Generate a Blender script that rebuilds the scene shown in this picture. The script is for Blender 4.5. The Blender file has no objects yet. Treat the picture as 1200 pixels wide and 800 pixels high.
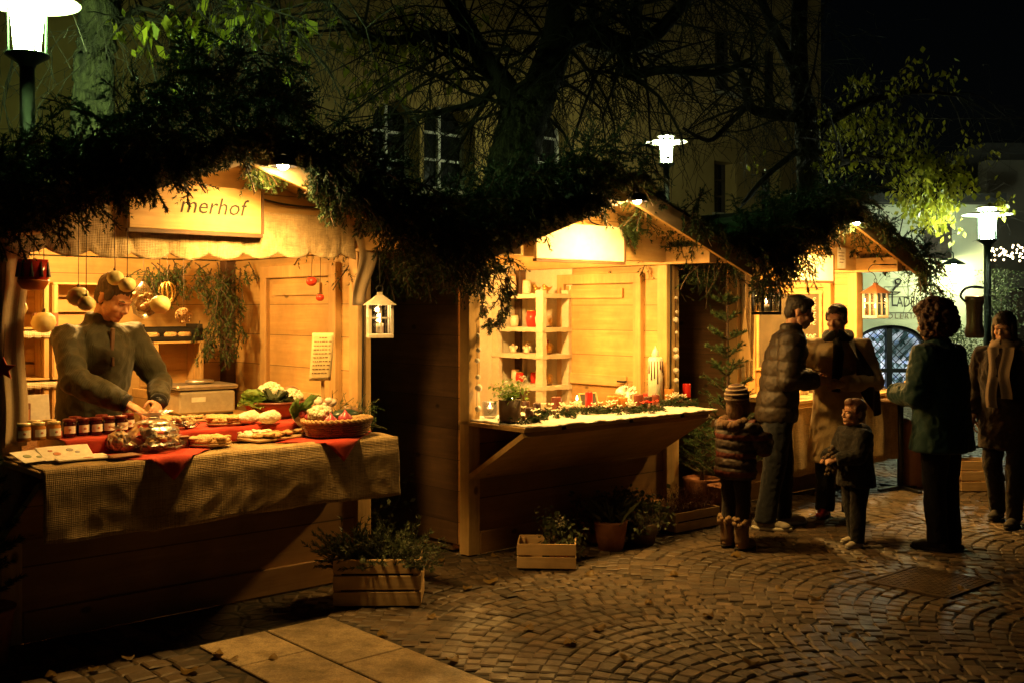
import bpy, bmesh, math, random
import numpy as np
from mathutils import Vector, Matrix, noise as mnoise
random.seed(7); rng = np.random.default_rng(7)
PI = math.pi; R = math.radians
sc = bpy.context.scene; COL = sc.collection
F = 1260.0; HZ = 362.0; CH = 1.65
ANG = math.atan2(.664, .748)
# ------------------------------------------------------------------ places
def W(s, v, z=0.0):                       # metres along / behind the row of stall fronts
    return Vector((-2.425 + .748*s - .664*v, 5.36 + .664*s + .748*v, z))
def G(px, py, z=0.0):                     # a photo pixel on the level z
    Y = F*(CH - z)/(py - HZ); return Vector(((px-600)/F*Y, Y, z))
def PV(px, py, v):                        # a photo pixel on the upright plane v
    k = (px-600)/F; X0 = -2.425 - .664*v; Y0 = 5.36 + .748*v
    s = (k*Y0 - X0)/(.748 - .664*k); Y = Y0 + .664*s
    return s, CH - (py-HZ)*Y/F
def PW(px, py, v):
    s, z = PV(px, py, v); return W(s, v, z)
def PY(px, py, Y):                        # a photo pixel at a depth
    return Vector(((px-600)/F*Y, Y, CH - (py-HZ)*Y/F))
# ------------------------------------------------------------------ things
def tag(o, label=None, cat=None, group=None, kind=None):
    if label: o['label'] = label
    if cat: o['category'] = cat
    if group: o['group'] = group
    if kind: o['kind'] = kind
    return o
def thing(name, label, cat, loc=(0,0,0), rz=0.0, group=None):
    o = bpy.data.objects.new(name, None); COL.objects.link(o)
    o.location = loc; o.rotation_euler = (0, 0, rz); o.empty_display_size = .1
    return tag(o, label, cat, group)
def kids(o): return KID.get(o.name, [])
KID = {}
def link(o, parent=None):
    COL.objects.link(o)
    if parent is not None:
        o.parent = parent; KID.setdefault(parent.name, []).append(o)
    return o
def dup(o, loc=None, rz=None, label=None, scale=None, parent=None, group=None):
    c = o.copy(); link(c, parent)
    for k in kids(o): dup(k, parent=c)
    if loc is not None: c.location = loc
    if rz is not None: c.rotation_euler = (0, 0, rz)
    if scale is not None: c.scale = (scale,)*3 if not isinstance(scale, tuple) else scale
    if label: c['label'] = label
    if group: c['group'] = group
    return c
# ------------------------------------------------------------------ mesh builder
class MB:
    def __init__(s): s.v = []; s.f = []; s.M = Matrix.Identity(4); s.sm = []
    def at(s, M): s.M = M; return s
    def add(s, vs, fs, smooth=False):
        b = len(s.v); M = s.M
        s.v += [tuple(M @ Vector(p)) for p in vs]
        s.f += [tuple(b+i for i in f) for f in fs]; s.sm += [smooth]*len(fs)
        return s
    def box(s, c, d, rot=None, bev=.0):
        x, y, z = d[0]/2, d[1]/2, d[2]/2
        if bev <= 0:
            vs = [(-x,-y,-z),(x,-y,-z),(x,y,-z),(-x,y,-z),(-x,-y,z),(x,-y,z),(x,y,z),(-x,y,z)]
            fs = [(0,3,2,1),(4,5,6,7),(0,1,5,4),(1,2,6,5),(2,3,7,6),(3,0,4,7)]
        else:
            bm = bmesh.new(); bmesh.ops.create_cube(bm, size=1)
            for q in bm.verts: q.co = Vector((q.co.x*2*x, q.co.y*2*y, q.co.z*2*z))
            bmesh.ops.bevel(bm, geom=bm.edges[:], offset=min(bev, x*.9, y*.9, z*.9), segments=1, affect='EDGES')
            bm.verts.index_update()
            vs = [tuple(q.co) for q in bm.verts]; fs = [tuple(q.index for q in f.verts) for f in bm.faces]; bm.free()
        T = Matrix.Translation(c)
        if rot is not None: T = T @ rot
        return s.add([tuple(T @ Vector(p)) for p in vs], fs)
    def bar(s, p, q, w, h, up=(0,0,1), bev=0):
        p = Vector(p); q = Vector(q); d = q-p; L = d.length; x = d.normalized(); u = Vector(up)
        y = u.cross(x)
        if y.length < 1e-4: y = Vector((0,1,0)).cross(x)
        y.normalize(); z = x.cross(y)
        m = Matrix((x, y, z)).transposed().to_4x4()
        return s.box((p+q)/2, (L, w, h), m, bev)
    def tube(s, pts, rad, n=8, cap=True, flat=1.0):
        pts = [Vector(p) for p in pts]
        if not hasattr(rad, '__len__'): rad = [rad]*len(pts)
        vs = []; prev = None
        for i, p in enumerate(pts):
            d = (pts[min(i+1, len(pts)-1)] - pts[max(i-1, 0)])
            d = d.normalized() if d.length > 1e-9 else Vector((0,0,1))
            if prev is None:
                a = d.orthogonal().normalized()
            else:
                a = prev - d*prev.dot(d)
                a = a.normalized() if a.length > 1e-6 else d.orthogonal().normalized()
            prev = a; b = d.cross(a)
            for k in range(n):
                t = 2*PI*k/n; vs.append(tuple(p + a*math.cos(t)*rad[i] + b*math.sin(t)*rad[i]*flat))
        fs = []
        for i in range(len(pts)-1):
            for k in range(n):
                fs.append((i*n+k, i*n+(k+1) % n, (i+1)*n+(k+1) % n, (i+1)*n+k))
        if cap:
            fs.append(tuple(range(n-1, -1, -1))); fs.append(tuple((len(pts)-1)*n+k for k in range(n)))
        return s.add(vs, fs, True)
    def lathe(s, prof, c=(0,0,0), n=20, sx=1, sy=1, wob=0.0):
        vs = []; c = Vector(c)
        for i, (r, z) in enumerate(prof):
            for k in range(n):
                t = 2*PI*k/n; rr = max(r, 1e-4)*(1 + (wob*math.sin(3*t+i) if wob else 0))
                vs.append((c.x+rr*math.cos(t)*sx, c.y+rr*math.sin(t)*sy, c.z+z))
        fs = []
        for i in range(len(prof)-1):
            for k in range(n): fs.append((i*n+k, i*n+(k+1) % n, (i+1)*n+(k+1) % n, (i+1)*n+k))
        fs.append(tuple(range(n-1, -1, -1))); fs.append(tuple((len(prof)-1)*n+k for k in range(n)))
        return s.add(vs, fs, True)
    def ball(s, c, r, n=12, m=8, rot=None):
        r = (r, r, r) if not hasattr(r, '__len__') else r
        T = Matrix.Translation(c)
        if rot is not None: T = T @ rot.to_4x4()
        vs = [(0,0,-r[2])]; fs = []
        for i in range(1, m):
            a = -PI/2 + PI*i/m
            for k in range(n):
                t = 2*PI*k/n; vs.append((r[0]*math.cos(a)*math.cos(t), r[1]*math.cos(a)*math.sin(t), r[2]*math.sin(a)))
        vs.append((0,0,r[2])); top = len(vs)-1
        for k in range(n):
            fs.append((0, 1+(k+1) % n, 1+k)); fs.append((top, 1+(m-2)*n+k, 1+(m-2)*n+(k+1) % n))
        for i in range(m-2):
            for k in range(n): fs.append((1+i*n+k, 1+i*n+(k+1) % n, 1+(i+1)*n+(k+1) % n, 1+(i+1)*n+k))
        return s.add([tuple(T @ Vector(p)) for p in vs], fs, True)
    def loft(s, secs, n=20):              # (centre, rx, ry) rings in level planes
        vs = []; fs = []
        for c, rx, ry in secs:
            for k in range(n):
                t = 2*PI*k/n; vs.append((c[0]+rx*math.cos(t), c[1]+ry*math.sin(t), c[2]))
        for i in range(len(secs)-1):
            for k in range(n): fs.append((i*n+k, i*n+(k+1) % n, (i+1)*n+(k+1) % n, (i+1)*n+k))
        fs.append(tuple(range(n-1, -1, -1))); fs.append(tuple((len(secs)-1)*n+k for k in range(n)))
        return s.add(vs, fs, True)
    def grid(s, fn, nu, nv, smooth=True):
        vs = [fn(i/nu, j/nv) for j in range(nv+1) for i in range(nu+1)]
        fs = [(j*(nu+1)+i, j*(nu+1)+i+1, (j+1)*(nu+1)+i+1, (j+1)*(nu+1)+i) for j in range(nv) for i in range(nu)]
        return s.add(vs, fs, smooth)
    def prism(s, poly, y0, y1):           # polygon in x,z pulled along y
        n = len(poly); vs = [(x, y0, z) for x, z in poly] + [(x, y1, z) for x, z in poly]
        fs = [tuple(range(n)), tuple(range(2*n-1, n-1, -1))] + [(i, n+i, n+(i+1) % n, (i+1) % n) for i in range(n)]
        return s.add(vs, fs)
    def mesh(s, name):
        me = bpy.data.meshes.new(name); me.from_pydata(s.v, [], s.f)
        me.polygons.foreach_set('use_smooth', s.sm); me.update(); return me
    def build(s, name, m, parent=None, loc=None, solid=0, fix=True):
        me = s.mesh(name)
        if fix:
            bm = bmesh.new(); bm.from_mesh(me); bmesh.ops.recalc_face_normals(bm, faces=bm.faces[:]); bm.to_mesh(me); bm.free()
        me.materials.append(m); o = bpy.data.objects.new(name, me); link(o, parent)
        if loc is not None: o.location = loc
        if solid:
            q = o.modifiers.new('thick', 'SOLIDIFY'); q.thickness = solid; q.offset = 0
        return o
def npmesh(name, V, n, m, parent=None, smooth=False):
    """V: (faces*n, 3) array, every n rows one face"""
    V = np.asarray(V, np.float32).reshape(-1, 3); k = len(V)//n
    me = bpy.data.meshes.new(name); me.vertices.add(len(V)); me.vertices.foreach_set('co', V.ravel())
    me.loops.add(len(V)); me.loops.foreach_set('vertex_index', np.arange(len(V), dtype=np.int32))
    me.polygons.add(k); me.polygons.foreach_set('loop_start', np.arange(0, len(V), n, dtype=np.int32))
    me.update(calc_edges=True); me.validate()
    me.materials.append(m); o = bpy.data.objects.new(name, me); return link(o, parent)
def remesh(mb, name, m, vox, parent=None, smooth=2, disp=None):
    me = mb.mesh(name + '_raw'); o = bpy.data.objects.new('raw', me); COL.objects.link(o)
    q = o.modifiers.new('r', 'REMESH'); q.mode = 'VOXEL'; q.voxel_size = vox; q.use_smooth_shade = True
    if smooth:
        q = o.modifiers.new('s', 'SMOOTH'); q.iterations = smooth; q.factor = .5
    dg = bpy.context.evaluated_depsgraph_get(); dg.update()
    out = bpy.data.meshes.new_from_object(o.evaluated_get(dg))
    bpy.data.objects.remove(o); bpy.data.meshes.remove(me)
    out.name = name
    if disp:
        nv = len(out.vertices); co = np.empty(nv*3); no = np.empty(nv*3)
        out.vertices.foreach_get('co', co); out.vertices.foreach_get('normal', no)
        co = co.reshape(-1, 3); no = no.reshape(-1, 3)
        co += no*np.array([disp(Vector(p)) for p in co])[:, None]
        out.vertices.foreach_set('co', co.ravel()); out.update()
    out.materials.clear(); out.materials.append(m)
    out.polygons.foreach_set('use_smooth', [True]*len(out.polygons))
    return link(bpy.data.objects.new(name, out), parent)
def text(name, body, size, m, parent=None, loc=(0,0,0), rot=(PI/2,0,0), ext=.001, align='CENTER', shear=0, xs=1, sp=1):
    cu = bpy.data.curves.new(name, 'FONT'); cu.body = body; cu.size = size; cu.extrude = ext
    cu.align_x = align; cu.align_y = 'CENTER'; cu.shear = shear; cu.space_line = .9; cu.space_character = sp; cu.resolution_u = 2
    o = bpy.data.objects.new('raw', cu); COL.objects.link(o)
    dg = bpy.context.evaluated_depsgraph_get(); dg.update()
    me = bpy.data.meshes.new_from_object(o.evaluated_get(dg)); bpy.data.objects.remove(o)
    me.name = name; me.materials.clear(); me.materials.append(m)
    t = link(bpy.data.objects.new(name, me), parent); t.location = loc; t.rotation_euler = rot; t.scale = (xs, 1, 1)
    return t
# ------------------------------------------------------------------ materials
def new_mat(name):
    m = bpy.data.materials.new(name); m.use_nodes = True; nt = m.node_tree
    return m, nt, nt.nodes['Principled BSDF'], nt.nodes['Material Output']
def ramp(nt, fac, stops):
    r = nt.nodes.new('ShaderNodeValToRGB'); e = r.color_ramp.elements
    while len(e) < len(stops): e.new(.5)
    for k, (p, c) in zip(e, stops): k.position = p; k.color = (*c, 1)
    nt.links.new(fac, r.inputs[0]); return r.outputs[0]
def coords(nt, scale=(1,1,1), kind='Object', rot=(0,0,0)):
    t = nt.nodes.new('ShaderNodeTexCoord'); mp = nt.nodes.new('ShaderNodeMapping')
    mp.inputs['Scale'].default_value = scale; mp.inputs['Rotation'].default_value = rot
    nt.links.new(t.outputs[kind], mp.inputs[0]); return mp.outputs[0]
def nz(nt, vec, scale, detail=4, rough=.55, dist=0):
    n = nt.nodes.new('ShaderNodeTexNoise'); n.inputs['Scale'].default_value = scale; n.inputs['Detail'].default_value = detail
    n.inputs['Roughness'].default_value = rough; n.inputs['Distortion'].default_value = dist
    nt.links.new(vec, n.inputs['Vector']); return n.outputs['Fac']
def math_(nt, op, a, b=None, c=None):
    n = nt.nodes.new('ShaderNodeMath'); n.operation = op
    for i, q in enumerate((a, b, c)):
        if q is None: continue
        if isinstance(q, (int, float)): n.inputs[i].default_value = q
        else: nt.links.new(q, n.inputs[i])
    return n.outputs[0]
def mixc(nt, fac, a, b, mode='MIX'):
    n = nt.nodes.new('ShaderNodeMix'); n.data_type = 'RGBA'; n.blend_type = mode
    if isinstance(fac, (int, float)): n.inputs[0].default_value = fac
    else: nt.links.new(fac, n.inputs[0])
    for i, q in ((6, a), (7, b)):
        if isinstance(q, tuple): n.inputs[i].default_value = (*q, 1)
        else: nt.links.new(q, n.inputs[i])
    return n.outputs[2]
def bump(nt, b, h, strength=.3, dist=.01):
    n = nt.nodes.new('ShaderNodeBump'); n.inputs['Strength'].default_value = strength; n.inputs['Distance'].default_value = dist
    nt.links.new(h, n.inputs['Height']); nt.links.new(n.outputs[0], b.inputs['Normal'])
def mottled(name, c1, c2, scale=8, rough=.7, stretch=(1,1,1), bs=.25, bd=.01, metal=0, spread=.2, island=0, spec=.5, coat=0):
    m, nt, b, _ = new_mat(name); v = coords(nt, stretch); f = nz(nt, v, scale, 6, .6)
    c = ramp(nt, f, [(.5-spread, c1), (.5+spread, c2)])
    if island:
        g = nt.nodes.new('ShaderNodeNewGeometry')
        k = ramp(nt, g.outputs['Random Per Island'], [(0, (1-island,)*3), (1, (1+island,)*3)])
        c = mixc(nt, 1.0, c, k, 'MULTIPLY')
    nt.links.new(c, b.inputs['Base Color']); b.inputs['Roughness'].default_value = rough; b.inputs['Metallic'].default_value = metal
    b.inputs['Specular IOR Level'].default_value = spec; b.inputs['Coat Weight'].default_value = coat
    if bs: bump(nt, b, nz(nt, v, scale*3, 4), bs, bd)
    return m
def wood(name, c1, c2, axis='x', plank=None, rough=.6, knots=True):
    m, nt, b, _ = new_mat(name)
    st = {'x': (.6, 9, 9), 'y': (9, .6, 9), 'z': (9, 9, .6)}[axis]
    v = coords(nt, st); f = nz(nt, v, 2.6, 8, .62, .6)
    c = ramp(nt, f, [(.32, c1), (.5, tuple((a*.55+d*.45) for a, d in zip(c1, c2))), (.68, c2)])
    o = coords(nt)
    big = nz(nt, o, 1.7, 5, .65); c = mixc(nt, ramp(nt, big, [(.38, (0,0,0)), (.7, (.75,)*3)]), c, tuple(q*.5 for q in c1))
    st_ = nz(nt, coords(nt, tuple(q*.35 for q in st)), 3.1, 6, .7); c = mixc(nt, ramp(nt, st_, [(.55, (0,0,0)), (.75, (.6,)*3)]), c, tuple(q*.42 for q in c1))
    if knots:
        vo = nt.nodes.new('ShaderNodeTexVoronoi'); vo.inputs['Scale'].default_value = 3.2
        kv = coords(nt, {'x': (.8, 1.3, 1.3), 'y': (1.3, .8, 1.3), 'z': (1.3, 1.3, .8)}[axis]); nt.links.new(kv, vo.inputs['Vector'])
        c = mixc(nt, ramp(nt, vo.outputs['Distance'], [(.05, (1,1,1)), (.095, (0,0,0))]), c, tuple(q*.28 for q in c1))
    h = f
    if plank:
        ax, wd = plank; sx = nt.nodes.new('ShaderNodeSeparateXYZ'); nt.links.new(o, sx.inputs[0])
        q = math_(nt, 'DIVIDE', sx.outputs['xyz'.index(ax)], wd)
        fr = math_(nt, 'FRACT', q); edge = math_(nt, 'MINIMUM', fr, math_(nt, 'SUBTRACT', 1.0, fr))
        seam = math_(nt, 'MULTIPLY', math_(nt, 'LESS_THAN', edge, .011), .75)
        wn = nt.nodes.new('ShaderNodeTexWhiteNoise'); wn.noise_dimensions = '1D'; nt.links.new(math_(nt, 'FLOOR', q), wn.inputs['W'])
        c = mixc(nt, 1.0, c, ramp(nt, wn.outputs['Value'], [(0, (.72,.7,.66)), (1, (1.1,1.08,1.05))]), 'MULTIPLY')
        c = mixc(nt, seam, c, (.02, .012, .006))
        h = math_(nt, 'SUBTRACT', math_(nt, 'MULTIPLY', f, .3), seam)
    nt.links.new(c, b.inputs['Base Color'])
    nt.links.new(ramp(nt, f, [(0, (rough-.1,)*3), (1, (rough+.15,)*3)]), b.inputs['Roughness'])
    bump(nt, b, h, .35, .006); return m
def cloth(name, c1, c2, weave=260, rough=.9, bs=.4, big=3, threads=0):
    m, nt, b, _ = new_mat(name); o = coords(nt)
    w = []
    for ax in 'XYZ':
        q = nt.nodes.new('ShaderNodeTexWave'); q.bands_direction = ax; q.inputs['Scale'].default_value = weave/4; q.inputs['Distortion'].default_value = 1.5
        q.inputs['Detail'].default_value = 1; nt.links.new(o, q.inputs['Vector']); w.append(q.outputs['Fac'])
    h = math_(nt, 'ADD', math_(nt, 'ADD', w[0], w[1]), w[2])
    f = nz(nt, o, big, 5, .6); f2 = nz(nt, o, 70, 3)
    c = ramp(nt, math_(nt, 'ADD', math_(nt, 'MULTIPLY', f, .6), math_(nt, 'MULTIPLY', f2, .4)), [(.3, c1), (.7, c2)])
    c = mixc(nt, math_(nt, 'MULTIPLY', h, .12), c, tuple(q*.5 for q in c1))
    if threads:
        t1 = nz(nt, coords(nt, (6, 260, 260)), 1, 3); t2 = nz(nt, coords(nt, (260, 40, 6)), 1, 3)
        tt = math_(nt, 'ADD', t1, t2); c = mixc(nt, 1.0, c, ramp(nt, tt, [(.82, (1-threads,)*3), (1.0, (1,1,1)), (1.2, (1+threads,)*3)]), 'MULTIPLY')
        c = mixc(nt, 1.0, c, ramp(nt, nz(nt, o, 5, 6, .7), [(.35, (.62,.58,.52)), (.55, (1,1,1))]), 'MULTIPLY'); h = math_(nt, 'ADD', h, math_(nt, 'MULTIPLY', tt, 3.0))
    nt.links.new(c, b.inputs['Base Color']); b.inputs['Roughness'].default_value = rough
    b.inputs['Specular IOR Level'].default_value = .2; b.inputs['Sheen Weight'].default_value = .15
    bump(nt, b, h, bs, .002); return m
def plain(name, c, rough=.5, metal=0, spec=.5, sss=0, bs=.15, sc_=30):
    m = mottled(name, tuple(q*.85 for q in c), tuple(min(1, q*1.12) for q in c), sc_, rough, bs=bs, bd=.003, metal=metal, spec=spec)
    if sss:
        b = m.node_tree.nodes['Principled BSDF']; b.inputs['Subsurface Weight'].default_value = sss
        b.inputs['Subsurface Radius'].default_value = (.02, .008, .004); b.inputs['Subsurface Scale'].default_value = .5
    return m
def glow(name, c, s):
    m, nt, b, out = new_mat(name); nt.nodes.remove(b); e = nt.nodes.new('ShaderNodeEmission')
    e.inputs[0].default_value = (*c, 1); e.inputs[1].default_value = s; nt.links.new(e.outputs[0], out.inputs[0]); return m
def clear(name, c=(1,1,1), gl=.12, rough=.05, tint=.95):
    m, nt, b, out = new_mat(name); nt.nodes.remove(b)
    t = nt.nodes.new('ShaderNodeBsdfTransparent'); t.inputs[0].default_value = (c[0]*tint, c[1]*tint, c[2]*tint, 1)
    g = nt.nodes.new('ShaderNodeBsdfGlossy'); g.inputs['Roughness'].default_value = rough
    f = nt.nodes.new('ShaderNodeFresnel'); f.inputs[0].default_value = 1.45
    k = math_(nt, 'ADD', math_(nt, 'MULTIPLY', f.outputs[0], .8), gl*.3)
    mx = nt.nodes.new('ShaderNodeMixShader'); nt.links.new(k, mx.inputs[0]); nt.links.new(t.outputs[0], mx.inputs[1])
    nt.links.new(g.outputs[0], mx.inputs[2]); nt.links.new(mx.outputs[0], out.inputs[0]); return m
def leafmat(name, c1, c2, tr=.35, rough=.5):
    m, nt, b, out = new_mat(name); g = nt.nodes.new('ShaderNodeNewGeometry')
    c = ramp(nt, g.outputs['Random Per Island'], [(0, c1), (1, c2)]); nt.links.new(c, b.inputs['Base Color'])
    b.inputs['Roughness'].default_value = rough; b.inputs['Specular IOR Level'].default_value = .3
    t = nt.nodes.new('ShaderNodeBsdfTranslucent'); nt.links.new(c, t.inputs[0]); mx = nt.nodes.new('ShaderNodeMixShader')
    mx.inputs[0].default_value = tr; nt.links.new(b.outputs[0], mx.inputs[1]); nt.links.new(t.outputs[0], mx.inputs[2])
    nt.links.new(mx.outputs[0], out.inputs[0]); return m

PINE1, PINE2 = (.54,.34,.13), (.7,.49,.22)
M = dict(
 signpaint=mottled('cream_sign_paint', (.74,.67,.5), (.84,.78,.62), 12, .6, bs=.1),
 pine_x=wood('pine_along', PINE1, PINE2, 'x'), pine_y=wood('pine_deep', PINE1, PINE2, 'y'), pine_z=wood('pine_upright', PINE1, PINE2, 'z'),
 wall_y=wood('pine_wall_boards', (.54,.34,.12), (.7,.48,.2), 'y', ('z', .21)),
 wall_x=wood('pine_back_boards', (.54,.34,.12), (.7,.48,.2), 'x', ('z', .21)),
 soffit=wood('pine_roof_boards', PINE1, PINE2, 'y', ('x', .14)),
 base_x=wood('weathered_base_boards', (.36,.2,.08), (.52,.32,.14), 'x', ('z', .37)),
 shaded_y=wood('shade_darkened_boards', (.1,.055,.025), (.18,.1,.05), 'y', ('z', .21)),  # shade of the outer side walls put into the board colour
 crate=wood('crate_slats', (.58,.38,.17), (.78,.56,.29), 'x', None, .7),
 darkwood=wood('dark_wood', (.08,.04,.02), (.15,.085,.045), 'x'),
 felt=mottled('roof_felt', (.012,.012,.011), (.03,.03,.027), 30, .95),
 burlap=cloth('burlap', (.34,.24,.11), (.5,.37,.19), 150, threads=.24, bs=.6),
 linen=cloth('linen_valance', (.46,.34,.19), (.6,.47,.28), 150, threads=.16, bs=.6),
 drape=cloth('linen_drape', (.42,.32,.19), (.56,.44,.28), 300),
 redcloth=cloth('red_cotton', (.42,.035,.02), (.58,.06,.03), 400),
 whitecloth=cloth('white_fleece', (.7,.67,.6), (.82,.8,.74), 120, bs=.8),
 shelfcloth=cloth('draped_fleece', (.6,.52,.38), (.78,.7,.54), 120, bs=1.0),
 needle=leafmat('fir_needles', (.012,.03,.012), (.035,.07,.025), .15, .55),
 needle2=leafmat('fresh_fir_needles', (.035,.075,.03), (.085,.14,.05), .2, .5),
 twig=mottled('twig_bark', (.05,.03,.018), (.1,.065,.04), 40, .9),
 bark=mottled('tree_bark', (.012,.011,.005), (.085,.078,.04), 16, .95, (1,1,.22), 1.0, .05, spread=.13),
 limb=mottled('limb_bark', (.012,.009,.006), (.03,.024,.017), 9, .95, (1,1,.25), .6, .02),
 leaf=leafmat('autumn_leaves', (.22,.25,.02), (.46,.43,.04), .5),
 dryleaf=leafmat('dry_leaves', (.1,.05,.015), (.26,.17,.04), .35),
 herb=leafmat('herb_leaves', (.05,.075,.035), (.13,.15,.08), .3),
 salad=leafmat('salad_leaves', (.12,.25,.04), (.35,.48,.14), .4),
 leek=leafmat('leek_leaves', (.12,.24,.07), (.24,.36,.14), .3),
 heather=leafmat('heather_sprigs', (.1,.03,.035), (.2,.07,.06), .3),
 ivory=leafmat('pale_flowers', (.6,.58,.45), (.8,.78,.66), .3),
 plaster=mottled('ochre_plaster', (.36,.24,.075), (.5,.35,.12), 1.6, .95, bs=.4, bd=.01),
 plaster2=mottled('pale_green_plaster', (.5,.52,.36), (.6,.62,.45), 1.3, .95, bs=.3, bd=.008),
 plaster3=mottled('grey_plaster', (.06,.055,.042), (.1,.09,.07), 1.3, .95, bs=.3, bd=.008),
 stonetrim=mottled('sandstone_trim', (.3,.26,.17), (.4,.35,.25), 6, .9),
 darkglass=plain('dark_window_glass', (.012,.013,.014), .12, bs=0),
 whitepaint=plain('white_paint', (.62,.6,.52), .5),
 blackmetal=plain('black_iron', (.015,.015,.016), .45, .3),
 greenmetal=plain('dark_green_iron', (.02,.035,.028), .45, .3),
 steel=plain('brushed_steel', (.45,.42,.38), .35, .9),
 beigemetal=plain('beige_enamel', (.4,.34,.24), .45),
 copper=plain('old_copper', (.45,.2,.09), .4, .8),
 rust=plain('rusty_tin', (.2,.08,.035), .6, .4),
 whitetin=plain('chalk_white_tin', (.62,.58,.5), .6),
 glass=clear('clear_glass'), cello=clear('cellophane', (1,.98,.92), .22, .3, .8),
 frost=plain('frosted_glass', (.8,.78,.7), .35),
 wax=plain('cream_wax', (.8,.76,.66), .4, sss=.3), redwax=plain('red_wax', (.55,.02,.015), .35), brownwax=plain('brown_wax', (.15,.035,.02), .4),
 orangewax=plain('ochre_wax', (.5,.2,.04), .4), darkwax=plain('chocolate_wax', (.06,.022,.015), .4),
 flame=glow('candle_flame', (1,.62,.22), 60), bulb=glow('lamp_bulb', (1,.68,.3), 380),
 lampglow=glow('street_lamp_tube', (.62,1,.32), 300), lampglow2=glow('cool_lamp_tube', (.9,1,.55), 200), lampglow3=glow('pale_lamp_tube', (.85,1,.7), 330), fairy=glow('fairy_light', (1,.75,.4), 14),
 paper=plain('white_paper', (.74,.7,.6), .8, bs=.05), ink=plain('dark_ink', (.03,.025,.02), .8), greyink=plain('faded_ink', (.17,.1,.05), .8),
 print_red=plain('printed_pastry', (.5,.2,.1), .8), print_green=plain('printed_leaves', (.25,.3,.16), .8), print_grey=plain('printed_shapes', (.35,.34,.33), .8),
 jam=plain('dark_jam', (.035,.006,.005), .12), honey=plain('amber_honey', (.42,.17,.03), .12), lid=plain('dark_red_lid', (.16,.02,.015), .35, .3), goldlid=plain('pale_gold_lid', (.6,.5,.28), .35, .6),
 bread=mottled('baked_crust', (.42,.22,.07), (.75,.52,.24), 38, .75, bs=.8, bd=.01), sugar=mottled('sugared_loaf', (.68,.55,.36), (.85,.8,.7), 22, .85, bs=.8, bd=.012),
 cookie=mottled('mixed_biscuits', (.35,.17,.06), (.72,.55,.3), 30, .7, bs=.7, bd=.01), card=plain('brown_card', (.2,.09,.045), .8), plate=plain('wooden_plate', (.4,.26,.12), .6),
 wicker=mottled('woven_wicker', (.2,.09,.035), (.42,.22,.09), 26, .65, (1,1,3), 1.0, .012), rim=mottled('plaited_rim', (.4,.24,.1), (.6,.4,.19), 40, .65, bs=.9, bd=.012),
 cauli=mottled('cauliflower_head', (.66,.6,.4), (.82,.78,.6), 26, .8, bs=.9, bd=.015), onion=plain('red_onion_skin', (.4,.06,.09), .3), potato=mottled('muddy_tuber', (.12,.065,.03), (.28,.17,.09), 22, .9),
 squash=plain('dark_green_rind', (.02,.05,.03), .35), gourd=mottled('pale_gourd_skin', (.55,.47,.17), (.75,.66,.32), 14, .55, bs=.2), orange=plain('orange_skin', (.6,.16,.02), .4), tomato=plain('tomato_skin', (.55,.04,.02), .25),
 garlic=plain('garlic_skin', (.62,.5,.42), .7), terracotta=mottled('terracotta_pot', (.25,.1,.05), (.36,.16,.08), 12, .85), soil=mottled('dark_soil', (.015,.01,.007), (.04,.028,.018), 40, .95),
 slate=mottled('dusty_blackboard', (.05,.043,.03), (.11,.095,.065), 3, .9, bs=.1), chalk=plain('white_chalk', (.72,.7,.62), .95),
 tarp=mottled('green_tarpaulin', (.02,.05,.025), (.04,.085,.04), 5, .55, bs=.3), lead=plain('window_lead', (.012,.012,.012), .6), ceramic=plain('cream_ceramic', (.68,.6,.46), .35), gold=plain('gilt', (.55,.36,.1), .35, .8), redglass=plain('red_glass', (.5,.03,.02), .1),
 blackplastic=plain('black_plastic', (.014,.014,.014), .4), shutter=wood('brown_shutter', (.05,.035,.02), (.09,.06,.04), 'z'),
)
# ================================================================== the setting
STALLS = [(-.13, 2.16), (2.81, 2.13), (5.76, 2.0)]
def cobble_mat():
    m, nt, b, _ = new_mat('granite_setts'); g = nt.nodes.new('ShaderNodeNewGeometry'); o = coords(nt)
    c = ramp(nt, g.outputs['Random Per Island'], [(0, (.05,.036,.024)), (.2, (.1,.067,.038)), (.45, (.085,.067,.048)), (.7, (.125,.088,.05)), (1, (.17,.125,.082))])
    c = mixc(nt, 1.0, c, ramp(nt, nz(nt, o, 26, 6), [(.3, (.65,.63,.6)), (.7, (1.1,1.08,1.05))]), 'MULTIPLY')
    c = mixc(nt, 1.0, c, ramp(nt, nz(nt, o, .9, 4), [(.35, (.6,.58,.56)), (.65, (1.08,1.05,1.0))]), 'MULTIPLY')
    nt.links.new(c, b.inputs['Base Color']); nt.links.new(ramp(nt, nz(nt, o, 9, 4), [(.3, (.46,)*3), (.7, (.8,)*3)]), b.inputs['Roughness'])
    bump(nt, b, nz(nt, o, 75, 6, .65), .5, .006); return m
M['sett'] = cobble_mat()
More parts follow.
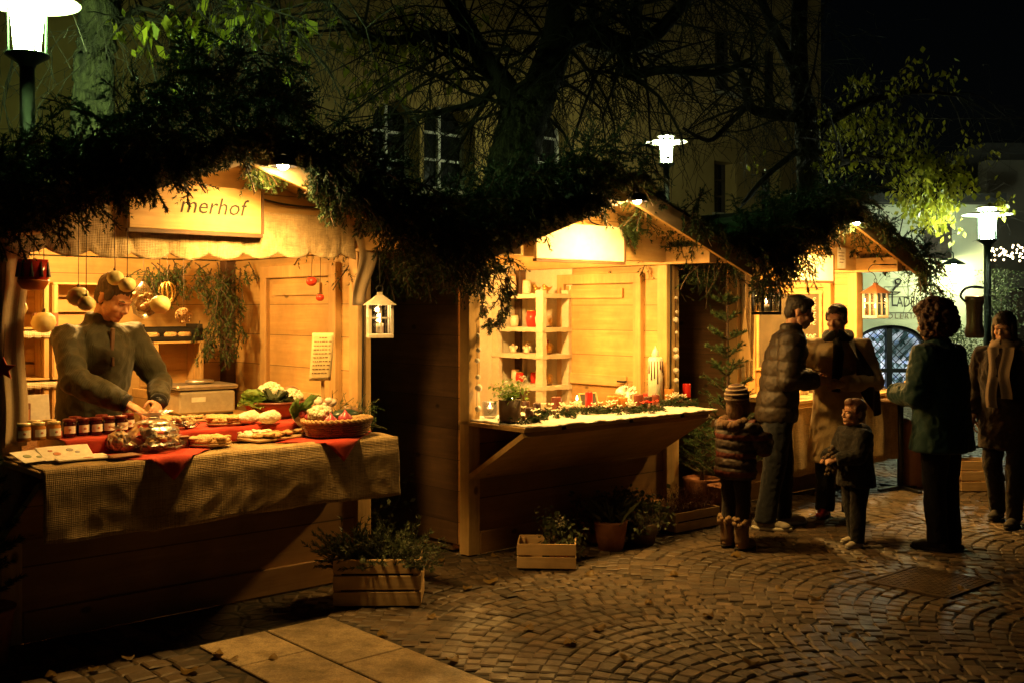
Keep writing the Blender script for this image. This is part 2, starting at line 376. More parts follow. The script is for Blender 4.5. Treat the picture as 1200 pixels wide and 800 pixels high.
def slab_mat():
    m, nt, b, _ = new_mat('granite_slabs'); o = coords(nt); g = nt.nodes.new('ShaderNodeNewGeometry')
    c = ramp(nt, nz(nt, o, 120, 4, .7), [(.3, (.18,.14,.085)), (.5, (.34,.27,.165)), (.7, (.45,.37,.23))])
    c = mixc(nt, 1.0, c, ramp(nt, nz(nt, o, 2.6, 7, .65), [(.36, (.42,.4,.36)), (.6, (1.05,1.03,1.0))]), 'MULTIPLY')
    c = mixc(nt, 1.0, c, ramp(nt, nz(nt, o, 11, 5, .7), [(.4, (.7,.68,.64)), (.52, (1,1,1))]), 'MULTIPLY')
    c = mixc(nt, 1.0, c, ramp(nt, g.outputs['Random Per Island'], [(0, (.78,.76,.72)), (1, (1.15,1.12,1.08))]), 'MULTIPLY')
    nt.links.new(c, b.inputs['Base Color']); nt.links.new(ramp(nt, nz(nt, o, 5, 5), [(.3, (.45,)*3), (.7, (.85,)*3)]), b.inputs['Roughness'])
    bump(nt, b, math_(nt, 'ADD', nz(nt, o, 90, 5, .7), nz(nt, o, 6, 4)), .5, .006); return m
def ground_mat():
    m, nt, b, _ = new_mat('sandy_joints'); o = coords(nt); f = nz(nt, o, 30, 6)
    vo = nt.nodes.new('ShaderNodeTexVoronoi'); vo.feature = 'DISTANCE_TO_EDGE'; vo.inputs['Scale'].default_value = 8; nt.links.new(o, vo.inputs['Vector'])
    e = ramp(nt, vo.outputs['Distance'], [(.02, (0,0,0)), (.12, (1,1,1))])
    nt.links.new(mixc(nt, e, (.02,.017,.012), ramp(nt, f, [(.3, (.03,.021,.012)), (.7, (.07,.05,.03))])), b.inputs['Base Color'])
    b.inputs['Roughness'].default_value = .9; bump(nt, b, e, .6, .015); return m
g = MB(); g.add([(-200,-60,-.0085),(200,-60,-.0085),(200,340,-.0085),(-200,340,-.0085)], [(0,1,2,3)])
tag(g.build('ground', ground_mat()), kind='structure')
SL0, SL1, SLV = .60, 1.345, -.66
def keep(s, v):
    if v > -.1:
        for s0, w in STALLS:
            if s0-.15 < s < s0+w+.1 and v < 1.9: return False
    if v > 2.2 and s < 8.5: return False
    if SL0-.05 < s < SL1+.05 and v < SLV: return False
    p = W(s, v)
    if p.y < 3.7 or p.y > 18.7: return False
    px = 600 + F*p.x/p.y
    return -260 < px < 1420
SV, SF = [], []
def sett(s, v, t, a, b_):
    b0 = len(SV); ct, st = math.cos(t), math.sin(t); j = random.gauss(0, .0025); tx, ty = random.gauss(0, .022), random.gauss(0, .022)
    jit = [(random.gauss(0, .005), random.gauss(0, .005)) for _ in range(4)]
    for ins, z in ((.013, j), (.003, j-.006), (0, -.05)):
        for (sx, sy), (qx, qy) in zip(((-1,-1),(1,-1),(1,1),(-1,1)), jit):
            x = sx*(a/2-ins)+qx; y = sy*(b_/2-ins)+qy
            p = W(s + x*ct - y*st, v + x*st + y*ct); SV.append((p.x, p.y, z + (x*tx+y*ty if z > -.04 else 0)))
    for k in range(2):
        for i in range(4):
            SF.append((b0+k*4+i, b0+k*4+4+i, b0+k*4+4+(i+1) % 4, b0+k*4+(i+1) % 4))
    SF.append((b0, b0+1, b0+2, b0+3))
BW, AR, RH = 1.86, .52, .096
for bnd in range(-1, 9):
    s0 = SL1 + bnd*BW if bnd >= 0 else None
    if s0 is None: continue
    off = random.random()*RH
    for n in range(-70, 170):
        p = -BW/2 + .03 + random.random()*.05
        while p < BW/2 - .04:
            slope = -2*AR*p/(BW/2)**2; L = math.hypot(1, slope); a = random.uniform(.08, .112)
            p += a/2/L; v = -.6 + off + n*RH + AR*(1-(p/(BW/2))**2) - AR
            s = s0 + BW/2 + p
            if p < BW/2 and keep(s, v): sett(s, v + random.gauss(0, .003), math.atan(2*AR*-p/(BW/2)**2), a-.006, RH-.003 if abs(p) > .3 else RH-.006)
            p += a/2/L
for n in range(-45, 6):                                              # straight courses beside the slabs
    s = SL0 - .06 - random.random()*.05
    while s > -3.5:
        a = random.uniform(.1, .15)
        if keep(s-a/2, n*.112-.1): sett(s-a/2, n*.112-.1+random.gauss(0, .004), random.gauss(0, .03), a-.006, .106)
        s -= a
me = bpy.data.meshes.new('cobblestone_paving'); me.from_pydata(SV, [], SF); me.materials.append(M['sett'])
tag(link(bpy.data.objects.new('cobblestone_paving', me)), kind='structure')
M['slab'] = slab_mat()
sl = MB(); v = SLV
k = 0
for col, (a, b_) in enumerate(((SL0, .965), (.97, SL1))):
    v = SLV - (.0 if col else .0)
    while v > -3.6:
        L = random.uniform(.62, .85) if v < SLV else (.42 if col == 0 else .7)
        c = W((a+b_)/2, v-L/2, -.024); sl.box(c, (b_-a-.008, L-.009, .06), Matrix.Rotation(ANG+random.gauss(0, .002), 4, 'Z'), .004); v -= L
tag(sl.build('stone_slab_path', M['slab']), kind='structure')

# ------------------------------------------------------------------ the tall ochre building behind the market
def wall_grid(mb, x0, x1, z0, z1, holes, y0, y1):
    xs = sorted({x0, x1, *[h[0] for h in holes], *[h[1] for h in holes]}); zs = sorted({z0, z1, *[h[2] for h in holes], *[h[3] for h in holes]})
    for xa, xb in zip(xs, xs[1:]):
        run = None
        for za, zb in zip(zs, zs[1:]):
            cx, cz = (xa+xb)/2, (za+zb)/2
            hit = any(h[0] < cx < h[1] and h[2] < cz < h[3] for h in holes)
            if hit:
                if run: mb.box(((xa+xb)/2, (y0+y1)/2, (run[0]+run[1])/2), (xb-xa, y1-y0, run[1]-run[0])); run = None
            else: run = (run[0], zb) if run else (za, zb)
        if run: mb.box(((xa+xb)/2, (y0+y1)/2, (run[0]+run[1])/2), (xb-xa, y1-y0, run[1]-run[0]))
def arch_fill(mb, x0, x1, zs, zt, y0, y1, n=12):  # the spandrels that turn a square opening into an arch
    xc = (x0+x1)/2; a = (x1-x0)/2; h = zt-zs
    for sg in (-1, 1):
        pts = [(xc+sg*a, zs)]+[(xc+sg*a*math.cos(t), zs+h*math.sin(t)) for t in [PI/2*i/n for i in range(1, n+1)]]+[(xc+sg*a, zt)]
        mb.prism(pts, y0, y1)
VB = 10.0
bl = thing('ochre_building', 'tall ochre building with arched windows behind the bare trees', 'building', W(0, VB), ANG)
holes = []; wins = []
def hole(px0, px1, py0, py1, kind):
    s0, zt = PV(px0, py0, VB); s1, _ = PV(px1, py0, VB); sm, zb = PV((px0+px1)/2, py1, VB); _, zt = PV((px0+px1)/2, py0, VB)
    holes.append((s0, s1, zb, zt)); wins.append((s0, s1, zb, zt, kind))
for q in ((437,492,118,222), (497,557,122,222), (300,352,100,222), (618,668,128,222)): hole(*q, 'arch')
for q in ((838,866,32,108), (896,919,55,128), (688,715,-50,60), (837,863,190,250), (893,915,200,250), (742,766,-45,58)): hole(*q, 'rect')
s_end, _ = PV(962, 300, VB)
wb = MB(); wall_grid(wb, -12, s_end, 0, 11.5, holes, 0, .55)
for s0, s1, zb, zt, kind in wins:
    if kind == 'arch': arch_fill(wb, s0, s1, zt-(s1-s0)*.42, zt, .002, .548)
wb.box((s_end-.2, 5, 5.75), (.4, 8.9, 11.5)); wb.build('wall', M['plaster'], bl)
rb = MB(); rb.prism([(-12.6, 11.51), (s_end+.6, 11.51), (s_end+.6, 11.8), (-12.6, 11.8)], -.5, 9); rb.build('roof', M['felt'], bl)
for s0, s1, zb, zt, kind in wins:
    fm = MB(); xc = (s0+s1)/2; d = .36; w_ = .06
    fm.box((s0+w_/2, d, (zb+zt)/2), (w_, .07, zt-zb)); fm.box((s1-w_/2, d, (zb+zt)/2), (w_, .07, zt-zb)); fm.box((xc, d-.002, (zb+zt)/2), (w_, .07, zt-zb-.01))
    for t in (.03, .36, .68): fm.box((xc, d+.003, zb+(zt-zb)*t), (s1-s0-.02, .06, .045))
    fo = fm.build('window', M['whitepaint'] if kind == 'arch' else M['shutter'], bl)
    pm = MB(); pm.box((xc, d+.06, (zb+zt)/2), (s1-s0, .02, zt-zb)); pm.build('pane', M['darkglass'], fo)
    sm_ = MB(); sm_.box((xc, -.02, zb-.06), (s1-s0+.16, .16, .1)); sm_.build('sill', M['stonetrim'], fo)
# ------------------------------------------------------------------ the pale shop at the back
YS = 19.0
def SX(px): return (px-600)/F*YS
def SZ(py): return CH-(py-HZ)*YS/F
sh = thing('shop_building', 'pale green shop front with painted sign and arched leaded window', 'shop', (0, YS, 0))
hw = (SX(1002), SX(1086), .06, SZ(381)); sw = MB()
wall_grid(sw, SX(966), SX(1161), 0, SZ(240), [hw], 0, .4); arch_fill(sw, hw[0], hw[1], hw[3]-.36, hw[3], .002, .398)
sw.build('wall', M['plaster2'], sh)
rf = MB(); rf.prism([(SX(960), SZ(240)+.002), (SX(1166), SZ(240)+.002), (SX(1166), SZ(240)+.15), (SX(960), SZ(240)+.15)], -.45, 4); rf.build('roof', M['felt'], sh)
xc = (hw[0]+hw[1])/2; wf = MB(); d = .12
n = 16; a_ = (hw[1]-hw[0])/2; zs_ = hw[3]-.36
arc = [(xc-a_*math.cos(PI*i/n), d, zs_+.36*math.sin(PI*i/n)) for i in range(n+1)]
for p, q in zip(arc, arc[1:]): wf.bar(p, q, .1, .13)
for x in (hw[0]+.05, hw[1]-.05, xc): wf.box((x, d, (hw[2]+(hw[3] if x == xc else zs_))/2), (.1, .1, (hw[3] if x == xc else zs_)-hw[2]))
wf.box((xc, d-.003, SZ(434)), (a_*2, .1, .07)); wf.box((xc, d-.003, hw[2]+.05), (a_*2, .1, .1))
wo = wf.build('window', M['blackmetal'], sh)
def leadglass():
    m, nt, b, out = new_mat('leaded_lit_glass'); nt.nodes.remove(b); o = coords(nt)
    k = nt.nodes.new('ShaderNodeTexVoronoi'); k.inputs['Scale'].default_value = 14; nt.links.new(o, k.inputs['Vector'])
    pz = nt.nodes.new('ShaderNodeSeparateColor'); nt.links.new(k.outputs['Color'], pz.inputs[0])
    c = ramp(nt, pz.outputs[0], [(0, (.03,.06,.05)), (.3, (.12,.2,.2)), (.55, (.45,.55,.6)), (.8, (.75,.78,.85)), (1, (.25,.4,.7))])
    big = nz(nt, o, 1.4, 2); c = mixc(nt, 1.0, c, ramp(nt, big, [(.42, (.12,.14,.12)), (.58, (1,1,1))]), 'MULTIPLY')
    e = nt.nodes.new('ShaderNodeEmission'); e.inputs[1].default_value = 1.7; nt.links.new(c, e.inputs[0]); nt.links.new(e.outputs[0], out.inputs[0]); return m
pm = MB(); pm.box((xc, d+.07, (hw[2]+hw[3])/2), (a_*2, .02, hw[3]-hw[2])); pm.build('pane', leadglass(), wo)
ld = MB()
for i in range(-9, 14):
    for sg in (-1, 1):
        x0 = hw[0]+i*.13; p = [x0, hw[2]]; q = [x0+sg*1.3, hw[3]]
        pts = []
        for t in np.linspace(0, 1, 21):
            x = p[0]+(q[0]-p[0])*t; z = p[1]+(q[1]-p[1])*t
            if hw[0]+.04 < x < hw[1]-.04: pts.append((x, d+.05, z))
        if len(pts) > 1: ld.bar(pts[0], pts[-1], .012, .012)
ld.build('lead_lattice', M['lead'], wo)
text('sign_lettering', 'P', .34, M['ink'], sh, (SX(1008), -.004, SZ(352)), xs=.62)
text('sign_lettering', 'APER', .26, M['ink'], sh, (SX(1029), -.004, SZ(354.6)), xs=.58)
text('sign_lettering', 'L', .36, M['ink'], sh, (SX(1047.5), -.004, SZ(352)), xs=.62)
text('sign_lettering', 'ADEN', .26, M['ink'], sh, (SX(1066), -.004, SZ(354.6)), xs=.66)
text('sign_lettering', 'CHOCOLERIA', .13, M['greyink'], sh, (SX(1042), -.004, SZ(371)), sp=1.35)
cup = MB()
def line(pts, w=.014): cup.tube([(SX(x), -.008, SZ(y)) for x, y in pts], w, 5)
line([(1036,336.5),(1064,336.5),(1065,348),(1036,348.5),(1036,336.5)], .006)
line([(1036,342.5),(1042,345),(1050,345),(1055,342.5),(1036,342.5)], .01)
line([(1046,341),(1049,337),(1054,333),(1056,329),(1053,327),(1049,329),(1050,333),(1053,333)], .018); line([(1012,366.5),(1078,366.5)], .005)
cup.build('cup_emblem', M['ink'], sh)
st = MB(); st.box(((SX(1083)+SX(1114))/2, -.03, (SZ(257)+SZ(303))/2), (SX(1114)-SX(1083), .05, SZ(257)-SZ(303)))
for i in range(9): st.box(((SX(1083)+SX(1114))/2, -.058, SZ(259+i*5)), (SX(1112)-SX(1085), .012, .045))
st.build('shutter', M['shutter'], sh)
nb = thing('dark_house', 'dark grey house wall beyond the street lamp', 'building', (0, 20.6, 0))
w2 = MB(); x0, x1 = 9.1, 16.0
wall_grid(w2, x0, x1, 0, 4.5, [(10.0, 11.0, 2.6, 4.1), (9.55, 10.35, .02, 2.05)], 0, .4); w2.build('wall', M['plaster3'], nb)
f2 = MB(); f2.box((10.5, .2, 3.35), (1.0, .06, .06)); f2.box((10.5, .203, 3.35), (.06, .06, 1.5)); fo = f2.build('window', M['shutter'], nb)
p2 = MB(); p2.box((10.5, .26, 3.35), (1, .02, 1.5)); p2.build('pane', M['darkglass'], fo)
d2 = MB(); d2.box((9.95, .25, 1.03), (.8, .05, 2.02)); d2.box((9.95, .21, .6), (.6, .04, .6)); d2.box((9.95, .21, 1.45), (.6, .04, .75)); d2.build('door', M['shutter'], nb)
r2 = MB(); r2.box((12.5, 2, 4.62), (7.6, 5.4, .2)); r2.build('roof', M['felt'], nb)
# wall lamp on the shop
wl = thing('wall_lamp', 'bracket lamp lighting the pale green shop wall', 'wall lamp', (SX(1107), YS, SZ(318)))
b_ = MB(); b_.tube([(0,-.004,.3),(0,-.2,.36),(0,-.36,.3),(0,-.38,.2)], .014, 6); b_.box((0,-.012,.28), (.1,.02,.18)); b_.build('bracket', M['greenmetal'], wl)
b_ = MB(); b_.lathe([(.02,.21),(.05,.2),(.19,.12),(.2,.1)], (0,-.38,0)); b_.build('lamp_shade', M['greenmetal'], wl)
b_ = MB(); b_.ball((0,-.38,.06), (.05,.05,.075)); b_.build('light_bulb', glow('wall_lamp_bulb', (.9,1,.5), 520), wl)
# ------------------------------------------------------------------ street lamps
def street_lamp(label, px, Y, pyd, tube, extra=0):
    p = PY(px, pyd, Y); z = p.z
    t = thing('street_lamp', label, 'street lamp', (p.x, p.y, 0), 0, 'street lamps')
    b = MB(); b.lathe([(.075,0),(.075,.5),(.055,.55),(.05,z-.42)], n=14); b.build('pole', M['greenmetal'], t)
    b = MB(); b.lathe([(.055,z-.46),(.06,z-.44),(.15,z-.38),(.15,z-.365),(.1,z-.36)], n=20); b.build('collar', M['greenmetal'], t)
    b = MB(); b.lathe([(.085,z-.355),(.1,z-.2),(.118,z-.005)], n=20); b.build('light_tube', tube, t)
    b = MB(); b.lathe([(.075,z+.064),(.12,z+.066),(.12,z+.092),(.075,z+.094)], n=20); b.build('upper_light_ring', tube, t)
    for k in range(4):
        a = PI/4+k*PI/2; b = MB(); b.bar((.13*math.cos(a), .13*math.sin(a), z-.37), (.135*math.cos(a), .135*math.sin(a), z+.01), .012, .012); b.build('bracket_rod', M['greenmetal'], t)
    b = MB(); b.lathe([(.06,z+.06),(.16,z+.055),(.355,z+.004),(.36,z-.004),(.35,z-.002),(.15,z+.035),(.06,z+.04)], n=32); b.build('lamp_shade', M['whitepaint'], t)
    b = MB(); b.lathe([(.07,z+.062),(.075,z+.1),(.165,z+.1),(.17,z+.11),(.1,z+.14),(.02,z+.15)], n=24); b.build('cap', M['whitepaint'], t)
    return t
street_lamp('tall street lamp with white disc shade beside the thick tree trunk', 32, 7.6, 3, M['lampglow'])
street_lamp('street lamp glowing behind the candle stall roof ridge', 781, 18.5, 167, M['lampglow2'])
street_lamp('street lamp by the shop with dark pole and fairy lights beside it', 1157, 16.0, 252, M['lampglow3'])
# fairy lights on a conifer by the dark house
fl = thing('fairy_lights', 'string of warm fairy lights beside the farthest street lamp', 'fairy lights', PY(1180, 297, 18.9))
w_ = MB(); pts = [(-.32+.016*i+random.gauss(0,.02), random.gauss(0,.08), .1*math.sin(i*1.1)+random.gauss(0,.04)) for i in range(60)]
w_.tube(pts, .004, 4); w_.bar((-.32,0,.02), (-.34,1.7,.3), .006, .006); w_.build('cable', M['blackmetal'], fl)
bm_ = MB(); bm_.ball((0,0,0), .017, 8, 6); b0 = bm_.build('bulb', M['fairy'], fl, pts[0])
for q in pts[1:44]: dup(b0, q, parent=fl)

# ------------------------------------------------------------------ trees
def twig(mb, p, d, L, r, depth, droop):
    n = 5; pts = [Vector(p)]; d = Vector(d).normalized(); rad = [r]
    for i in range(n):
        d = (d + Vector((random.gauss(0,.22), random.gauss(0,.22), random.gauss(0,.16) - droop*.16))).normalized()
        pts.append(pts[-1] + d*L/n); rad.append(max(.003, r*(1-.75*(i+1)/n)))
    mb.tube(pts, rad, 5 if r > .02 else 4, False)
    tips = [pts[-1]]
    if depth:
        for i in range(1, n+1):
            for _ in range(random.choice((0, 1, 1, 2))):
                e = (d*.5 + Vector((random.gauss(0,.7), random.gauss(0,.7), random.gauss(-.1*droop,.5)))).normalized()
                tips += twig(mb, pts[i], e, L*random.uniform(.4,.7), rad[i]*.6, depth-1, droop)
    return tips
def spline(pts, rad, k=4):
    P, Rr = [], []
    pts = [Vector(p) for p in pts]
    for i in range(len(pts)-1):
        p0, p1, p2, p3 = pts[max(i-1,0)], pts[i], pts[i+1], pts[min(i+2, len(pts)-1)]
        for j in range(k):
            t = j/k; P.append(.5*((2*p1)+(p2-p0)*t+(2*p0-5*p1+4*p2-p3)*t*t+(3*p1-p0-3*p2+p3)*t**3)); Rr.append(rad[i]*(1-t)+rad[i+1]*t)
    return P+[pts[-1]], Rr+[rad[-1]]
def leafquads(cs, n, size, spread, droop=1.0):
    out = []
    for c in cs:
        for _ in range(n):
            p = Vector(c) + Vector((random.gauss(0,spread), random.gauss(0,spread), random.gauss(-spread*.4,spread)))
            d = Vector((random.gauss(0,.5), random.gauss(0,.5), -droop+random.gauss(0,.35))).normalized()
            a = d.orthogonal().normalized(); a = Matrix.Rotation(random.random()*6.28, 3, d) @ a; s = size*random.uniform(.55,1.2); w = s*random.uniform(.22,.36)
            nn = d.cross(a)
            m1 = p+d*s*.45-nn*s*.08; e = p+d*s
            out += [p, m1+a*w, e, m1-a*w]
    return out
def tree(label, Y, trunk, limbs, twigs, leafspots, leaf_n, leaf_size, droop=1.0, dy=.9):
    base = PY(trunk[0][0], trunk[0][1], Y); base.z = 0
    t = thing('bare_tree', label, 'tree', base, 0, 'trees behind the stalls')
    def at(q): return PY(q[0], q[1], Y + (q[3] if len(q) > 3 else 0)) - base
    b = MB(); P, Q = spline([at(q) for q in trunk], [q[2] for q in trunk], 34)
    P = [p + Vector((random.gauss(0,.012), random.gauss(0,.012), 0)) for p in P]; b.tube(P, Q, 44)
    for i_, q in enumerate(b.v):
        q = Vector(q); ax = P[min(i_//44, len(P)-1)]; o_ = q-ax; n_ = mnoise.noise(Vector((q.x*17, q.y*17, q.z*3.2)))*.55 + mnoise.noise(Vector((q.x*40, q.y*40, q.z*9)))*.35 + mnoise.noise(q*2.2)*.5
        b.v[i_] = tuple(ax + o_*(1+.11*n_) + Vector((0,0,.0)))
    b.build('trunk', M['bark'], t)
    lb = MB(); spots = []
    for l in limbs:
        P, Q = spline([at(q) for q in l], [q[2] for q in l], 4); lb.tube(P, Q, 9)
        spots += [(p, (P[min(i+1,len(P)-1)]-P[max(i-1,0)]).normalized(), r) for i, (p, r) in enumerate(zip(P, Q))]
    tips = []
    for _ in range(twigs):
        p, d, r = random.choice(spots)
        e = (d*.4 + Vector((random.gauss(0,.8), random.gauss(0,dy), random.gauss(.1,.55)))).normalized()
        tips += twig(lb, p, e, random.uniform(.9,2.0), min(r*.5, random.uniform(.015,.032)), 2, droop)
    lb.build('limbs', M['limb'], t)
    cs = [PY(x+random.gauss(0,rx), y+random.gauss(0,ry), Y+yy+random.gauss(0,.25)) - base for x, y, rx, ry, yy, n in leafspots for _ in range(n)]
    lv = leafquads(cs, leaf_n, leaf_size, .09)
    # a thin shoot to every tuft of leaves, from the nearest limb
    sb = MB()
    for c in cs:
        p, d, r = min(spots, key=lambda s_: (s_[0]-c).length + random.random()*.5)
        m_ = (p+c)/2 + Vector((random.gauss(0,.08), random.gauss(0,.08), .12)); sb.tube([p, m_, c], [.011,.007,.003], 4, False)
    if cs:
        sb.build('shoots', M['limb'], t); npmesh('crown', [tuple(q) for q in lv], 4, M['leaf'], t)
    return t
tree('big forked bare tree with dark trunk rising between the first two stalls', 12.0,
     [(588,535,.36),(588,320,.33),(597,215,.29),(612,150,.26),(628,112,.22)],
     [[(624,120,.2),(642,80,.2),(655,30,.17),(662,-40,.14),(668,-140,.1)], [(618,138,.16),(590,102,.13),(563,62,.12),(540,20,.1),(505,-40,.08)],
      [(650,52,.15),(690,36,.13),(728,52,.11),(765,42,.09),(800,5,.07),(840,-50,.05)], [(560,58,.08),(510,42,.07),(455,48,.05),(400,30,.04)],
      [(655,10,.1),(720,-30,.09),(780,-40,.07)], [(728,52,.08),(738,86,.06),(780,82,.05),(840,86,.04),(880,70,.03)], [(585,95,.06),(560,120,.05),(520,130,.03),(480,140,.02)]],
     120, [(440,80,26,22,.2,30), (500,40,30,20,0,16)], 5, .15)
tree('thick upright tree trunk lit green next to the tall street lamp', 9.5,
     [(108,560,.22),(108,300,.2),(109,110,.175),(114,50,.165),(120,-10,.16),(124,-90,.15)],
     [[(120,-20,.1),(160,-30,.08),(240,-40,.06),(330,-35,.04)], [(116,20,.06),(140,25,.03),(165,10,.02),(200,22,.012)], [(122,-60,.08),(60,-80,.06),(-20,-60,.04)],
      [(240,-40,.05),(270,10,.03),(300,30,.02)], [(330,-35,.04),(380,0,.03),(420,40,.02)]],
     34, [(135,20,6,5,0,4), (175,28,9,7,0,5), (245,22,14,12,-.2,9), (275,8,26,12,-.2,14), (230,55,18,8,0,7), (350,30,30,20,0,12)], 5, .15)
tree('slender tree with yellow green leaves hanging near the shop street lamp', 15.0,
     [(948,500,.2),(950,260,.18),(948,180,.17),(944,135,.15),(936,90,.13)],
     [[(938,100,.13),(936,40,.12),(940,-40,.1)], [(936,90,.09),(918,58,.08),(893,2,.06),(875,-50,.05)], [(945,138,.09),(905,134,.08),(880,126,.07),(872,96,.06),(860,60,.04)],
      [(949,205,.07,),(1000,186,.06,.6),(1050,188,.045,1.4),(1095,214,.03,1.3)], [(947,160,.07),(1010,122,.06,.3),(1070,108,.04,.8),(1120,112,.02,1)], [(880,120,.05),(850,150,.04),(830,165,.03),(800,150,.02)],
      [(944,170,.05),(900,205,.04),(870,240,.03)]],
     30, [(1075,200,26,14,.8,50), (1092,243,13,13,1.3,60), (1068,228,12,8,.9,24), (1105,215,18,14,1.5,34), (1040,160,40,25,.6,40), (1000,145,30,18,.6,40), (960,180,10,22,0,16), (1020,95,40,18,.4,10), (1110,175,24,20,1.5,10), (1100,90,22,14,1,6), (1178,236,10,3,1.2,6), (1128,205,5,4,1.2,4)], 9, .105, droop=.15)
cb = MB(); P = []
for i in range(25):
    t = i/24; P.append(PY(790+460*t, 118+20*t, 17) - Vector((0,0,.12*math.sin(PI*t))))
cb.tube(P, .008, 5); tag(cb.build('overhead_cable', M['blackmetal']), 'thin cable strung high from the ochre building across the dark sky', 'cable')

# ------------------------------------------------------------------ sky, moon, camera
w = bpy.data.worlds.new('World'); sc.world = w; w.use_nodes = True; nt = w.node_tree
sky = nt.nodes.new('ShaderNodeTexSky'); sky.sky_type = 'NISHITA'; sky.sun_disc = False
SEL, SAZ = R(8), R(150)
sky.sun_elevation = SEL; sky.sun_rotation = SAZ
bg = nt.nodes['Background']; bg.inputs[1].default_value = .00035; nt.links.new(sky.outputs[0], bg.inputs[0])
mo = bpy.data.lights.new('moonlight', 'SUN'); mo.energy = .004; mo.angle = R(.5); mo.color = (1,.95,.85)
o = link(bpy.data.objects.new('moonlight', mo)); o.rotation_euler = (PI/2-SEL, 0, PI-SAZ)
cam = bpy.data.cameras.new('camera'); cam.lens = 36*F/1200; cam.sensor_width = 36; cam.shift_y = -38/1200; cam.clip_end = 1000; cam.clip_start = .05
co = link(bpy.data.objects.new('camera', cam)); co.location = (0, 0, CH); co.rotation_euler = (PI/2, 0, 0); sc.camera = co
sc.view_settings.view_transform = 'Standard'; sc.view_settings.look = 'None'; sc.view_settings.exposure = 0; sc.view_settings.gamma = 1
sc.render.engine = 'CYCLES'; sc.cycles.use_denoising = True
try: sc.cycles.denoiser = 'OPENIMAGEDENOISE'
except Exception: pass
sc.cycles.max_bounces = 8; sc.cycles.diffuse_bounces = 4; sc.cycles.transparent_max_bounces = 16; sc.cycles.sample_clamp_indirect = 6
sc.cycles.caustics_reflective = False; sc.cycles.caustics_refractive = False
def lamp(name, loc, power, color, size=.03, kind='POINT', rot=None, spot=2.4, blend=.6):
    l = bpy.data.lights.new(name, kind); l.energy = power; l.color = color; l.shadow_soft_size = size
    if kind == 'SPOT': l.spot_size = spot; l.spot_blend = blend
    o = link(bpy.data.objects.new(name, l)); o.location = loc
    if rot: o.rotation_euler = rot
    return o
WARM = (1, .52, .11)
# ================================================================== fir greenery
def needles(stem, n, ln, w, flat=.0):
    """thin needle faces along a polyline stem -> list of triangles"""
    P = np.array([tuple(p) for p in stem]); k = len(P)-1
    t = rng.random(n)*k; i = np.minimum(t.astype(int), k-1); f = (t-i)[:, None]
    p = P[i]*(1-f)+P[i+1]*f; d = P[i+1]-P[i]; d /= np.linalg.norm(d, axis=1)[:, None]+1e-9
    r = rng.normal(size=(n, 3)); r -= d*(r*d).sum(1)[:, None]; r /= np.linalg.norm(r, axis=1)[:, None]+1e-9
    dr = r*.75 + d*.65; L = ln*rng.uniform(.6, 1.15, n)[:, None]; side = np.cross(dr, d); side /= np.linalg.norm(side, axis=1)[:, None]+1e-9
    e = p + dr*L
    return np.stack([p - side*w, p + side*w, e], 1).reshape(-1, 3)
def sprig(p, d, L, tw=8, n=40, ln=.03, w=.0026, droop=.5):
    """one fir branch: a drooping stem with side twigs, all needled -> (triangles, stem polylines)"""
    p = Vector(p); d = Vector(d).normalized(); st = [p]; out = []; stems = []
    for i in range(5):
        d = (d + Vector((random.gauss(0,.1), random.gauss(0,.1), -droop*.22+random.gauss(0,.06)))).normalized(); st.append(st[-1] + d*L/5)
    stems.append(st); out.append(needles(st, n, ln, w))
    a = d.orthogonal().normalized(); a = Matrix.Rotation(random.random()*6.28, 3, d) @ a
    for k in range(tw):
        t = .15+.8*k/tw; i = min(int(t*5), 4); q = st[i].lerp(st[i+1], t*5-i); sd = a if k % 2 else -a
        e = (sd*random.uniform(.6,1.0) + d*.7 + Vector((random.gauss(0,.2), random.gauss(0,.2), random.gauss(-.15*droop,.2)))).normalized()
        l = L*random.uniform(.3,.55)*(1-.5*t); s2 = [q, q+e*l*.5, q+(e+Vector((0,0,-.25*droop))).normalized()*l]
        stems.append(s2); out.append(needles(s2, int(n*.75), ln*.9, w))
    return np.concatenate(out), stems
def greenery(name, label, cat, specs, loc, rz=0, mt=None, group=None, stem_r=.004):
    """specs: (point, direction, length, kwargs) in local metres"""
    t = thing(name, label, cat, loc, rz, group); T, sb = [], MB()
    for p, d, L, kw in specs:
        tr, st = sprig(p, d, L, **kw); T.append(tr)
        for s_ in st[:1]: sb.tube(s_, [stem_r*1.4]+[stem_r]*(len(s_)-1), 4, False)
    npmesh('needles', np.concatenate(T), 3, mt or M['needle'], t)
    sb.build('stems', M['twig'], t); return t
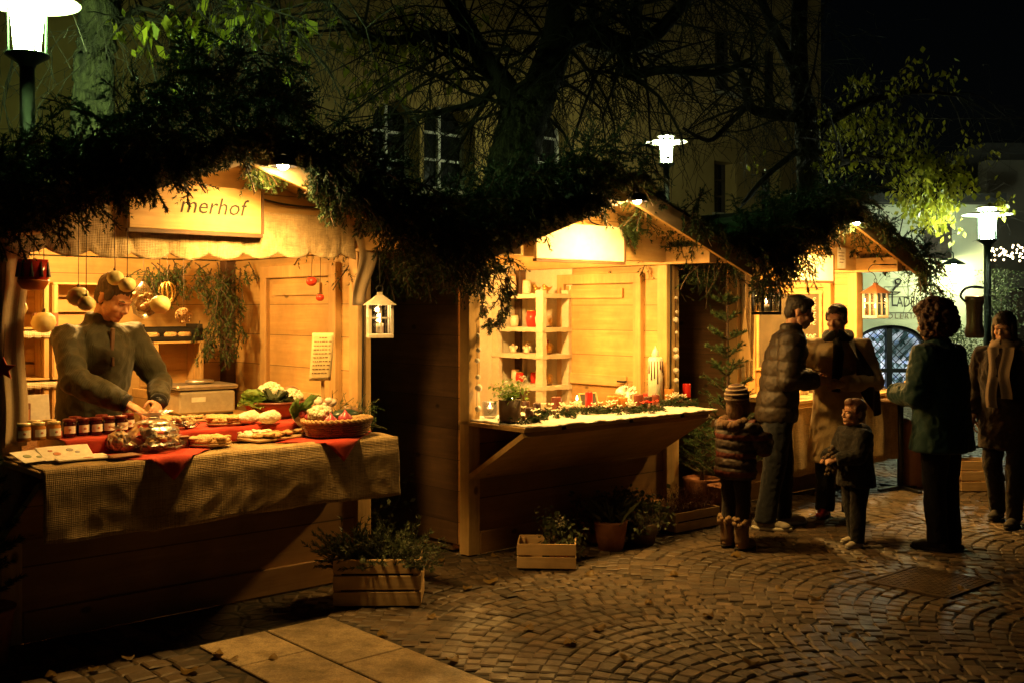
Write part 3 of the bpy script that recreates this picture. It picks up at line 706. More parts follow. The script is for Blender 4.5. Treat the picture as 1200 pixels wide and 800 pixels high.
# ================================================================== the stalls
D = 1.8; PZ, BZ0, BZ1, EAVE, RISE, OV = 2.0, 2.02, 2.24, 2.02, .50, .38
def gable_z(x, w): return EAVE + RISE*(1-abs(x-w/2)/(w/2+OV))
def stall(i, label, counter=True, door=True):
    s0, w = STALLS[i]; t = thing('market_stall', label, 'market stall', W(s0, 0), ANG, 'wooden market stalls')
    hx, hy, hz = M['pine_x'], M['pine_y'], M['pine_z']
    for x in (.05, w-.05):
        for y, h in ((0, PZ), (D-.06, PZ)):
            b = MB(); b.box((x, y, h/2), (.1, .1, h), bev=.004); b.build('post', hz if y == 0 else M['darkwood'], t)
    b = MB(); b.box((w/2, .0, .5), (w-.21, .035, .72)); b.build('front_panel', M['base_x'], t)
    b = MB(); b.box((w/2, -.035, .075), (w-.21, .03, .15), bev=.003); b.build('kick_board', M['base_x'], t)
    b = MB(); b.box((w/2, D/2+.03, .04), (w-.02, D-.2, .06)); b.build('floor_boards', M['darkwood'], t)
    for x, sg in ((.012, 1), (w-.012, -1)):
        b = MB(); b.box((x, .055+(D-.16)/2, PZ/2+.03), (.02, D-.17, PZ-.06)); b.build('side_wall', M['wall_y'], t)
        b = MB(); b.box((x-sg*.017, .055+(D-.16)/2, PZ/2+.03), (.012, D-.175, PZ-.07)); b.build('shaded_outer_face', M['shaded_y'], t)  # added outer skin, coloured dark to stand for the shade between stalls
    b = MB(); b.box((w/2, D-.02, PZ/2+.03), (w-.21, .02, PZ-.06)); b.prism([(.0, PZ+.01), (w, PZ+.01), (w, gable_z(w, w)-.01), (w/2, gable_z(w/2, w)-.03), (0, gable_z(0, w)-.01)], D-.03, D-.01)
    b.build('back_wall', M['wall_x'], t)
    # wall plates run out over the counter, the beam sits between them
    for x in (.05, w-.05):
        b = MB(); b.box((x, (D-.5)/2+.03, PZ+.07), (.09, D+.5, .135), bev=.004); b.build('wall_plate', hy, t)
    b = MB(); b.box((w/2, 0, (BZ0+BZ1)/2), (w-.195, .08, BZ1-BZ0), bev=.004); b.build('beam', hx, t)
    b = MB(); b.prism([(.1, BZ1+.003), (w-.1, BZ1+.003), (w/2+.03, gable_z(w/2, w)-.015), (w/2-.03, gable_z(w/2, w)-.015)], -.012, .012); b.build('gable_panel', M['wall_x'], t)
    for sg in (-1, 1):
        xe = w/2 + sg*(w/2+OV); th = .035
        b = MB(); b.prism([(w/2, EAVE+RISE), (xe, EAVE), (xe, EAVE+th), (w/2, EAVE+RISE+th)], -.5, D+.15); ro = b.build('roof_slope', M['soffit'], t)
        b = MB(); b.prism([(w/2, EAVE+RISE+th+.002), (xe+sg*.03, EAVE+th-.008), (xe+sg*.03, EAVE+th+.01), (w/2, EAVE+RISE+th+.02)], -.53, D+.18); b.build('roofing_felt', M['felt'], ro)
        b = MB(); b.prism([(w/2, EAVE+RISE+.03), (xe, EAVE+.03), (xe-sg*.02, EAVE-.11), (w/2, EAVE+RISE-.11)], -.533, -.503); b.build('bargeboard', hx, ro)
        b = MB(); b.prism([(w/2+sg*.005, EAVE+RISE-.015), (xe-sg*.02, EAVE-.02), (xe-sg*.07, EAVE-.09), (w/2+sg*.005, EAVE+RISE-.09)], .6, .66); b.build('rafter', hx, ro)
    if counter:
        c0, c1 = .0, w-.24; up = .02 if i == 0 else 0
        b = MB(); b.box(((c0+c1)/2, -.25, .885+up), (c1-c0, .7, .03), bev=.004); cn = b.build('counter', hx, t)
        b = MB(); b.add([(c0,-.58,.868),(c1,-.58,.868),(c1,-.03,.535),(c0,-.03,.535),(c0,-.6,.84),(c1,-.6,.84),(c1,-.05,.507),(c0,-.05,.507)], [(0,1,2,3),(7,6,5,4),(0,4,5,1),(1,5,6,2),(2,6,7,3),(3,7,4,0)])
        fl_o = b.build('drop_flap', M['base_x'] if i == 0 else M['pine_x'], cn)
    if door:
        x = w-.03
        b = MB()
        for y in (.3, 1.2): b.box((x-.012, y, .98), (.05, .085, 1.78), bev=.004)
        b.box((x-.013, .75, 1.905), (.05, .985, .085), bev=.004); b.build('door_frame', hz, t)
        b = MB(); b.box((x+.004, .75, .97), (.016, .82, 1.76)); dr = b.build('door', M['wall_y'], t)
        b = MB(); b.box((x-.014, .78, 1.05), (.02, .7, .09), bev=.002); b.build('batten', hy, dr); b = MB(); b.box((x-.014, .78, 1.78), (.02, .62, .08), bev=.002); b.build('batten', hy, dr)
        b = MB(); b.tube([(x-.02,.43,1.05),(x-.05,.43,1.05),(x-.05,.5,1.05)], .009, 6); b.build('handle', M['blackmetal'], dr)
    return t
def hinges(i, t):
    for x in (.35, 1.0, 1.55):
        b = MB(); b.box((x, -.6025, .885+(.02 if i == 0 else 0)), (.035, .003, .022)); b.tube([(x-.018,-.606,.872+(.02 if i == 0 else 0)),(x+.018,-.606,.872+(.02 if i == 0 else 0))], .005, 6); b.build('hinge', M['blackmetal'], t)
def cable(i, label, x):
    s0, w = STALLS[i]; b = MB(); z = gable_z(x, w)
    pts = [(x,-.62,2.45),(x+.05,-.3,2.4),(x+.12,-.062,2.31),(x+.3,-.06,2.262),(x+.55,-.062,2.25),(w-.16,-.064,2.255),(w-.075,-.064,2.1),(w-.07,-.064,1.6),(w-.075,-.064,1.0)]
    b.tube(spline(pts, [.006]*len(pts), 6)[0], .006, 6); o = tag(b.build('power_cable', M['blackmetal']), label, 'cable', 'lamp cables of the stalls'); o.location = W(s0, 0); o.rotation_euler.z = ANG
def flood(i, x, y, z, power, intern, label, size=.11):
    s0, w = STALLS[i]; t = thing('flood_lamp', label, 'lamp', W(s0+x, y, z), ANG, 'lamps under the stall gables')
    b = MB(); b.tube([(0,0,.02),(0,0,.09)], .012, 8); b.lathe([(.02,.03),(.06,.015),(.075,-.03),(.07,-.03),(.05,.005)], n=18); b.build('housing', M['blackmetal'], t)
    b = MB(); b.ball((0,0,-.02), (.03,.03,.03), 10, 8); b.build('light_bulb', M['bulb'], t)
    lamp('flood_light', W(s0+x, y, z-.065), power, WARM, size, 'SPOT', (R(24), 0, ANG), R(144), 1.0)
    lamp('gable_glow', W(s0+x, y+.16, z-.05), power*.05, WARM, .05)
    t2 = thing('ceiling_bulb', label.replace('floodlight under', 'bare bulb hanging inside, behind'), 'lamp', W(s0+w*.42, .75, 2.12), ANG, 'bulbs inside the stalls')
    b = MB(); b.tube([(0,0,.02),(0,0,.22)], .006, 6); b.lathe([(.018,-.01),(.02,.04),(.01,.05)], n=12); b.build('socket', M['blackmetal'], t2)
    b = MB(); b.ball((0,0,-.04), (.028,.028,.036), 10, 8); b.build('light_bulb', M['bulb'], t2)
    lamp('bulb_light', W(s0+w*.42, .75, 2.02), intern, WARM, .05)
lamp('wall_lamp_light', (SX(1107), YS-.42, SZ(318)-.03), 55, (1,1,.5), .06)
st1 = stall(0, 'produce stall with burlap counter, linen valance and fir covered gable')
st2 = stall(1, 'candle and wreath stall with open pine gable and fleece covered counter')
st3 = stall(2, 'drinks stall with blackboard price list behind the standing adults')
flood(0, 1.21, -.64, 2.42, 225, 105, 'floodlight under the gable of the produce stall')
flood(1, 1.02, -.64, 2.42, 350, 175, 'floodlight under the gable of the candle stall')
flood(2, .9, -.64, 2.42, 480, 300, 'floodlight under the gable of the drinks stall')
hinges(1, st2)
cable(0, 'black lamp cable running down the far post of the produce stall', 1.21)
cable(1, 'black lamp cable running down the far post of the candle stall', 1.02)
# sign boards (parts of their stalls)
def board(st, x0, x1, z0, z1, txt, size, tx, tz, m=None, shear=.25, y=-.075):
    b = MB(); b.box(((x0+x1)/2, y, (z0+z1)/2), (x1-x0, .03, z1-z0), bev=.004); o = b.build('sign_board', m or M['pine_x'], st)
    b = MB()
    for x in (x0+.1, x1-.1): b.box((x, (y+.015-.041)/2, (z0+z1)/2), (.04, -.043-y, z1-z0-.05))
    b.build('bracket_pair', M['darkwood'], o)
    b = MB(); b.box(((x0+x1)/2, y-.002, z0-.0105), (x1-x0+.012, .04, .02)); b.box((x1+.007, y-.001, (z0+z1)/2), (.014, .038, z1-z0)); b.build('edge_shadow_strip', M['darkwood'], o)  # added dark strips stand for the shadow along the board's lower and side edge
    if txt: text('lettering', txt, size, M['ink'], o, (tx, y-.0165, tz), shear=shear)
def fit(i, px0, px1, pyb, h, y):
    a, zb = PV(px0, pyb, y); c, _ = PV(px1, pyb, y); return a-STALLS[i][0], c-STALLS[i][0], zb, zb+h
f_ = fit(0, 150, 305, 267, .245, -.15); board(st1, *f_, 'merhof', .13, f_[0]+.46, f_[2]+.135, y=-.15)
f_ = fit(1, 627, 730, 303, .26, -.1); board(st2, *f_, '', 0, 0, 0, M['signpaint'], y=-.1)
f_ = fit(2, 918, 975, 328, .24, -.1); board(st3, *f_, '', 0, 0, 0, M['signpaint'], y=-.1)
s0, w0 = STALLS[0]
# linen valance of stall 1, scalloped
def val(u, v):
    x = .0 + u*2.0; sc_ = abs(math.sin(u*PI*9.3+.4))**.7; fl_ = math.exp(-(((u*9.3+.127) % 1 - .5)/.5)**8); z = 2.2 - v*(.235 + .038*sc_ + .02*math.sin(u*5)); return (x, -.095 - .022*v*sc_ - .02*v + .03*v*(.5-abs(mnoise.noise(Vector((u*22, v*1.2, 3))))), z)
b = MB(); b.grid(lambda u, v: (lambda p: (p[0], p[1] if not (.47 < p[0] < 1.28 and p[2] > 2.06) else min(p[1], -.096), p[2]))(val(u, v)), 260, 16); b.build('valance', M['linen'], st1, solid=.004)
def drp(u, v):
    x = 1.99 + .15*u*(1-.4*v) + .02*math.sin(v*6); z = 2.12 - v*(.45); return (x, -.1 - .008*math.sin(u*8+v*2) - .05*math.sin(v*PI), z)
b = MB(); b.grid(drp, 24, 16); b.build('curtain', M['drape'], st1, solid=.004)
def drp2(u, v):
    return (-.0 + .11*u + .012*math.sin(v*9), -.075 - .007*math.sin(u*9+v*2), 2.1 - v*1.12)
b = MB(); b.grid(drp2, 20, 30); b.build('curtain', M['drape'], st1, solid=.004)
# narrow boards at the right of stall 2's opening
b = MB(); b.box((STALLS[1][1]+.045, .0, 1.0), (.075, .05, 1.98), bev=.003); b.build('corner_board', M['pine_z'], st2)
b = MB(); b.box((STALLS[2][1]+.03, .0, 1.0), (.05, .05, 1.98), bev=.003); b.build('corner_board', M['pine_z'], st3)
# wood behind stall 3's counter front (cloth hanging) and note
b = MB(); b.box((1.62, -.055, 2.13), (.14, .004, .2)); n_ = b.build('price_note', M['paper'], st3)
b = MB()
for k in range(4): b.box((1.615+random.gauss(0,.005), -.0585, 2.18-.03*k), (.1-.01*k, .002, .007))
b.build('handwriting', M['greyink'], n_)
# ---------------------------------------------------------------- fir garlands on the roofs
def garland(i, label, density, thick, x0, x1, front_drop, extra=(), back=1.3, yf=None):
    s0, w = STALLS[i]; sp = []
    n = density
    for _ in range(n):                                       # a thick mat lying on the roof and over its front edge
        x = random.uniform(x0, x1); y = (yf(x) if yf else -.62) + abs(random.gauss(0, .45)); zt = gable_z(min(max(x, -OV), w+OV), w)+.06
        h = thick(x)*random.random()**.8*max(.2, 1-max(0, y)/back)
        sp.append(((x, y, zt+h), (random.gauss(0,.8), -.5+random.gauss(0,.6), random.gauss(.1,.45)), random.uniform(.2,.36), dict(tw=8, n=34, ln=.03, w=.0034, droop=.5)))
    for _ in range(int(n*.62)):                                       # sprays hanging in front of the gable
        x = random.uniform(x0, x1); zt = gable_z(min(max(x, -OV), w+OV), w)+.05; dr = front_drop(x)
        if dr <= .02: continue
        z = zt - random.random()*dr*.75 + .05
        sp.append(((x, -.58+random.gauss(0,.035), z), (random.gauss(0,.6), -.25+random.gauss(0,.3), -.7), min(.26, dr*.6+.09)*random.uniform(.7,1.2), dict(tw=9, n=36, ln=.026, w=.003, droop=.35)))
    sp += extra
    return greenery('fir_garland', label, 'fir garland', sp, W(s0, 0), ANG, group='fir garlands on the stall roofs')
w1 = STALLS[0][1]
g_thick1 = lambda x: .14 + .34*math.exp(-((x-1.08)/.55)**2)
def drop1(x):
    if x < .2: return .2
    if x < .7: return .17
    if x < 1.1: return .11
    if x < 1.45: return .05
    return .2 + .1*(x-1.4)
garland(0, 'thick dark fir garland heaped over the produce stall gable', 560, g_thick1, -.42, 2.58, drop1)
w2 = STALLS[1][1]
def drop2(x):
    if x < .45: return .07
    if x < .85: return .09
    if x < 1.2: return .03
    return .12 if random.random() < .22 else 0
garland(1, 'dark fir garland along the gable edge of the candle stall', 400, lambda x: (.26 if x < 1.2 else .1), -.42, 2.5, drop2, yf=lambda x: -.62 if x < 1.15 else -.4)
def drop3(x): return .32 if x < .25 else .2 if x < .5 else .12 if x < 1.0 else (.1 if random.random() < .3 else 0) if x < 2.1 else .42
garland(2, 'bushy fir garland hanging over the drinks stall gable', 420, lambda x: .2 if x < 1.1 else .1, -.45, 2.5, drop3, yf=lambda x: -.62 if x < 1.05 or x > 2.15 else -.42)
# boughs bridging the two gaps between the roofs
def bridge(sa, sb, label, n, z0, z1):
    sp = []
    for _ in range(n):
        x = random.uniform(0, sb-sa); y = random.uniform(-.45, .5); 
        sp.append(((x, y, z0+random.random()*(z1-z0)), (random.gauss(0,.8), random.gauss(-.2,.5), random.gauss(-.2,.5)), random.uniform(.2,.38), dict(tw=6, n=26, ln=.032, w=.0034, droop=.8)))
    greenery('fir_boughs', label, 'fir boughs', sp, W(sa, 0), ANG, group='fir boughs between the stall roofs')
bridge(1.98, 2.95, 'dark fir boughs filling the gap between the first two roofs', 210, 1.93, 2.32)
bridge(4.95, 5.7, 'dark fir boughs between the candle stall and the drinks stall', 110, 1.98, 2.26)
# tarpaulin on the left roof slope of the drinks stall
s3, w3 = STALLS[2]
def tp(u, v):
    x = -.45 + u*1.25; return (x, -.4 + v*2.2, gable_z(max(x, -OV), w3)+.075 + .018*math.sin(u*17+v*5) + .02*math.sin(v*13+u*4))
b = MB(); b.grid(tp, 40, 30); tag(b.build('tarpaulin', M['tarp'], None, solid=.004), 'dark green tarpaulin stretched over the drinks stall roof', 'tarpaulin').location = W(s3, 0); bpy.data.objects['tarpaulin'].rotation_euler.z = ANG
# a fir sprig tucked beside the candle stall's sign, and one by the drinks sign
sp = [((0,0,0), (1,-.2,.1+.5*random.gauss(0,.5)), .2, dict(tw=7, n=40, ln=.03, w=.003, droop=.9)) for _ in range(9)]
greenery('fir_sprig', 'fresh fir sprig tucked beside the blank bright sign board', 'fir sprig', sp, PW(725, 268, -.11), ANG, M['needle2'])
sp = [((0,0,0), (random.gauss(.2,.6),-.4,-.5+random.gauss(0,.3)), .15, dict(tw=6, n=36, ln=.028, w=.003, droop=.4)) for _ in range(9)]
greenery('fir_sprig', 'lit pale fir sprig dangling beside the farm name board', 'fir sprig', sp, PW(309, 200, -.3), ANG, M['needle2'])
# foliage garland inside the produce stall, draped along the back and down the side wall
sp = []
for _ in range(60):
    s, z = PV(random.uniform(165,300), random.uniform(302,335), 1.45); 
    sp.append((W(s, 1.45+random.gauss(0,.05), z)-W(0,0), (random.gauss(0,.6), random.gauss(-.2,.3), -.5), .18, dict(tw=5, n=22, ln=.03, w=.0035, droop=.6)))
for _ in range(46):
    s, z = PV(random.gauss(258,12), random.uniform(325,408), 1.3)
    sp.append((W(s, 1.3+random.gauss(0,.05), z)-W(0,0), (random.gauss(0,.5), random.gauss(-.2,.3), -.9), .16, dict(tw=5, n=22, ln=.028, w=.0035, droop=.6)))
greenery('foliage_garland', 'green foliage garland hung along the back of the produce stall', 'foliage garland', sp, W(0,0), 0, M['needle2'])
# wreath on the candle stall's near post
sp = []
for k in range(64):
    a = random.random()*2*PI; r = .17+random.gauss(0,.018)
    sp.append(((random.gauss(0,.025), r*math.cos(a)*.8, r*math.sin(a)*1.15), (random.gauss(0,.4)+.3, -math.sin(a), math.cos(a)), .1, dict(tw=4, n=20, ln=.026, w=.003, droop=.3)))
wr = greenery('door_wreath', 'dark fir wreath with cones hung on the candle stall post', 'wreath', sp, W(2.96, -.11, 1.74), ANG)
for k in range(12):
    a = k*.52; cb = MB(); cb.ball((.04, .17*math.cos(a)*.8, .17*math.sin(a)*1.15), (.02,.02,.024), 8, 6); cb.build('cone', M['darkwood'], wr)
# burlap over stall 1's counter
def bur(u, v):
    x = -.115 + u*1.945; L = v*1.0
    wv = .008*math.sin(u*17+1)+.004*math.sin(u*41)
    if L < .62: return (x, .02 - L, .928 + .004*math.sin(u*30+L*20))
    k = (L-.62)/.38; drop = k*(.325 + .008*math.sin(u*7)+.003*math.sin(u*23)); cr = .016*k*(.45-abs(mnoise.noise(Vector((u*7+k*.8, k*1.3, 5))))) + .008*k*(.5-abs(mnoise.noise(Vector((u*17, k*3, 9))))); return (x + .015*k*(u-.5), -.61 - wv*k - .012*min(1, k*4) - cr, .925 - drop - .006*mnoise.noise(Vector((u*9, 3, 1)))*k)
b = MB(); b.grid(bur, 160, 50); o = tag(b.build('burlap_cloth', M['burlap'], None, solid=.005), 'coarse burlap cloth covering the produce counter and hanging over its front', 'tablecloth'); o.location = W(0,0); o.rotation_euler.z = ANG
def redsq(name, label, s, v, half, rot, zoff):
    """a square of red cotton laid cornerwise, its front corner hanging over the edge"""
    b = MB(); c, sn = math.cos(rot), math.sin(rot)
    def f(u, q):
        a, d = (u-.5)*2*half, (q-.5)*2*half; x = a*c-d*sn; y = a*sn+d*c; X, Yv = s+x, v+y; z = .936+zoff + .003*math.sin(a*30)+.002*math.sin(d*27)
        edge = -.632
        if Yv < edge: ex = edge - Yv; return (X, edge-.012-.006*math.sin(X*40), z-ex-.004)
        return (X, Yv, z)
    b.grid(f, 36, 36); o = tag(b.build(name, M['redcloth'], None, solid=.003), label, 'cloth', 'red cloths on the produce counter'); o.location = W(0,0); o.rotation_euler.z = ANG
def sv(px, py, z=.91):
    p = G(px, py, z); d = p - W(0,0); return d.x*.748+d.y*.664, -d.x*.664+d.y*.748
s_, v_ = sv(178, 535); redsq('red_cloth', 'red cloth laid cornerwise under the biscuit bags', s_, -.36, .265, PI/4, 0)
s_, v_ = sv(352, 512); redsq('red_cloth', 'red cloth laid cornerwise between flat breads and vegetable basket', s_-.02, -.36, .265, PI/4, .0)
b = MB(); b.box((.78, -.07, .97), (1.36, .42, .075), bev=.004); o = tag(b.build('display_riser', M['pine_x']), 'low pine step under red cloth at the rear of the produce counter', 'display step'); o.location = W(0,0); o.rotation_euler.z = ANG
def rr(u, q):
    x = .09 + u*1.38; L = q*.56
    if L < .44: return (x, .145-L, 1.013 + .002*math.sin(x*33+L*20))
    return (x, -.292-.006*math.sin(x*31)*(L-.4)*10, 1.011-(L-.44)*.6)
b = MB(); b.grid(rr, 60, 24); o = tag(b.build('red_cloth', M['redcloth'], None, solid=.003), 'long red cloth over the raised step behind the breads', 'cloth', 'red cloths on the produce counter'); o.location = W(0,0); o.rotation_euler.z = ANG
# fleece on the candle counter
def fle(u, v):
    x = .02 + u*(w2-.27); L = v*.75; return (x, .08-L, .906 + .010*mnoise.noise(Vector((x*9, L*9, 1)))+.006*mnoise.noise(Vector((x*30, L*30, 4))))
b = MB(); b.grid(fle, 80, 30); o = tag(b.build('fleece_cover', M['whitecloth'], None, solid=.012), 'white fleece like snow spread over the candle counter', 'table cover'); o.location = W(STALLS[1][0], 0); o.rotation_euler.z = ANG
# ================================================================== goods on the produce stall
ZA, ZB, ZC = .942, 1.018, .922
def on(px, py, z): p = G(px, py, z); return p
def clampv(p, v0, v1):
    d = p - W(0,0); s, v = d.x*.748+d.y*.664, -d.x*.664+d.y*.748; v = min(max(v, v0), v1); return W(s, v, p.z)
def at_v(px, v, z): s, _ = PV(px, 400, v); return W(s, v, z)
def jar(label, loc, r, h, content, lidm, group, lab=True, name='jam_jar', cat='jar'):
    t = thing(name, label, cat, loc, ANG+random.uniform(-.2,.2), group)
    b = MB(); b.lathe([(r*.9,0),(r,.006),(r,h*.74),(r*.82,h*.84),(r*.82,h*.86)], n=18); b.build('glass_body', content, t)
    b = MB(); b.lathe([(r*.9,h*.85),(r*.92,h*.87),(r*.92,h*.98),(r*.86,h)], n=18); b.build('lid', lidm, t)
    if lab:
        b = MB(); b.grid(lambda u, v: (r*1.015*math.sin((u-.5)*1.9), -r*1.015*math.cos((u-.5)*1.9), h*(.2+.42*v)), 8, 1); l = b.build('label_sticker', M['paper'], t)
        b = MB(); b.ball((0,-r*1.02,h*.42), (r*.22,.0012,h*.07), 8, 4); b.build('printed_mark', M['print_red'], l)
    return t
j0 = jar('dark jam jar with white label nearest the amber honey jars', at_v(81, -.16, ZB), .033, .088, M['jam'], M['lid'], 'dark jam jars in a row')
for px, l in ((97, 'dark jam jar with white label, second along from the honey jars'), (112, 'dark jam jar half hidden behind the ribboned biscuit bag'), (127, 'dark jam jar with white label just past the ribboned biscuit bag'), (142, 'dark jam jar with white label nearest the vendor\'s hand')):
    dup(j0, at_v(px, -.16+random.uniform(-.01,.01), ZB), ANG+random.uniform(-.2,.2), l)
for px, v, l in ((88, -.05, 'jam jar peeping out behind the first two labelled jars'), (119, -.05, 'jam jar standing behind the middle of the labelled row'), (150, -.06, 'jam jar in the rear row closest to the vendor\'s sleeve')):
    dup(j0, at_v(px, v, ZB), ANG, l)
h0 = jar('amber honey jar with pale lid in front, closest to the jam jars', at_v(63, -.2, ZB), .034, .085, M['honey'], M['goldlid'], 'amber honey jars', name='honey_jar')
dup(h0, at_v(45, -.2, ZB), ANG+.2, 'amber honey jar in the middle of the front three')
dup(h0, at_v(28, -.2, ZB), ANG-.2, 'amber honey jar nearest the linen curtain')
dup(h0, at_v(40, -.09, ZB), ANG, 'amber honey jar standing behind the front three, by the curtain')
dup(h0, at_v(58, -.09, ZB), ANG, 'amber honey jar standing behind, under the white card')
# white card stand and a flat box behind the honey
def slab_thing(name, label, cat, loc, rz, size, tilt, m, group=None, marks=()):
    t = thing(name, label, cat, loc, rz, group); b = MB(); rot = Matrix.Rotation(tilt, 4, 'X'); b.at(rot); b.box((0,0,size[2]/2), size, bev=.002); b.build('sheet', m, t)
    for (mx, my, mr, mm) in marks:
        b = MB(); b.at(rot); b.ball((mx, my, size[2]+.0005), (mr, mr*.8, .0012), 10, 4); b.build('printed_picture', mm, t)
    return t
t = thing('price_card', 'large blank white card standing behind the honey jars', 'card', at_v(44, .06, ZB), ANG); b = MB(); b.at(Matrix.Rotation(-.15, 4, 'X')); b.box((0,0,.1), (.13,.004,.2), bev=.002); b.build('sheet', M['paper'], t); b = MB(); b.box((0,.045,.04), (.05,.06,.08)); b.build('stand', M['card'], t)
t = thing('bottle_box', 'dark brown carton beside the white card at the curtain', 'box', at_v(24, .06, ZB), ANG+.3); b = MB(); b.box((0,0,.08), (.07,.07,.16), bev=.003); b.build('carton', M['card'], t); b = MB(); b.box((0,-.0365,.1), (.05,.002,.06)); b.build('label_sticker', M['print_red'], t)
# leaflets and cards at the near corner
lv = -.42
def leaflet(label, px, py, v, size, tilt, rz, marks, z0=None):
    s, z = PV(px, py, v); return slab_thing('greeting_card', label, 'card', W(s, v, z0 if z0 else ZA), ANG+rz, size, tilt, M['paper'], 'white printed cards', marks)
leaflet('white card with grey printed shapes, closest to the ribboned biscuit bag', 88, 518, -.36, (.15,.13,.004), .42, -.05, [(-.02,.02,.018,M['print_grey']), (.01,-.005,.013,M['print_grey'])], ZA+.022)
leaflet('white card with a printed orange pastry, between two other cards', 63, 519, -.36, (.13,.13,.004), .4, .1, [(-.01,.02,.012,M['print_red']), (.01,-.012,.02,M['print_red'])], ZA+.024)
leaflet('white card with faded green print at the curtain end', 36, 522, -.38, (.15,.12,.004), .34, .35, [(-.02,0,.022,M['print_green']), (.03,-.02,.014,M['print_green'])], ZA+.022)
slab_thing('leaflet', 'flat white leaflet lying under the three printed cards', 'leaflet', W(.12, -.43, ZA), ANG-.1, (.24,.16,.008), 0, M['paper'], None, [(.02,-.05,.025,M['print_red'])])
slab_thing('leaflet', 'thin brown edged leaflet lying beside the red cloth', 'leaflet', W(.29, -.5, ZA+.002), ANG+.15, (.16,.1,.006), 0, M['card'])
# biscuit bags
def bag(label, loc, rx, ry, h, tie=True, seed=0, group='cellophane biscuit bags', name='biscuit_bag', fill=None):
    t = thing(name, label, 'bag', loc, ANG+random.uniform(-.4,.4), group); r_ = random.Random(seed)
    b = MB()
    for k in range(26):
        a = r_.random()*6.28; q = r_.random()**.5*.75; z = .02+r_.random()*h*.5
        b.ball((rx*q*math.cos(a), ry*q*math.sin(a), z), (.022,.022,.011), 8, 5, Matrix.Rotation(r_.random()*3, 3, 'X') @ Matrix.Rotation(r_.random()*3, 3, 'Y'))
    b.build('biscuits', fill or M['cookie'], t)
    b = MB()
    def f(u, v):
        a = u*2*PI; z = v*h; pr = (.75+.35*math.sin(PI*min(1, v*1.55))) if v < .62 else max(.16, 1.0-(v-.62)*4.2) if v < .82 else .16+(v-.82)*3.6
        n = 1+.16*mnoise.noise(Vector((math.cos(a)*2.2, math.sin(a)*2.2, v*5+seed*3)))+.05*math.sin(a*11+v*9)
        return (rx*pr*n*math.cos(a), ry*pr*n*math.sin(a), z)
    b.grid(f, 36, 18); b.build('cellophane', M['cello'], t)
    b = MB(); b.lathe([(rx*.2,h*.79),(rx*.23,h*.81),(rx*.2,h*.83)], n=12)
    b.build('ribbon_tie', M['redcloth'] if tie else M['garlic'], t)
bag('small cellophane bag of biscuits tied upright beside the jam jars', clampv(on(121,524,ZA), -.55, -.31), .055, .05, .13, True, 1)
bag('flat cellophane bag of pale biscuits lying next to the brown box', clampv(on(143,526,ZA), -.5, -.31), .07, .05, .07, False, 2)
bag('largest crumpled cellophane bag heaped with biscuits under the vendor\'s hand', clampv(on(180,521,ZA+.02), -.5, -.31), .12, .09, .17, False, 3, fill=M['sugar'])
bag('wide low cellophane bag of broken biscuits at the cloth corner', clampv(on(190,527,ZA), -.56, -.4), .12, .06, .075, False, 4)
bag('reddish cellophane packet lying behind the largest biscuit bag', at_v(214, -.18, ZB), .08, .06, .06, True, 5)
t = thing('gift_box', 'small dark brown cardboard box beside the biscuit bags', 'box', clampv(on(212,523,ZA), -.55, -.3), ANG-.15); b = MB(); b.box((0,0,.025), (.08,.055,.05), bev=.002); b.build('carton', M['card'], t); b = MB(); b.box((0,0,.052), (.083,.058,.006), bev=.002); b.build('lid', M['card'], t)
# flat breads and loaves
def plated(label, px, py, z, v0, v1, rx, ry, bm_, n, hgt, square=False, seed=0, name='bread_plate', cat='plate of bread', loaf=None):
    t = thing(name, label, cat, clampv(on(px, py, z), v0, v1), ANG+random.uniform(-.2,.2), 'boards of flat bread and cakes'); r_ = random.Random(seed)
    b = MB()
    if square: b.box((0,0,.006), (rx*2, ry*2, .012), bev=.003)
    else: b.lathe([(rx*.9,0),(rx,.008),(rx,.014),(rx*.9,.016)], n=28, sy=ry/rx)
    b.build('plate', M['plate'], t)
    b = MB()
    if not square: b.lathe([(rx*.94,.016),(rx*.97,.025),(rx*.9,.036),(rx*.6,.041),(.01,.043)], n=28, sy=ry/rx, wob=.03)
    for k in range(n):
        a = r_.random()*6.28; q = r_.random()**.5*.82; b.ball((rx*q*math.cos(a), ry*q*math.sin(a), (.022 if square else .038)+r_.random()*hgt), (.022+r_.random()*.016, .018+r_.random()*.012, .010), 8, 5, Matrix.Rotation(r_.random()*3, 3, 'Z') @ Matrix.Rotation(r_.gauss(0,.25), 3, 'X'))
    b.build('flat_bread', bm_, t); return t
plated('round flat bread with golden topping nearest the small brown box', 246, 521, ZA, -.55, -.3, .115, .085, M['bread'], 34, .004, seed=1)
plated('round flat bread on the red step behind the nearest flat bread', 266, 497, ZB, -.26, .1, .12, .08, M['bread'], 30, .004, seed=2)
plated('tray of crumbly almond slices at the front of the counter', 318, 514, ZA, -.56, -.3, .15, .075, M['bread'], 46, .012, True, 3)
plated('oval pale nut cake between two flat breads', 286, 512, ZA, -.45, -.3, .1, .06, M['sugar'], 24, .004, seed=4)
plated('dark tray of reddish fruit bread by the vegetable basket', 345, 506, ZA, -.42, -.3, .15, .06, M['cookie'], 40, .01, True, 5)
plated('thin wooden board with dark crust bread near the scale', 232, 491, ZB, -.1, .12, .12, .06, M['cookie'], 16, .003, True, 6)
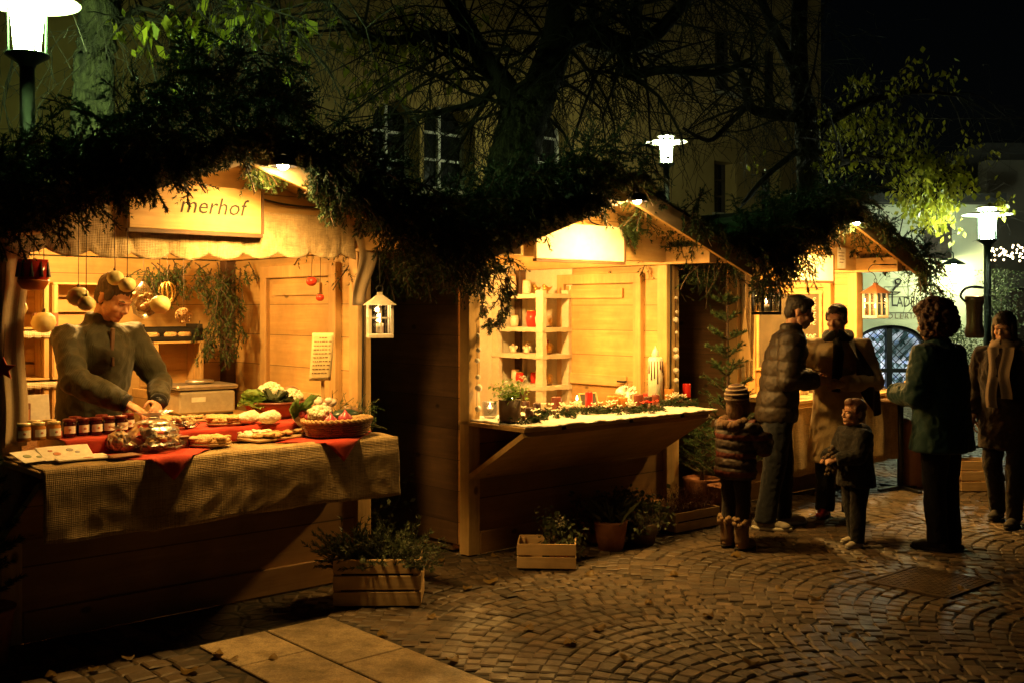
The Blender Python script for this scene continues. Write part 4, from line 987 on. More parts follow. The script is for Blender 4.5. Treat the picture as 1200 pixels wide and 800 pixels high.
for px, py, l in ((292, 496, 'sugar dusted loaf lying nearest the flat bread'), (318, 496, 'sugar dusted loaf lying before the vegetable bowl')):
    t = thing('sugared_loaf', l, 'loaf', clampv(on(px, py, ZB), -.27, .05), ANG+random.uniform(.1,.4), 'sugar dusted loaves')
    b = MB(); b.ball((0,0,.033), (.085,.045,.036), 18, 10); me = b.mesh('q')
    b2 = MB(); b2.ball((0,0,.034), (.085,.044,.036), 20, 12); b2.ball((.03,.006,.038), (.05,.03,.036), 12, 8); remesh(b2, 'crust', M['sugar'], .006, t, 1, lambda p: .004*mnoise.noise(p*60))
# ---------------------------------------------------------------- vegetables
def leaves_head(b, c, r, n, seed, up=.5):
    r_ = random.Random(seed)
    for k in range(n):
        a = r_.random()*6.28; e = r_.uniform(-.1, 1.3); d = Vector((math.cos(a)*math.cos(e), math.sin(a)*math.cos(e), math.sin(e)*.9)); sd = d.cross(Vector((0,0,1))).normalized(); up_ = sd.cross(d)
        L = r*r_.uniform(.8,1.25); w = L*.62; c0 = Vector(c)+d*r*.25
        def f(u, v, d=d, sd=sd, up_=up_, L=L, w=w, c0=c0):
            x = (u-.5)*2; ww = w*math.sin(PI*(.12+.8*v))**.6; return tuple(c0 + d*L*v + sd*x*ww + up_*(.25*w*x*x + .06*L*math.sin(x*9+v*5)*v - .22*L*v*v))
        b.grid(f, 8, 6)
def veg_thing(name, label, cat, loc, parts, rz=None, group='vegetables on the produce counter'):
    t = thing(name, label, cat, loc, ANG if rz is None else rz, group)
    for n_, m, fn in parts:
        b = MB(); fn(b); b.build(n_, m, t)
    return t
bowl = clampv(on(322, 488, ZB), -.2, .06)
t = thing('vegetable_bowl', 'wide dark earthenware bowl filled with green vegetables', 'bowl', bowl, ANG); b = MB()
b.lathe([(.11,0),(.135,.01),(.175,.07),(.18,.085),(.172,.085),(.16,.06),(.12,.02),(.01,.016)], n=30); b.build('basin', M['terracotta'], t)
b = MB(); b.lathe([(.175,.08),(.186,.085),(.186,.095),(.17,.097),(.168,.085)], n=30); b.build('rim', M['brownwax'], t)
B = bowl; U = Vector((.748,.664,0)); Vv = Vector((-.664,.748,0))
veg_thing('green_cabbage', 'pale green leafy cabbage spilling over the bowl edge near the scale', 'cabbage', B-U*.14+Vector((0,0,.045)), [('leaves', M['salad'], lambda b: leaves_head(b, (0,0,.02), .085, 26, 1))])
veg_thing('lettuce', 'darker green lettuce in the middle of the earthenware bowl', 'lettuce', B-U*.03-Vv*.05+Vector((0,0,.05)), [('leaves', M['herb'], lambda b: leaves_head(b, (0,0,.02), .085, 24, 2))])
def cfl(b, r, s):
    q = random.Random(s); b.ball((0,0,r*.7), (r*.85,r*.85,r*.6), 14, 9)
    for k in range(70):
        a = q.random()*6.28; e = q.uniform(-.1,1.57); b.ball((r*.82*math.cos(a)*math.cos(e), r*.82*math.sin(a)*math.cos(e), r*.72+r*.6*math.sin(e)), r*q.uniform(.16,.24), 7, 5)
veg_thing('cauliflower', 'cream cauliflower at the back of the earthenware bowl', 'cauliflower', B+U*.005+Vv*.06+Vector((0,0,.075)), [('curd', M['cauli'], lambda b: cfl(b, .085, 1)), ('leaves', M['salad'], lambda b: leaves_head(b, (0,0,0), .08, 8, 5))])
veg_thing('cauliflower', 'cream cauliflower on the basket side of the earthenware bowl', 'cauliflower', B+U*.085-Vv*.045+Vector((0,0,.06)), [('curd', M['cauli'], lambda b: cfl(b, .07, 2)), ('leaves', M['salad'], lambda b: leaves_head(b, (0,0,0), .07, 6, 6))])
veg_thing('celeriac', 'round brown celeriac resting on the bowl rim by the leek', 'celeriac', B+U*.13+Vv*.05+Vector((0,0,.075)), [('root', M['potato'], lambda b: b.ball((0,0,.05), (.06,.06,.05), 14, 9))])
bk = clampv(on(397, 510, ZA), -.45, -.2)
t = thing('wicker_basket', 'oval wicker basket of vegetables at the end of the produce counter', 'basket', bk, ANG)
b = MB(); b.lathe([(.15,0),(.17,.01),(.2,.06),(.205,.085),(.195,.085),(.185,.05),(.15,.014),(.01,.012)], n=36, sx=1.0, sy=.72)
for k in range(36):
    a = 2*PI*k/36; b.tube([(.168*math.cos(a), .121*math.sin(a), .008), (.206*math.cos(a), .149*math.sin(a), .085)], .006, 5)
for k in range(6):
    z = .012+k*.013; r = .172+.035*z/.085*1.0; b.tube([( (r+.004*((i+k) % 2))*math.cos(2*PI*i/72), .72*(r+.004*((i+k) % 2))*math.sin(2*PI*i/72), z) for i in range(73)], .006, 5)
b.build('woven_side', M['wicker'], t)
b = MB()
for s_ in (0, 1): b.tube([((.206+.006*math.sin(i*1.3+s_*PI))*math.cos(2*PI*i/96), .72*(.206+.006*math.sin(i*1.3+s_*PI))*math.sin(2*PI*i/96), .09+.007*math.cos(i*1.3+s_*PI)) for i in range(97)], .0085, 6)
b.build('plaited_rim', M['rim'], t)
def inb(du, dv, z): return bk + U*du + Vv*dv + Vector((0,0,z))
veg_thing('cauliflower', 'cream cauliflower in the wicker basket', 'cauliflower', inb(-.1,.03,.06), [('curd', M['cauli'], lambda b: cfl(b, .075, 3))])
for (du, dv, z, r, l) in ((-.095,-.085,.06,.038,'red onion in the basket nearest the cauliflower'), (-.005,-.09,.06,.044,'larger shiny red onion at the middle of the basket rim')):
    veg_thing('red_onion', l, 'onion', inb(du,dv,z), [('bulb', M['onion'], lambda b, r=r: b.lathe([(.004,-.2*r),(r*.7,.15*r),(r,.75*r),(r*.85,1.25*r),(r*.3,1.7*r),(.003,2.1*r)], n=18)), ('root', M['garlic'], lambda b, r=r: b.lathe([(.002,2.05*r),(.004,2.5*r)], n=6))], group='red onions in the basket')
veg_thing('dark_squash', 'dark green squash lying across the basket', 'squash', inb(.05,.0,.075), [('rind', M['squash'], lambda b: b.ball((0,0,.03), (.09,.05,.042), 16, 10)), ('stalk', M['twig'], lambda b: b.tube([(.085,0,.04),(.115,0,.05)], .008, 6))])
veg_thing('beetroot', 'muddy dark root at the far end of the basket', 'beetroot', inb(.12,.045,.07), [('root', M['potato'], lambda b: b.ball((0,0,.04), (.055,.05,.045), 14, 9))])
veg_thing('potato', 'pale potato on the basket rim in front', 'potato', inb(.06,-.09,.072), [('skin', M['rim'], lambda b: b.ball((0,0,.02), (.05,.03,.024), 14, 9))])
veg_thing('potato', 'pale potato at the far end of the basket rim', 'potato', inb(.13,-.055,.072), [('skin', M['rim'], lambda b: b.ball((0,0,.02), (.045,.03,.024), 14, 9))])
def leekf(b):
    for k in range(13):
        a = -1.0+k*.19; L = random.uniform(.13,.2); d = Vector((math.sin(a)*.8-.15, random.gauss(0,.15), math.cos(a)+.35)).normalized(); sd = d.cross(Vector((0,1,0))).normalized()
        b.grid(lambda u, v, d=d, sd=sd, L=L: tuple(d*L*v + sd*(u-.5)*.05*(1-.6*v) + Vector((0,-.02*(u-.5)**2*20*.1 - .06*v*v, -.03*v*v))), 2, 5)
lk = inb(-.16,.16,.09); veg_thing('leek', 'bundle of leeks with fanned green tops behind the basket', 'leek', lk, [('leaves', M['leek'], leekf), ('shaft', M['garlic'], lambda b: b.tube([(.0,0,.02),(.06,-.02,-.06),(.09,-.04,-.1)], [.035,.03,.028], 10))])
def gar(b):
    q = random.Random(4)
    for k in range(14): b.ball((q.gauss(0,.035), q.gauss(0,.03), q.uniform(-.03,.07)), (.026,.026,.022), 9, 6)
veg_thing('garlic_braid', 'braid of pale garlic and red onions hanging by the price list', 'garlic', inb(-.045,.1,.13), [('bulbs', M['garlic'], gar), ('red_bulbs', M['onion'], lambda b: [b.ball((random.gauss(-.05,.03), random.gauss(0,.02), random.uniform(-.04,.02)), .024, 9, 6) for _ in range(7)] and None)])
# price list on its stick
t = thing('price_list', 'handwritten cream price list on a stick behind the basket', 'price list', inb(.0,.17,0), ANG-.35)
def pl(u, v): return ((u-.5)*.125 + .022*(v-.5) + .0, -.012*math.sin(v*3)-.03*(1-v)**2*.4, .30 + v*.27)
b = MB(); b.grid(pl, 6, 12); so = b.build('sheet', plain('cream_paper', (.66,.52,.28), .8, bs=.05), t, solid=.002)
b = MB(); r_ = random.Random(3)
for k in range(10):
    v = .9-.082*k; x = .1
    while x < .9:
        L = r_.uniform(.05,.14)
        if k == 0 and not (.3 < x < .7): x += L+.03; continue
        if x+L > .93: break
        p0, p1 = Vector(pl(x, v)), Vector(pl(x+L, v)); b.bar(p0-Vector((0,.0016,0)), p1-Vector((0,.0016,0)), .0012, .005); x += L + (.03 if x < .55 else .06)
b.build('handwriting', M['greyink'], t)
b = MB(); b.box((.01,.012,.22), (.02,.014,.44)); b.build('stick', M['pine_z'], t)
# dry twigs and asparagus fern at the counter end
def wild(b):
    q = random.Random(9)
    for k in range(26):
        p = Vector((q.gauss(0,.05), q.gauss(0,.04), 0)); d = Vector((q.gauss(.15,.5), q.gauss(0,.4), q.uniform(.3,1))).normalized(); pts = [p]
        for i in range(7): d = (d+Vector((q.gauss(0,.42), q.gauss(0,.35), q.gauss(-.02,.35)))).normalized(); pts.append(pts[-1]+d*q.uniform(.025,.055))
        b.tube(pts, [.0028]*4+[.0018]*4, 4, False)
t = thing('twig_bunch', 'tangle of curly grey twigs standing beside the vegetable basket', 'twigs', inb(.14,.13,0), ANG); b = MB(); wild(b); b.build('twigs', M['herb'], t)
T = [sprig((random.gauss(.02,.04), random.gauss(0,.04), 0), (random.gauss(.2,.5), random.gauss(0,.4), 1), .2, 5, 26, .02, .0018, .8)[0] for _ in range(22)]; npmesh('fern', np.concatenate(T), 3, M['needle2'], t)
# hanging gourds, tomatoes, lantern cup, rattan ball
def hanging(name, label, cat, p, top, parts, group=None, rz=0):
    t = thing(name, label, cat, p, rz, group)
    for n_, m, fn in parts: b = MB(); fn(b); b.build(n_, m, t)
    b = MB(); b.tube([(0,0,.02),(.004,0,(top-p.z)*.5),(0,0,top-p.z)], .0022, 4); b.build('string', M['twig'], t); return t
def gourd(r):
    def f(b):
        n = 24; vs = []
        b.lathe([(.003,-.86*r),(.4*r,-.82*r),(.8*r,-.55*r),(r,-.05*r),(.85*r,.5*r),(.45*r,.8*r),(.1*r,.86*r)], n=22, wob=.05)
    return f
def stk(r): return lambda b: b.tube([(0,0,.8*r),(.15*r,0,1.15*r)], [.16*r,.1*r], 6)
for px, py, v, rp, l in ((92,348,-.2,13,'pale gourd hanging by the vendor\'s shoulder, the larger of the touching pair'), (101,356,-.26,10,'small pale gourd touching the one by the vendor\'s shoulder'), (135,326,-.2,10,'pale gourd hanging before the vendor\'s hair'),
                         (149,334,-.26,10,'yellowish gourd hanging before the vendor\'s forehead'), (188,357,-.05,12,'round pale gourd hanging alone in front of the vendor\'s face'), (51,378,.1,14,'dull brown gourd hanging before the crates'), (18,361,.05,13,'pale gourd half hidden by the linen curtain')):
    p = PW(px, py, v); r = rp*p.y/F; hanging('hanging_gourd', l, 'gourd', p, 2.2, [('rind', M['gourd'], gourd(r)), ('stalk', M['twig'], stk(r))], 'gourds hanging in the produce stall', random.random()*6)
for px, py, v, rp, l in ((365,330,.0,6.5,'upper red tomato ornament hanging at the stall door'), (375,349,.0,5,'lower small red tomato ornament hanging at the stall door')):
    p = PW(px, py, v); r = rp*p.y/F; hanging('tomato_ornament', l, 'ornament', p, 2.1, [('skin', M['tomato'], lambda b, r=r: b.ball((0,0,0), (r,r,r*.85), 16, 10)), ('stalk', M['herb'], lambda b, r=r: [b.tube([(0,0,r*.8),(r*.7*math.cos(k),r*.7*math.sin(k),r*.95)], .002, 4) for k in range(5)] and None)], 'red ornaments at the stall door')
p = PW(39, 330, -.2); r = 17*p.y/F
def crown(b):
    for k in range(10):
        a = k*PI/5; b.prism([(-.012,.0),(.012,.0),(0,.05)], -.001, .001) if False else b.tube([(r*1.01*math.cos(a), r*1.01*math.sin(a), r*.3), (r*1.0*math.cos(a), r*1.0*math.sin(a), r*.62), (r*.99*math.cos(a), r*.99*math.sin(a), r*1.35)], [.012,.009,.002], 5)
hanging('tea_light_cup', 'red glass candle cup with dark star pattern hanging near the curtain', 'candle holder', p, 2.15, [('glass_bowl', M['redglass'], lambda b: b.lathe([(.01,-.6*r),(.7*r,-.5*r),(r,0),(.98*r,.5*r),(.97*r,1.5*r),(.93*r,1.5*r),(.94*r,.4*r)], n=24)), ('star_pattern', M['ink'], crown), ('base_band', M['orange'], lambda b: b.lathe([(.3*r,-.62*r),(.74*r,-.52*r),(1.02*r,-.05*r),(1.02*r,.12*r)], n=24)), ('flame', M['flame'], lambda b: b.ball((0,0,.3*r), (.008,.008,.018), 8, 6))])
p = PW(215, 370, .6); r = 9*p.y/F
def rattan(b):
    for k in range(16):
        ax = Vector((random.gauss(0,1), random.gauss(0,1), random.gauss(0,1))).normalized(); a = ax.orthogonal().normalized(); c = ax.cross(a); b.tube([tuple((a*math.cos(t)+c*math.sin(t))*r) for t in np.linspace(0, 2*PI, 17)], .003, 4, False)
hanging('rattan_ball', 'open rattan ball hanging under the green garland', 'ornament', p, 2.0, [('woven_ball', M['rim'], rattan)])
p = PW(168, 348, .6); t = hanging('nut_net', 'clear bag of nuts hanging under the garland', 'bag', p, 2.0, [('nuts', M['cookie'], lambda b: [b.ball((random.gauss(0,.03), random.gauss(0,.03), random.uniform(-.1,.02)), .018, 8, 6) for _ in range(26)] and None), ('net', M['cello'], lambda b: b.lathe([(.01,-.13),(.06,-.1),(.07,-.03),(.04,.05),(.01,.09)], n=18, wob=.08))])
p = PW(196, 343, .6); r_ = .05
hanging('wire_star', 'gilded wire bauble hanging beside the lone pale gourd', 'ornament', p, 2.0, [('wire', M['gold'], lambda b: [b.tube([(r_*math.cos(t)*math.cos(k), r_*math.cos(t)*math.sin(k), r_*1.3*math.sin(t)) for t in np.linspace(0, 2*PI, 15)], .003, 4, False) for k in (0,.6,1.2,1.8,2.4)] and None)])
# ---------------------------------------------------------------- crate shelving at the back
def crate(label, loc, rz, L, Dp, H, nsl, group, open_front=False, name='wooden_crate', m=None):
    t = thing(name, label, 'crate', loc, rz, group); m = m or M['crate']; th = .011; gp = .012; sh_ = (H-gp*(nsl-1))/nsl
    def side(axis, s_):
        b = MB()
        for k in range(nsl):
            z = sh_/2+k*(sh_+gp)
            if axis == 'x': b.box((0, s_*(Dp/2-th/2), z), (L, th, sh_), bev=.002)
            else: b.box((s_*(L/2-th/2), 0, z), (th, Dp-2*th-.004, sh_), bev=.002)
        b.build('slatted_side', m, t)
    if not open_front: side('x', -1)
    side('x', 1); side('y', -1); side('y', 1)
    for sx in (-1, 1):
        for sy in (-1, 1):
            b = MB(); b.box((sx*(L/2-th-.016), sy*(Dp/2-th-.016), H/2-.004), (.03,.03,H-.012)); b.build('corner_post', m, t)
    b = MB(); b.box((0,0,.006), (L-.03, Dp-.03, .01)); b.build('bottom', m, t); return t
def shelf_crate(label, x0, x1, z0, z1, v, dp=.26):
    """a crate turned on its side, its mouth towards the counter"""
    t = thing('shelf_crate', label, 'crate', W((x0+x1)/2, v+dp/2, z0), ANG, 'crates stacked as shelves'); w_, h = x1-x0, z1-z0
    b = MB()
    for k in range(3): b.box((0, dp/2-.006, h*(k+.5)/3), (w_-.03, .01, h/3-.018))
    b.build('slatted_back', M['pine_x'], t)
    for sx in (-1, 1):
        b = MB()
        for k in range(2): b.box((sx*(w_/2-.007), -dp/4+k*dp/2, h/2), (.012, dp/2-.02, h-.03))
        b.build('side_slats', M['pine_z'], t)
        b = MB(); b.box((sx*(w_/2-.02), -dp/2+.014, h/2), (.026,.026,h-.028), bev=.002); b.build('upright', M['pine_z'], t)
    for z in (.007, h-.007): b = MB(); b.box((0, -.001, z), (w_, dp, .013), bev=.002); b.build('shelf_board', M['pine_x'], t)
    return t
def lace(x0, x1, z, v, label):
    b = MB(); b.grid(lambda u, q: (x0+u*(x1-x0), v, z - q*(.035+.012*abs(math.sin(u*PI*14)))), 84, 2); o = tag(b.build('lace_edging', M['shelfcloth'], None, solid=.003), label, 'lace edging', 'lace edgings on the crate shelves'); o.location = W(0,0); o.rotation_euler.z = ANG
VC = 1.46
X = [.2, .60, 1.0]
rows = [(.56,.86),(.88,1.18),(1.20,1.50),(1.52,1.82)]
names = ['lowest', 'second', 'third', 'topmost']
for i in range(2):
    for (z0, z1), nm in zip(rows, names):
        shelf_crate(f'{nm} crate of the stack {"nearest the linen curtain" if i == 0 else "behind the vendor"}', X[i]+.02, X[i+1], z0, z1, VC)
bx = thing('trestle', 'rough timber trestle under the crate shelves', 'trestle', W(.6, 1.6, 0), ANG); b = MB(); b.box((0,0,.54), (.82,.28,.03)); b.build('top', M['darkwood'], bx)
for sx in (-.36,.36):
    b = MB(); b.box((sx,0,.295), (.05,.24,.455)); b.build('leg', M['darkwood'], bx)
for z in (1.19, 1.51): lace(.22, 1.0, z, VC-.006, 'scalloped cream lace on the %s shelf edge' % ('lower' if z < 1.3 else 'upper'))
def shelfjar(label, x, z, m, lidm, r=.032, h=.085): return jar(label, W(x, VC+.09, z), r, h, m, lidm, 'jars on the crate shelves', True)
shelfjar('dark jar with white label standing behind the brown gourd', .36, 1.214, M['jam'], M['lid'])
shelfjar('dark jar with white label beside the shelf upright', .45, 1.214, M['jam'], M['blackmetal'])
def pouch(label, x, z, h, r):
    t = thing('paper_pouch', label, 'pouch', W(x, VC+.1, z), ANG, 'pale pouches on the crate shelves'); b = MB(); b.lathe([(r*.8,0),(r,.01),(r*.95,h*.6),(r*.4,h*.75),(r*.3,h*.8),(r*.55,h)], n=14, sy=.7, wob=.07); b.build('bag', M['garlic'], t); b = MB(); b.lathe([(r*.34,h*.76),(r*.36,h*.79),(r*.32,h*.82)], n=12, sy=.8); b.build('tie', M['twig'], t)
pouch('tall pale pouch of pasta on the shelf below the jars', .47, .894, .22, .06); pouch('pale pouch half hidden by the linen curtain', .33, .894, .19, .055)
def carton(label, x, z, w_, h, m, m2, v=.09):
    t = thing('carton', label, 'box', W(x, VC+v, z), ANG, 'cartons on the crate shelves'); b = MB(); b.box((0,0,h/2), (w_,.06,h), bev=.002); b.build('box', m, t); b = MB(); b.box((0,-.0315,h/2), (w_*.7,.002,h*.6)); b.build('printed_front', m2, t)
carton('flat dark red carton on the upper shelf edge', .58, 1.534, .15, .09, M['card'], M['print_red'], .03)
carton('white carton with red print by the vendor\'s shoulder', .84, 1.214, .12, .16, M['paper'], M['tomato'], .05)
carton('slim white carton leaning at the shelf upright', .68, 1.214, .07, .2, M['paper'], M['paper'])
carton('red carton in the crate behind the vendor\'s elbow', .80, .894, .14, .1, M['tomato'], M['card'])
# crate with black produce tray beside the vendor
shelf_crate('pale crate standing alone under the black tray', 1.24, 1.60, 1.12, 1.43, 1.35); bx = thing('trestle', 'timber box carrying the lone pale crate', 'trestle', W(1.42, 1.5, 0), ANG); b = MB(); b.box((0,0,.58), (.42,.3,1.06), bev=.004); b.build('top', M['wall_x'], bx)
t = thing('produce_tray', 'black plastic produce tray on the pale crate', 'tray', W(1.38, 1.48, 1.431), ANG); b = MB(); b.box((0,0,.006), (.42,.26,.012))
b.build('tray_bottom', M['blackplastic'], t)
for a_, d_ in (((0,-.125,.02),(.42,.01,.025)), ((0,-.125,.075),(.42,.01,.025)), ((0,.125,.05),(.42,.01,.09)), ((-.205,0,.06),(.01,.24,.11)), ((.205,0,.06),(.01,.24,.11))):
    b = MB(); b.box(a_, d_); b.build('tray_side', M['blackplastic'], t)
for k, x in enumerate((-.1,.03,.13)):
    veg_thing('nut_bread', ['small loaf in the black tray nearest the vendor', 'small loaf in the middle of the black tray', 'small loaf at the garland end of the black tray'][k], 'loaf', W(1.38+x, 1.47, 1.446), [('crust', M['bread'], lambda b: b.ball((0,0,.025), (.05,.035,.028), 12, 8))], group='loaves in the black tray')
# scale on a side table
t = thing('weighing_scale', 'beige metal weighing scale with steel pan beside the vendor', 'scale', W(1.33, .86, .985), ANG-.1)
b = MB(); b.box((0,0,.08), (.36,.3,.14), bev=.012); b.build('casing', M['beigemetal'], t); b = MB(); b.box((0,0,.175), (.4,.32,.03), bev=.012); b.lathe([(.1,.15),(.1,.165)], n=16); b.build('pan', M['steel'], t)
b = MB(); b.box((0,0,.005), (.34,.28,.01)); b.build('foot', M['blackplastic'], t); b = MB(); b.box((-.06,-.1515,.1), (.09,.003,.03)); b.build('display', M['paper'], t)
b = MB(); b.lathe([(.07,.191),(.09,.2),(.088,.212)], n=18); b.build('dish', M['steel'], t)
t = thing('side_table', 'plain wooden table under the weighing scale', 'table', W(1.35, .9, 0), ANG); b = MB(); b.box((0,0,.965), (.6,.5,.03), bev=.003); b.build('table_top', M['pine_x'], t)
for sx in (-.27,.27):
    for sy in (-.22,.22): b = MB(); b.box((sx,sy,.51), (.05,.05,.88)); b.build('leg', M['pine_z'], t)
# wicker chair back behind the vendor
t = thing('wicker_chair', 'brown wicker chair behind the vendor', 'chair', at_v(73, .95, .07), ANG+.9)
b = MB(); b.grid(lambda u, v: ((u-.5)*.5, .22+.05*math.sin(u*PI), .42+v*.5*(1-.35*(2*u-1)**2)), 16, 10); b.build('backrest', M['wicker'], t, solid=.03)
b = MB(); b.box((0,0,.42), (.5,.46,.05), bev=.01); b.build('seat', M['wicker'], t)
for sx in (-.21,.21):
    for sy in (-.19,.19): b = MB(); b.box((sx,sy,.2), (.04,.04,.4)); b.build('leg', M['darkwood'], t)
# ================================================================== candle stall goods
S2 = STALLS[1][0]
def c2(px, py, v0=-.58, v1=.06, z=ZC): return clampv(on(px, py, z), v0, v1)
def candle(label, loc, r, h, wax, group='pillar candles on the candle counter', lit=False, name='pillar_candle'):
    t = thing(name, label, 'candle', loc, random.random()*6, group)
    b = MB(); b.lathe([(r*.97,0),(r,.004),(r,h-.006),(r*.93,h),(r*.5,h-.004),(.002,h-.006)], n=20); b.build('wax', wax, t)
    b = MB(); b.tube([(0,0,h-.008),(.001,0,h+.008),(.003,0,h+.014)], .0016, 5); b.build('wick', M['ink'], t)
    if lit: b = MB(); b.lathe([(.001,h+.008),(.007,h+.018),(.005,h+.03),(.001,h+.045)], n=8); b.build('flame', M['flame'], t)
    return t
def arrangement(label, loc, rx, n, flowers, m=None, fl=None):
    sp = []
    for k in range(n):
        a = random.random()*6.28; q = .55+.45*random.random(); sp.append(((rx*q*.6*math.cos(a), rx*q*.45*math.sin(a), .012), (math.cos(a), math.sin(a)*.8, random.uniform(.0,.4)), .1, dict(tw=5, n=22, ln=.022, w=.0026, droop=.5)))
    t = greenery('advent_arrangement', label, 'arrangement', sp, loc, ANG, m or M['needle'], 'fir arrangements on the candle counter', .002)
    b = MB()
    for k in range(flowers):
        a = random.random()*6.28; q = random.uniform(.4,.9)*rx; c = Vector((q*math.cos(a), q*.8*math.sin(a)-.01, random.uniform(.035,.075)))
        for j in range(5):
            e = j*1.257; d = Vector((math.cos(e), math.sin(e), .45)); sd = Vector((-math.sin(e), math.cos(e), 0)); p = c+d*.018; b.add([tuple(c), tuple(c+d*.014+sd*.011), tuple(c+d*.03), tuple(c+d*.014-sd*.011)], [(0,1,2,3)])
        b.ball(tuple(c), .005, 6, 4)
    if flowers: b.build('flowers', fl or M['ivory'], t)
    for k in range(4): a = k*1.7+random.random(); b = MB(); b.ball((rx*.7*math.cos(a), rx*.55*math.sin(a), .025), (.014,.014,.017), 8, 6); b.build('cone', M['darkwood'], t)
    return t
up = lambda p, z: p + Vector((0,0,z))
arrangement('dark fir ring with four chocolate brown candles at the near end', c2(614,492), .15, 40, 5)
for px, py, l in ((603,487,'chocolate brown candle on the dark fir ring, nearest the potted plant'), (620,490,'chocolate brown candle at the front of the dark fir ring'), (612,481,'chocolate brown candle at the rear of the dark fir ring'), (629,484,'chocolate brown candle of the dark fir ring beside the small slate')):
    candle(l, up(c2(px,py),.008), .028, .065, M['darkwax'])
arrangement('fir arrangement with white blossoms around the single brown red candle', c2(652,486), .13, 34, 12)
candle('brown red pillar candle among white blossoms by the small slate', up(c2(652,480),.01), .036, .085, M['brownwax'])
arrangement('fir arrangement under the bright red candle in mid counter', c2(686,482), .13, 34, 6)
candle('bright red pillar candle standing in the middle of the counter', up(c2(690,478),.012), .028, .11, M['redwax'])
arrangement('fir arrangement with pale blossoms under the two ochre candles', c2(724,482), .15, 40, 16)
candle('larger ochre candle next to the white ornament', up(c2(717,479),.012), .04, .085, M['orangewax']); candle('smaller ochre candle at the side of the brown star figure', up(c2(730,479),.012), .034, .075, M['orangewax'])
arrangement('fir arrangement with red ribbon under the dark red candles', c2(757,480), .14, 36, 0)
candle('dark red candle below the brown star figure', up(c2(748,477),.012), .036, .085, M['brownwax']); candle('dark brown candle in front of the tall white candle', up(c2(759,478),.012), .032, .075, M['darkwax']); candle('dark brown candle with copper base in front of the tall white candle', up(c2(768,476),.012), .03, .075, M['brownwax'])
arrangement('fir arrangement with cream blossoms at the far end of the counter', c2(795,473), .15, 40, 16)
candle('short orange candle at the far end beside the tall white candle', up(c2(784,470,-.58,.02),.012), .04, .085, M['orangewax']); candle('slender bright red candle at the far end of the counter', up(c2(798,466,-.58,.0),.012), .034, .11, M['redwax'])
candle('small red candle behind the white ornament', up(c2(719,466,-.3,.06),.0), .034, .06, M['redwax']); candle('short white lit candle among the blossoms beside the red candle', up(c2(676,478),.0), .026, .05, M['wax'], lit=True)
candle('short white lit candle beside the potted white flowers', up(c2(583,481),.0), .03, .06, M['wax'], lit=True)
def poin(b):
    for k in range(16):
        a = random.random()*6.28; c = Vector((random.gauss(0,.05), random.gauss(-.04,.03), .05)); d = Vector((math.cos(a), math.sin(a), .3)); sd = Vector((-math.sin(a), math.cos(a), 0)); b.add([tuple(c), tuple(c+d*.02+sd*.013), tuple(c+d*.045), tuple(c+d*.02-sd*.013)], [(0,1,2,3)])
t = thing('ribbon_bow', 'red ribbon leaves around the dark red candles', 'ribbon', c2(753,479), ANG); b = MB(); poin(b); b.build('ribbon', M['redwax'], t)
# tall white drip candle
p = up(W(PV(768,465,-.02)[0], -.02, ZC), 0)
t = thing('tall_candle', 'very tall white candle with dark drips beside the stall post', 'candle', p, 0); hh = .34; r = .058
b = MB(); b.lathe([(r,0),(r,hh),(r*.8,hh+.012),(.003,hh+.01)], n=24, wob=.02); b.build('wax', M['wax'], t)
b = MB()
for k in range(7): a = 3.6+k*.42; L = random.uniform(.06,.2); b.tube([(r*1.01*math.cos(a), r*1.01*math.sin(a), hh-.02), (r*1.02*math.cos(a+.03), r*1.02*math.sin(a+.03), hh-L)], [.004,.007], 5)
b.build('wax_drips', M['darkwood'], t); b = MB(); b.lathe([(.022,hh+.01),(.03,hh+.03),(.022,hh+.06),(.006,hh+.085),(.001,hh+.1)], n=14); b.build('glass_flame', M['frost'], t)
# glass lantern candle, potted plant, slate, ornaments
t = thing('candle_glass', 'large frosted glass with a lit candle at the near post', 'candle holder', c2(574,488,-.3,.0), 0); b = MB(); b.lathe([(.04,0),(.05,.01),(.052,.1),(.048,.105),(.046,.1),(.045,.012),(.003,.01)], n=20); b.build('glass_jar', M['cello'], t)
b = MB(); b.lathe([(.03,.012),(.03,.06),(.003,.06)], n=14); b.build('candle', M['wax'], t); b = MB(); b.lathe([(.001,.06),(.007,.07),(.004,.085),(.001,.097)], n=8); b.build('flame', M['flame'], t)
lamp('candle_light', up(c2(574,488,-.3,.0), .14), 1.2, (1,.6,.22), .02)
pp = c2(597,493,-.45,-.1); t = thing('potted_plant', 'dark bark covered pot with small white flowers at the near end', 'plant', pp, 0)
b = MB(); b.lathe([(.06,0),(.07,.02),(.075,.14),(.068,.14),(.06,.11),(.003,.11)], n=20, wob=.03); b.build('pot', M['darkwood'], t)
cs = [Vector((random.gauss(0,.05), random.gauss(0,.05), random.uniform(.15,.24))) for _ in range(60)]
npmesh('foliage', [tuple(q) for q in leafquads(cs, 4, .035, .018, .1)], 4, M['salad'], t); cs = [Vector((random.gauss(0,.055), random.gauss(-.02,.05), random.uniform(.18,.27))) for _ in range(42)]
cs += [Vector((.09+random.gauss(0,.012), 0, random.uniform(.22,.31))) for _ in range(14)]; npmesh('blossoms', [tuple(q) for q in leafquads(cs, 4, .022, .01, .0)], 4, M['ivory'], t)
t = thing('small_slate', 'small dark slate board leaning behind the fir rings', 'slate', c2(634,470,-.2,.05), ANG); b = MB(); b.at(Matrix.Rotation(-.3,4,'X')); b.box((0,0,.05), (.17,.008,.09)); b.build('slate', M['slate'], t); b = MB(); b.at(Matrix.Rotation(-.3,4,'X'))
for z in (.003,.097): b.box((0,-.002,z), (.19,.014,.012))
for x in (-.09,.09): b.box((x,-.003,.05), (.012,.014,.082))
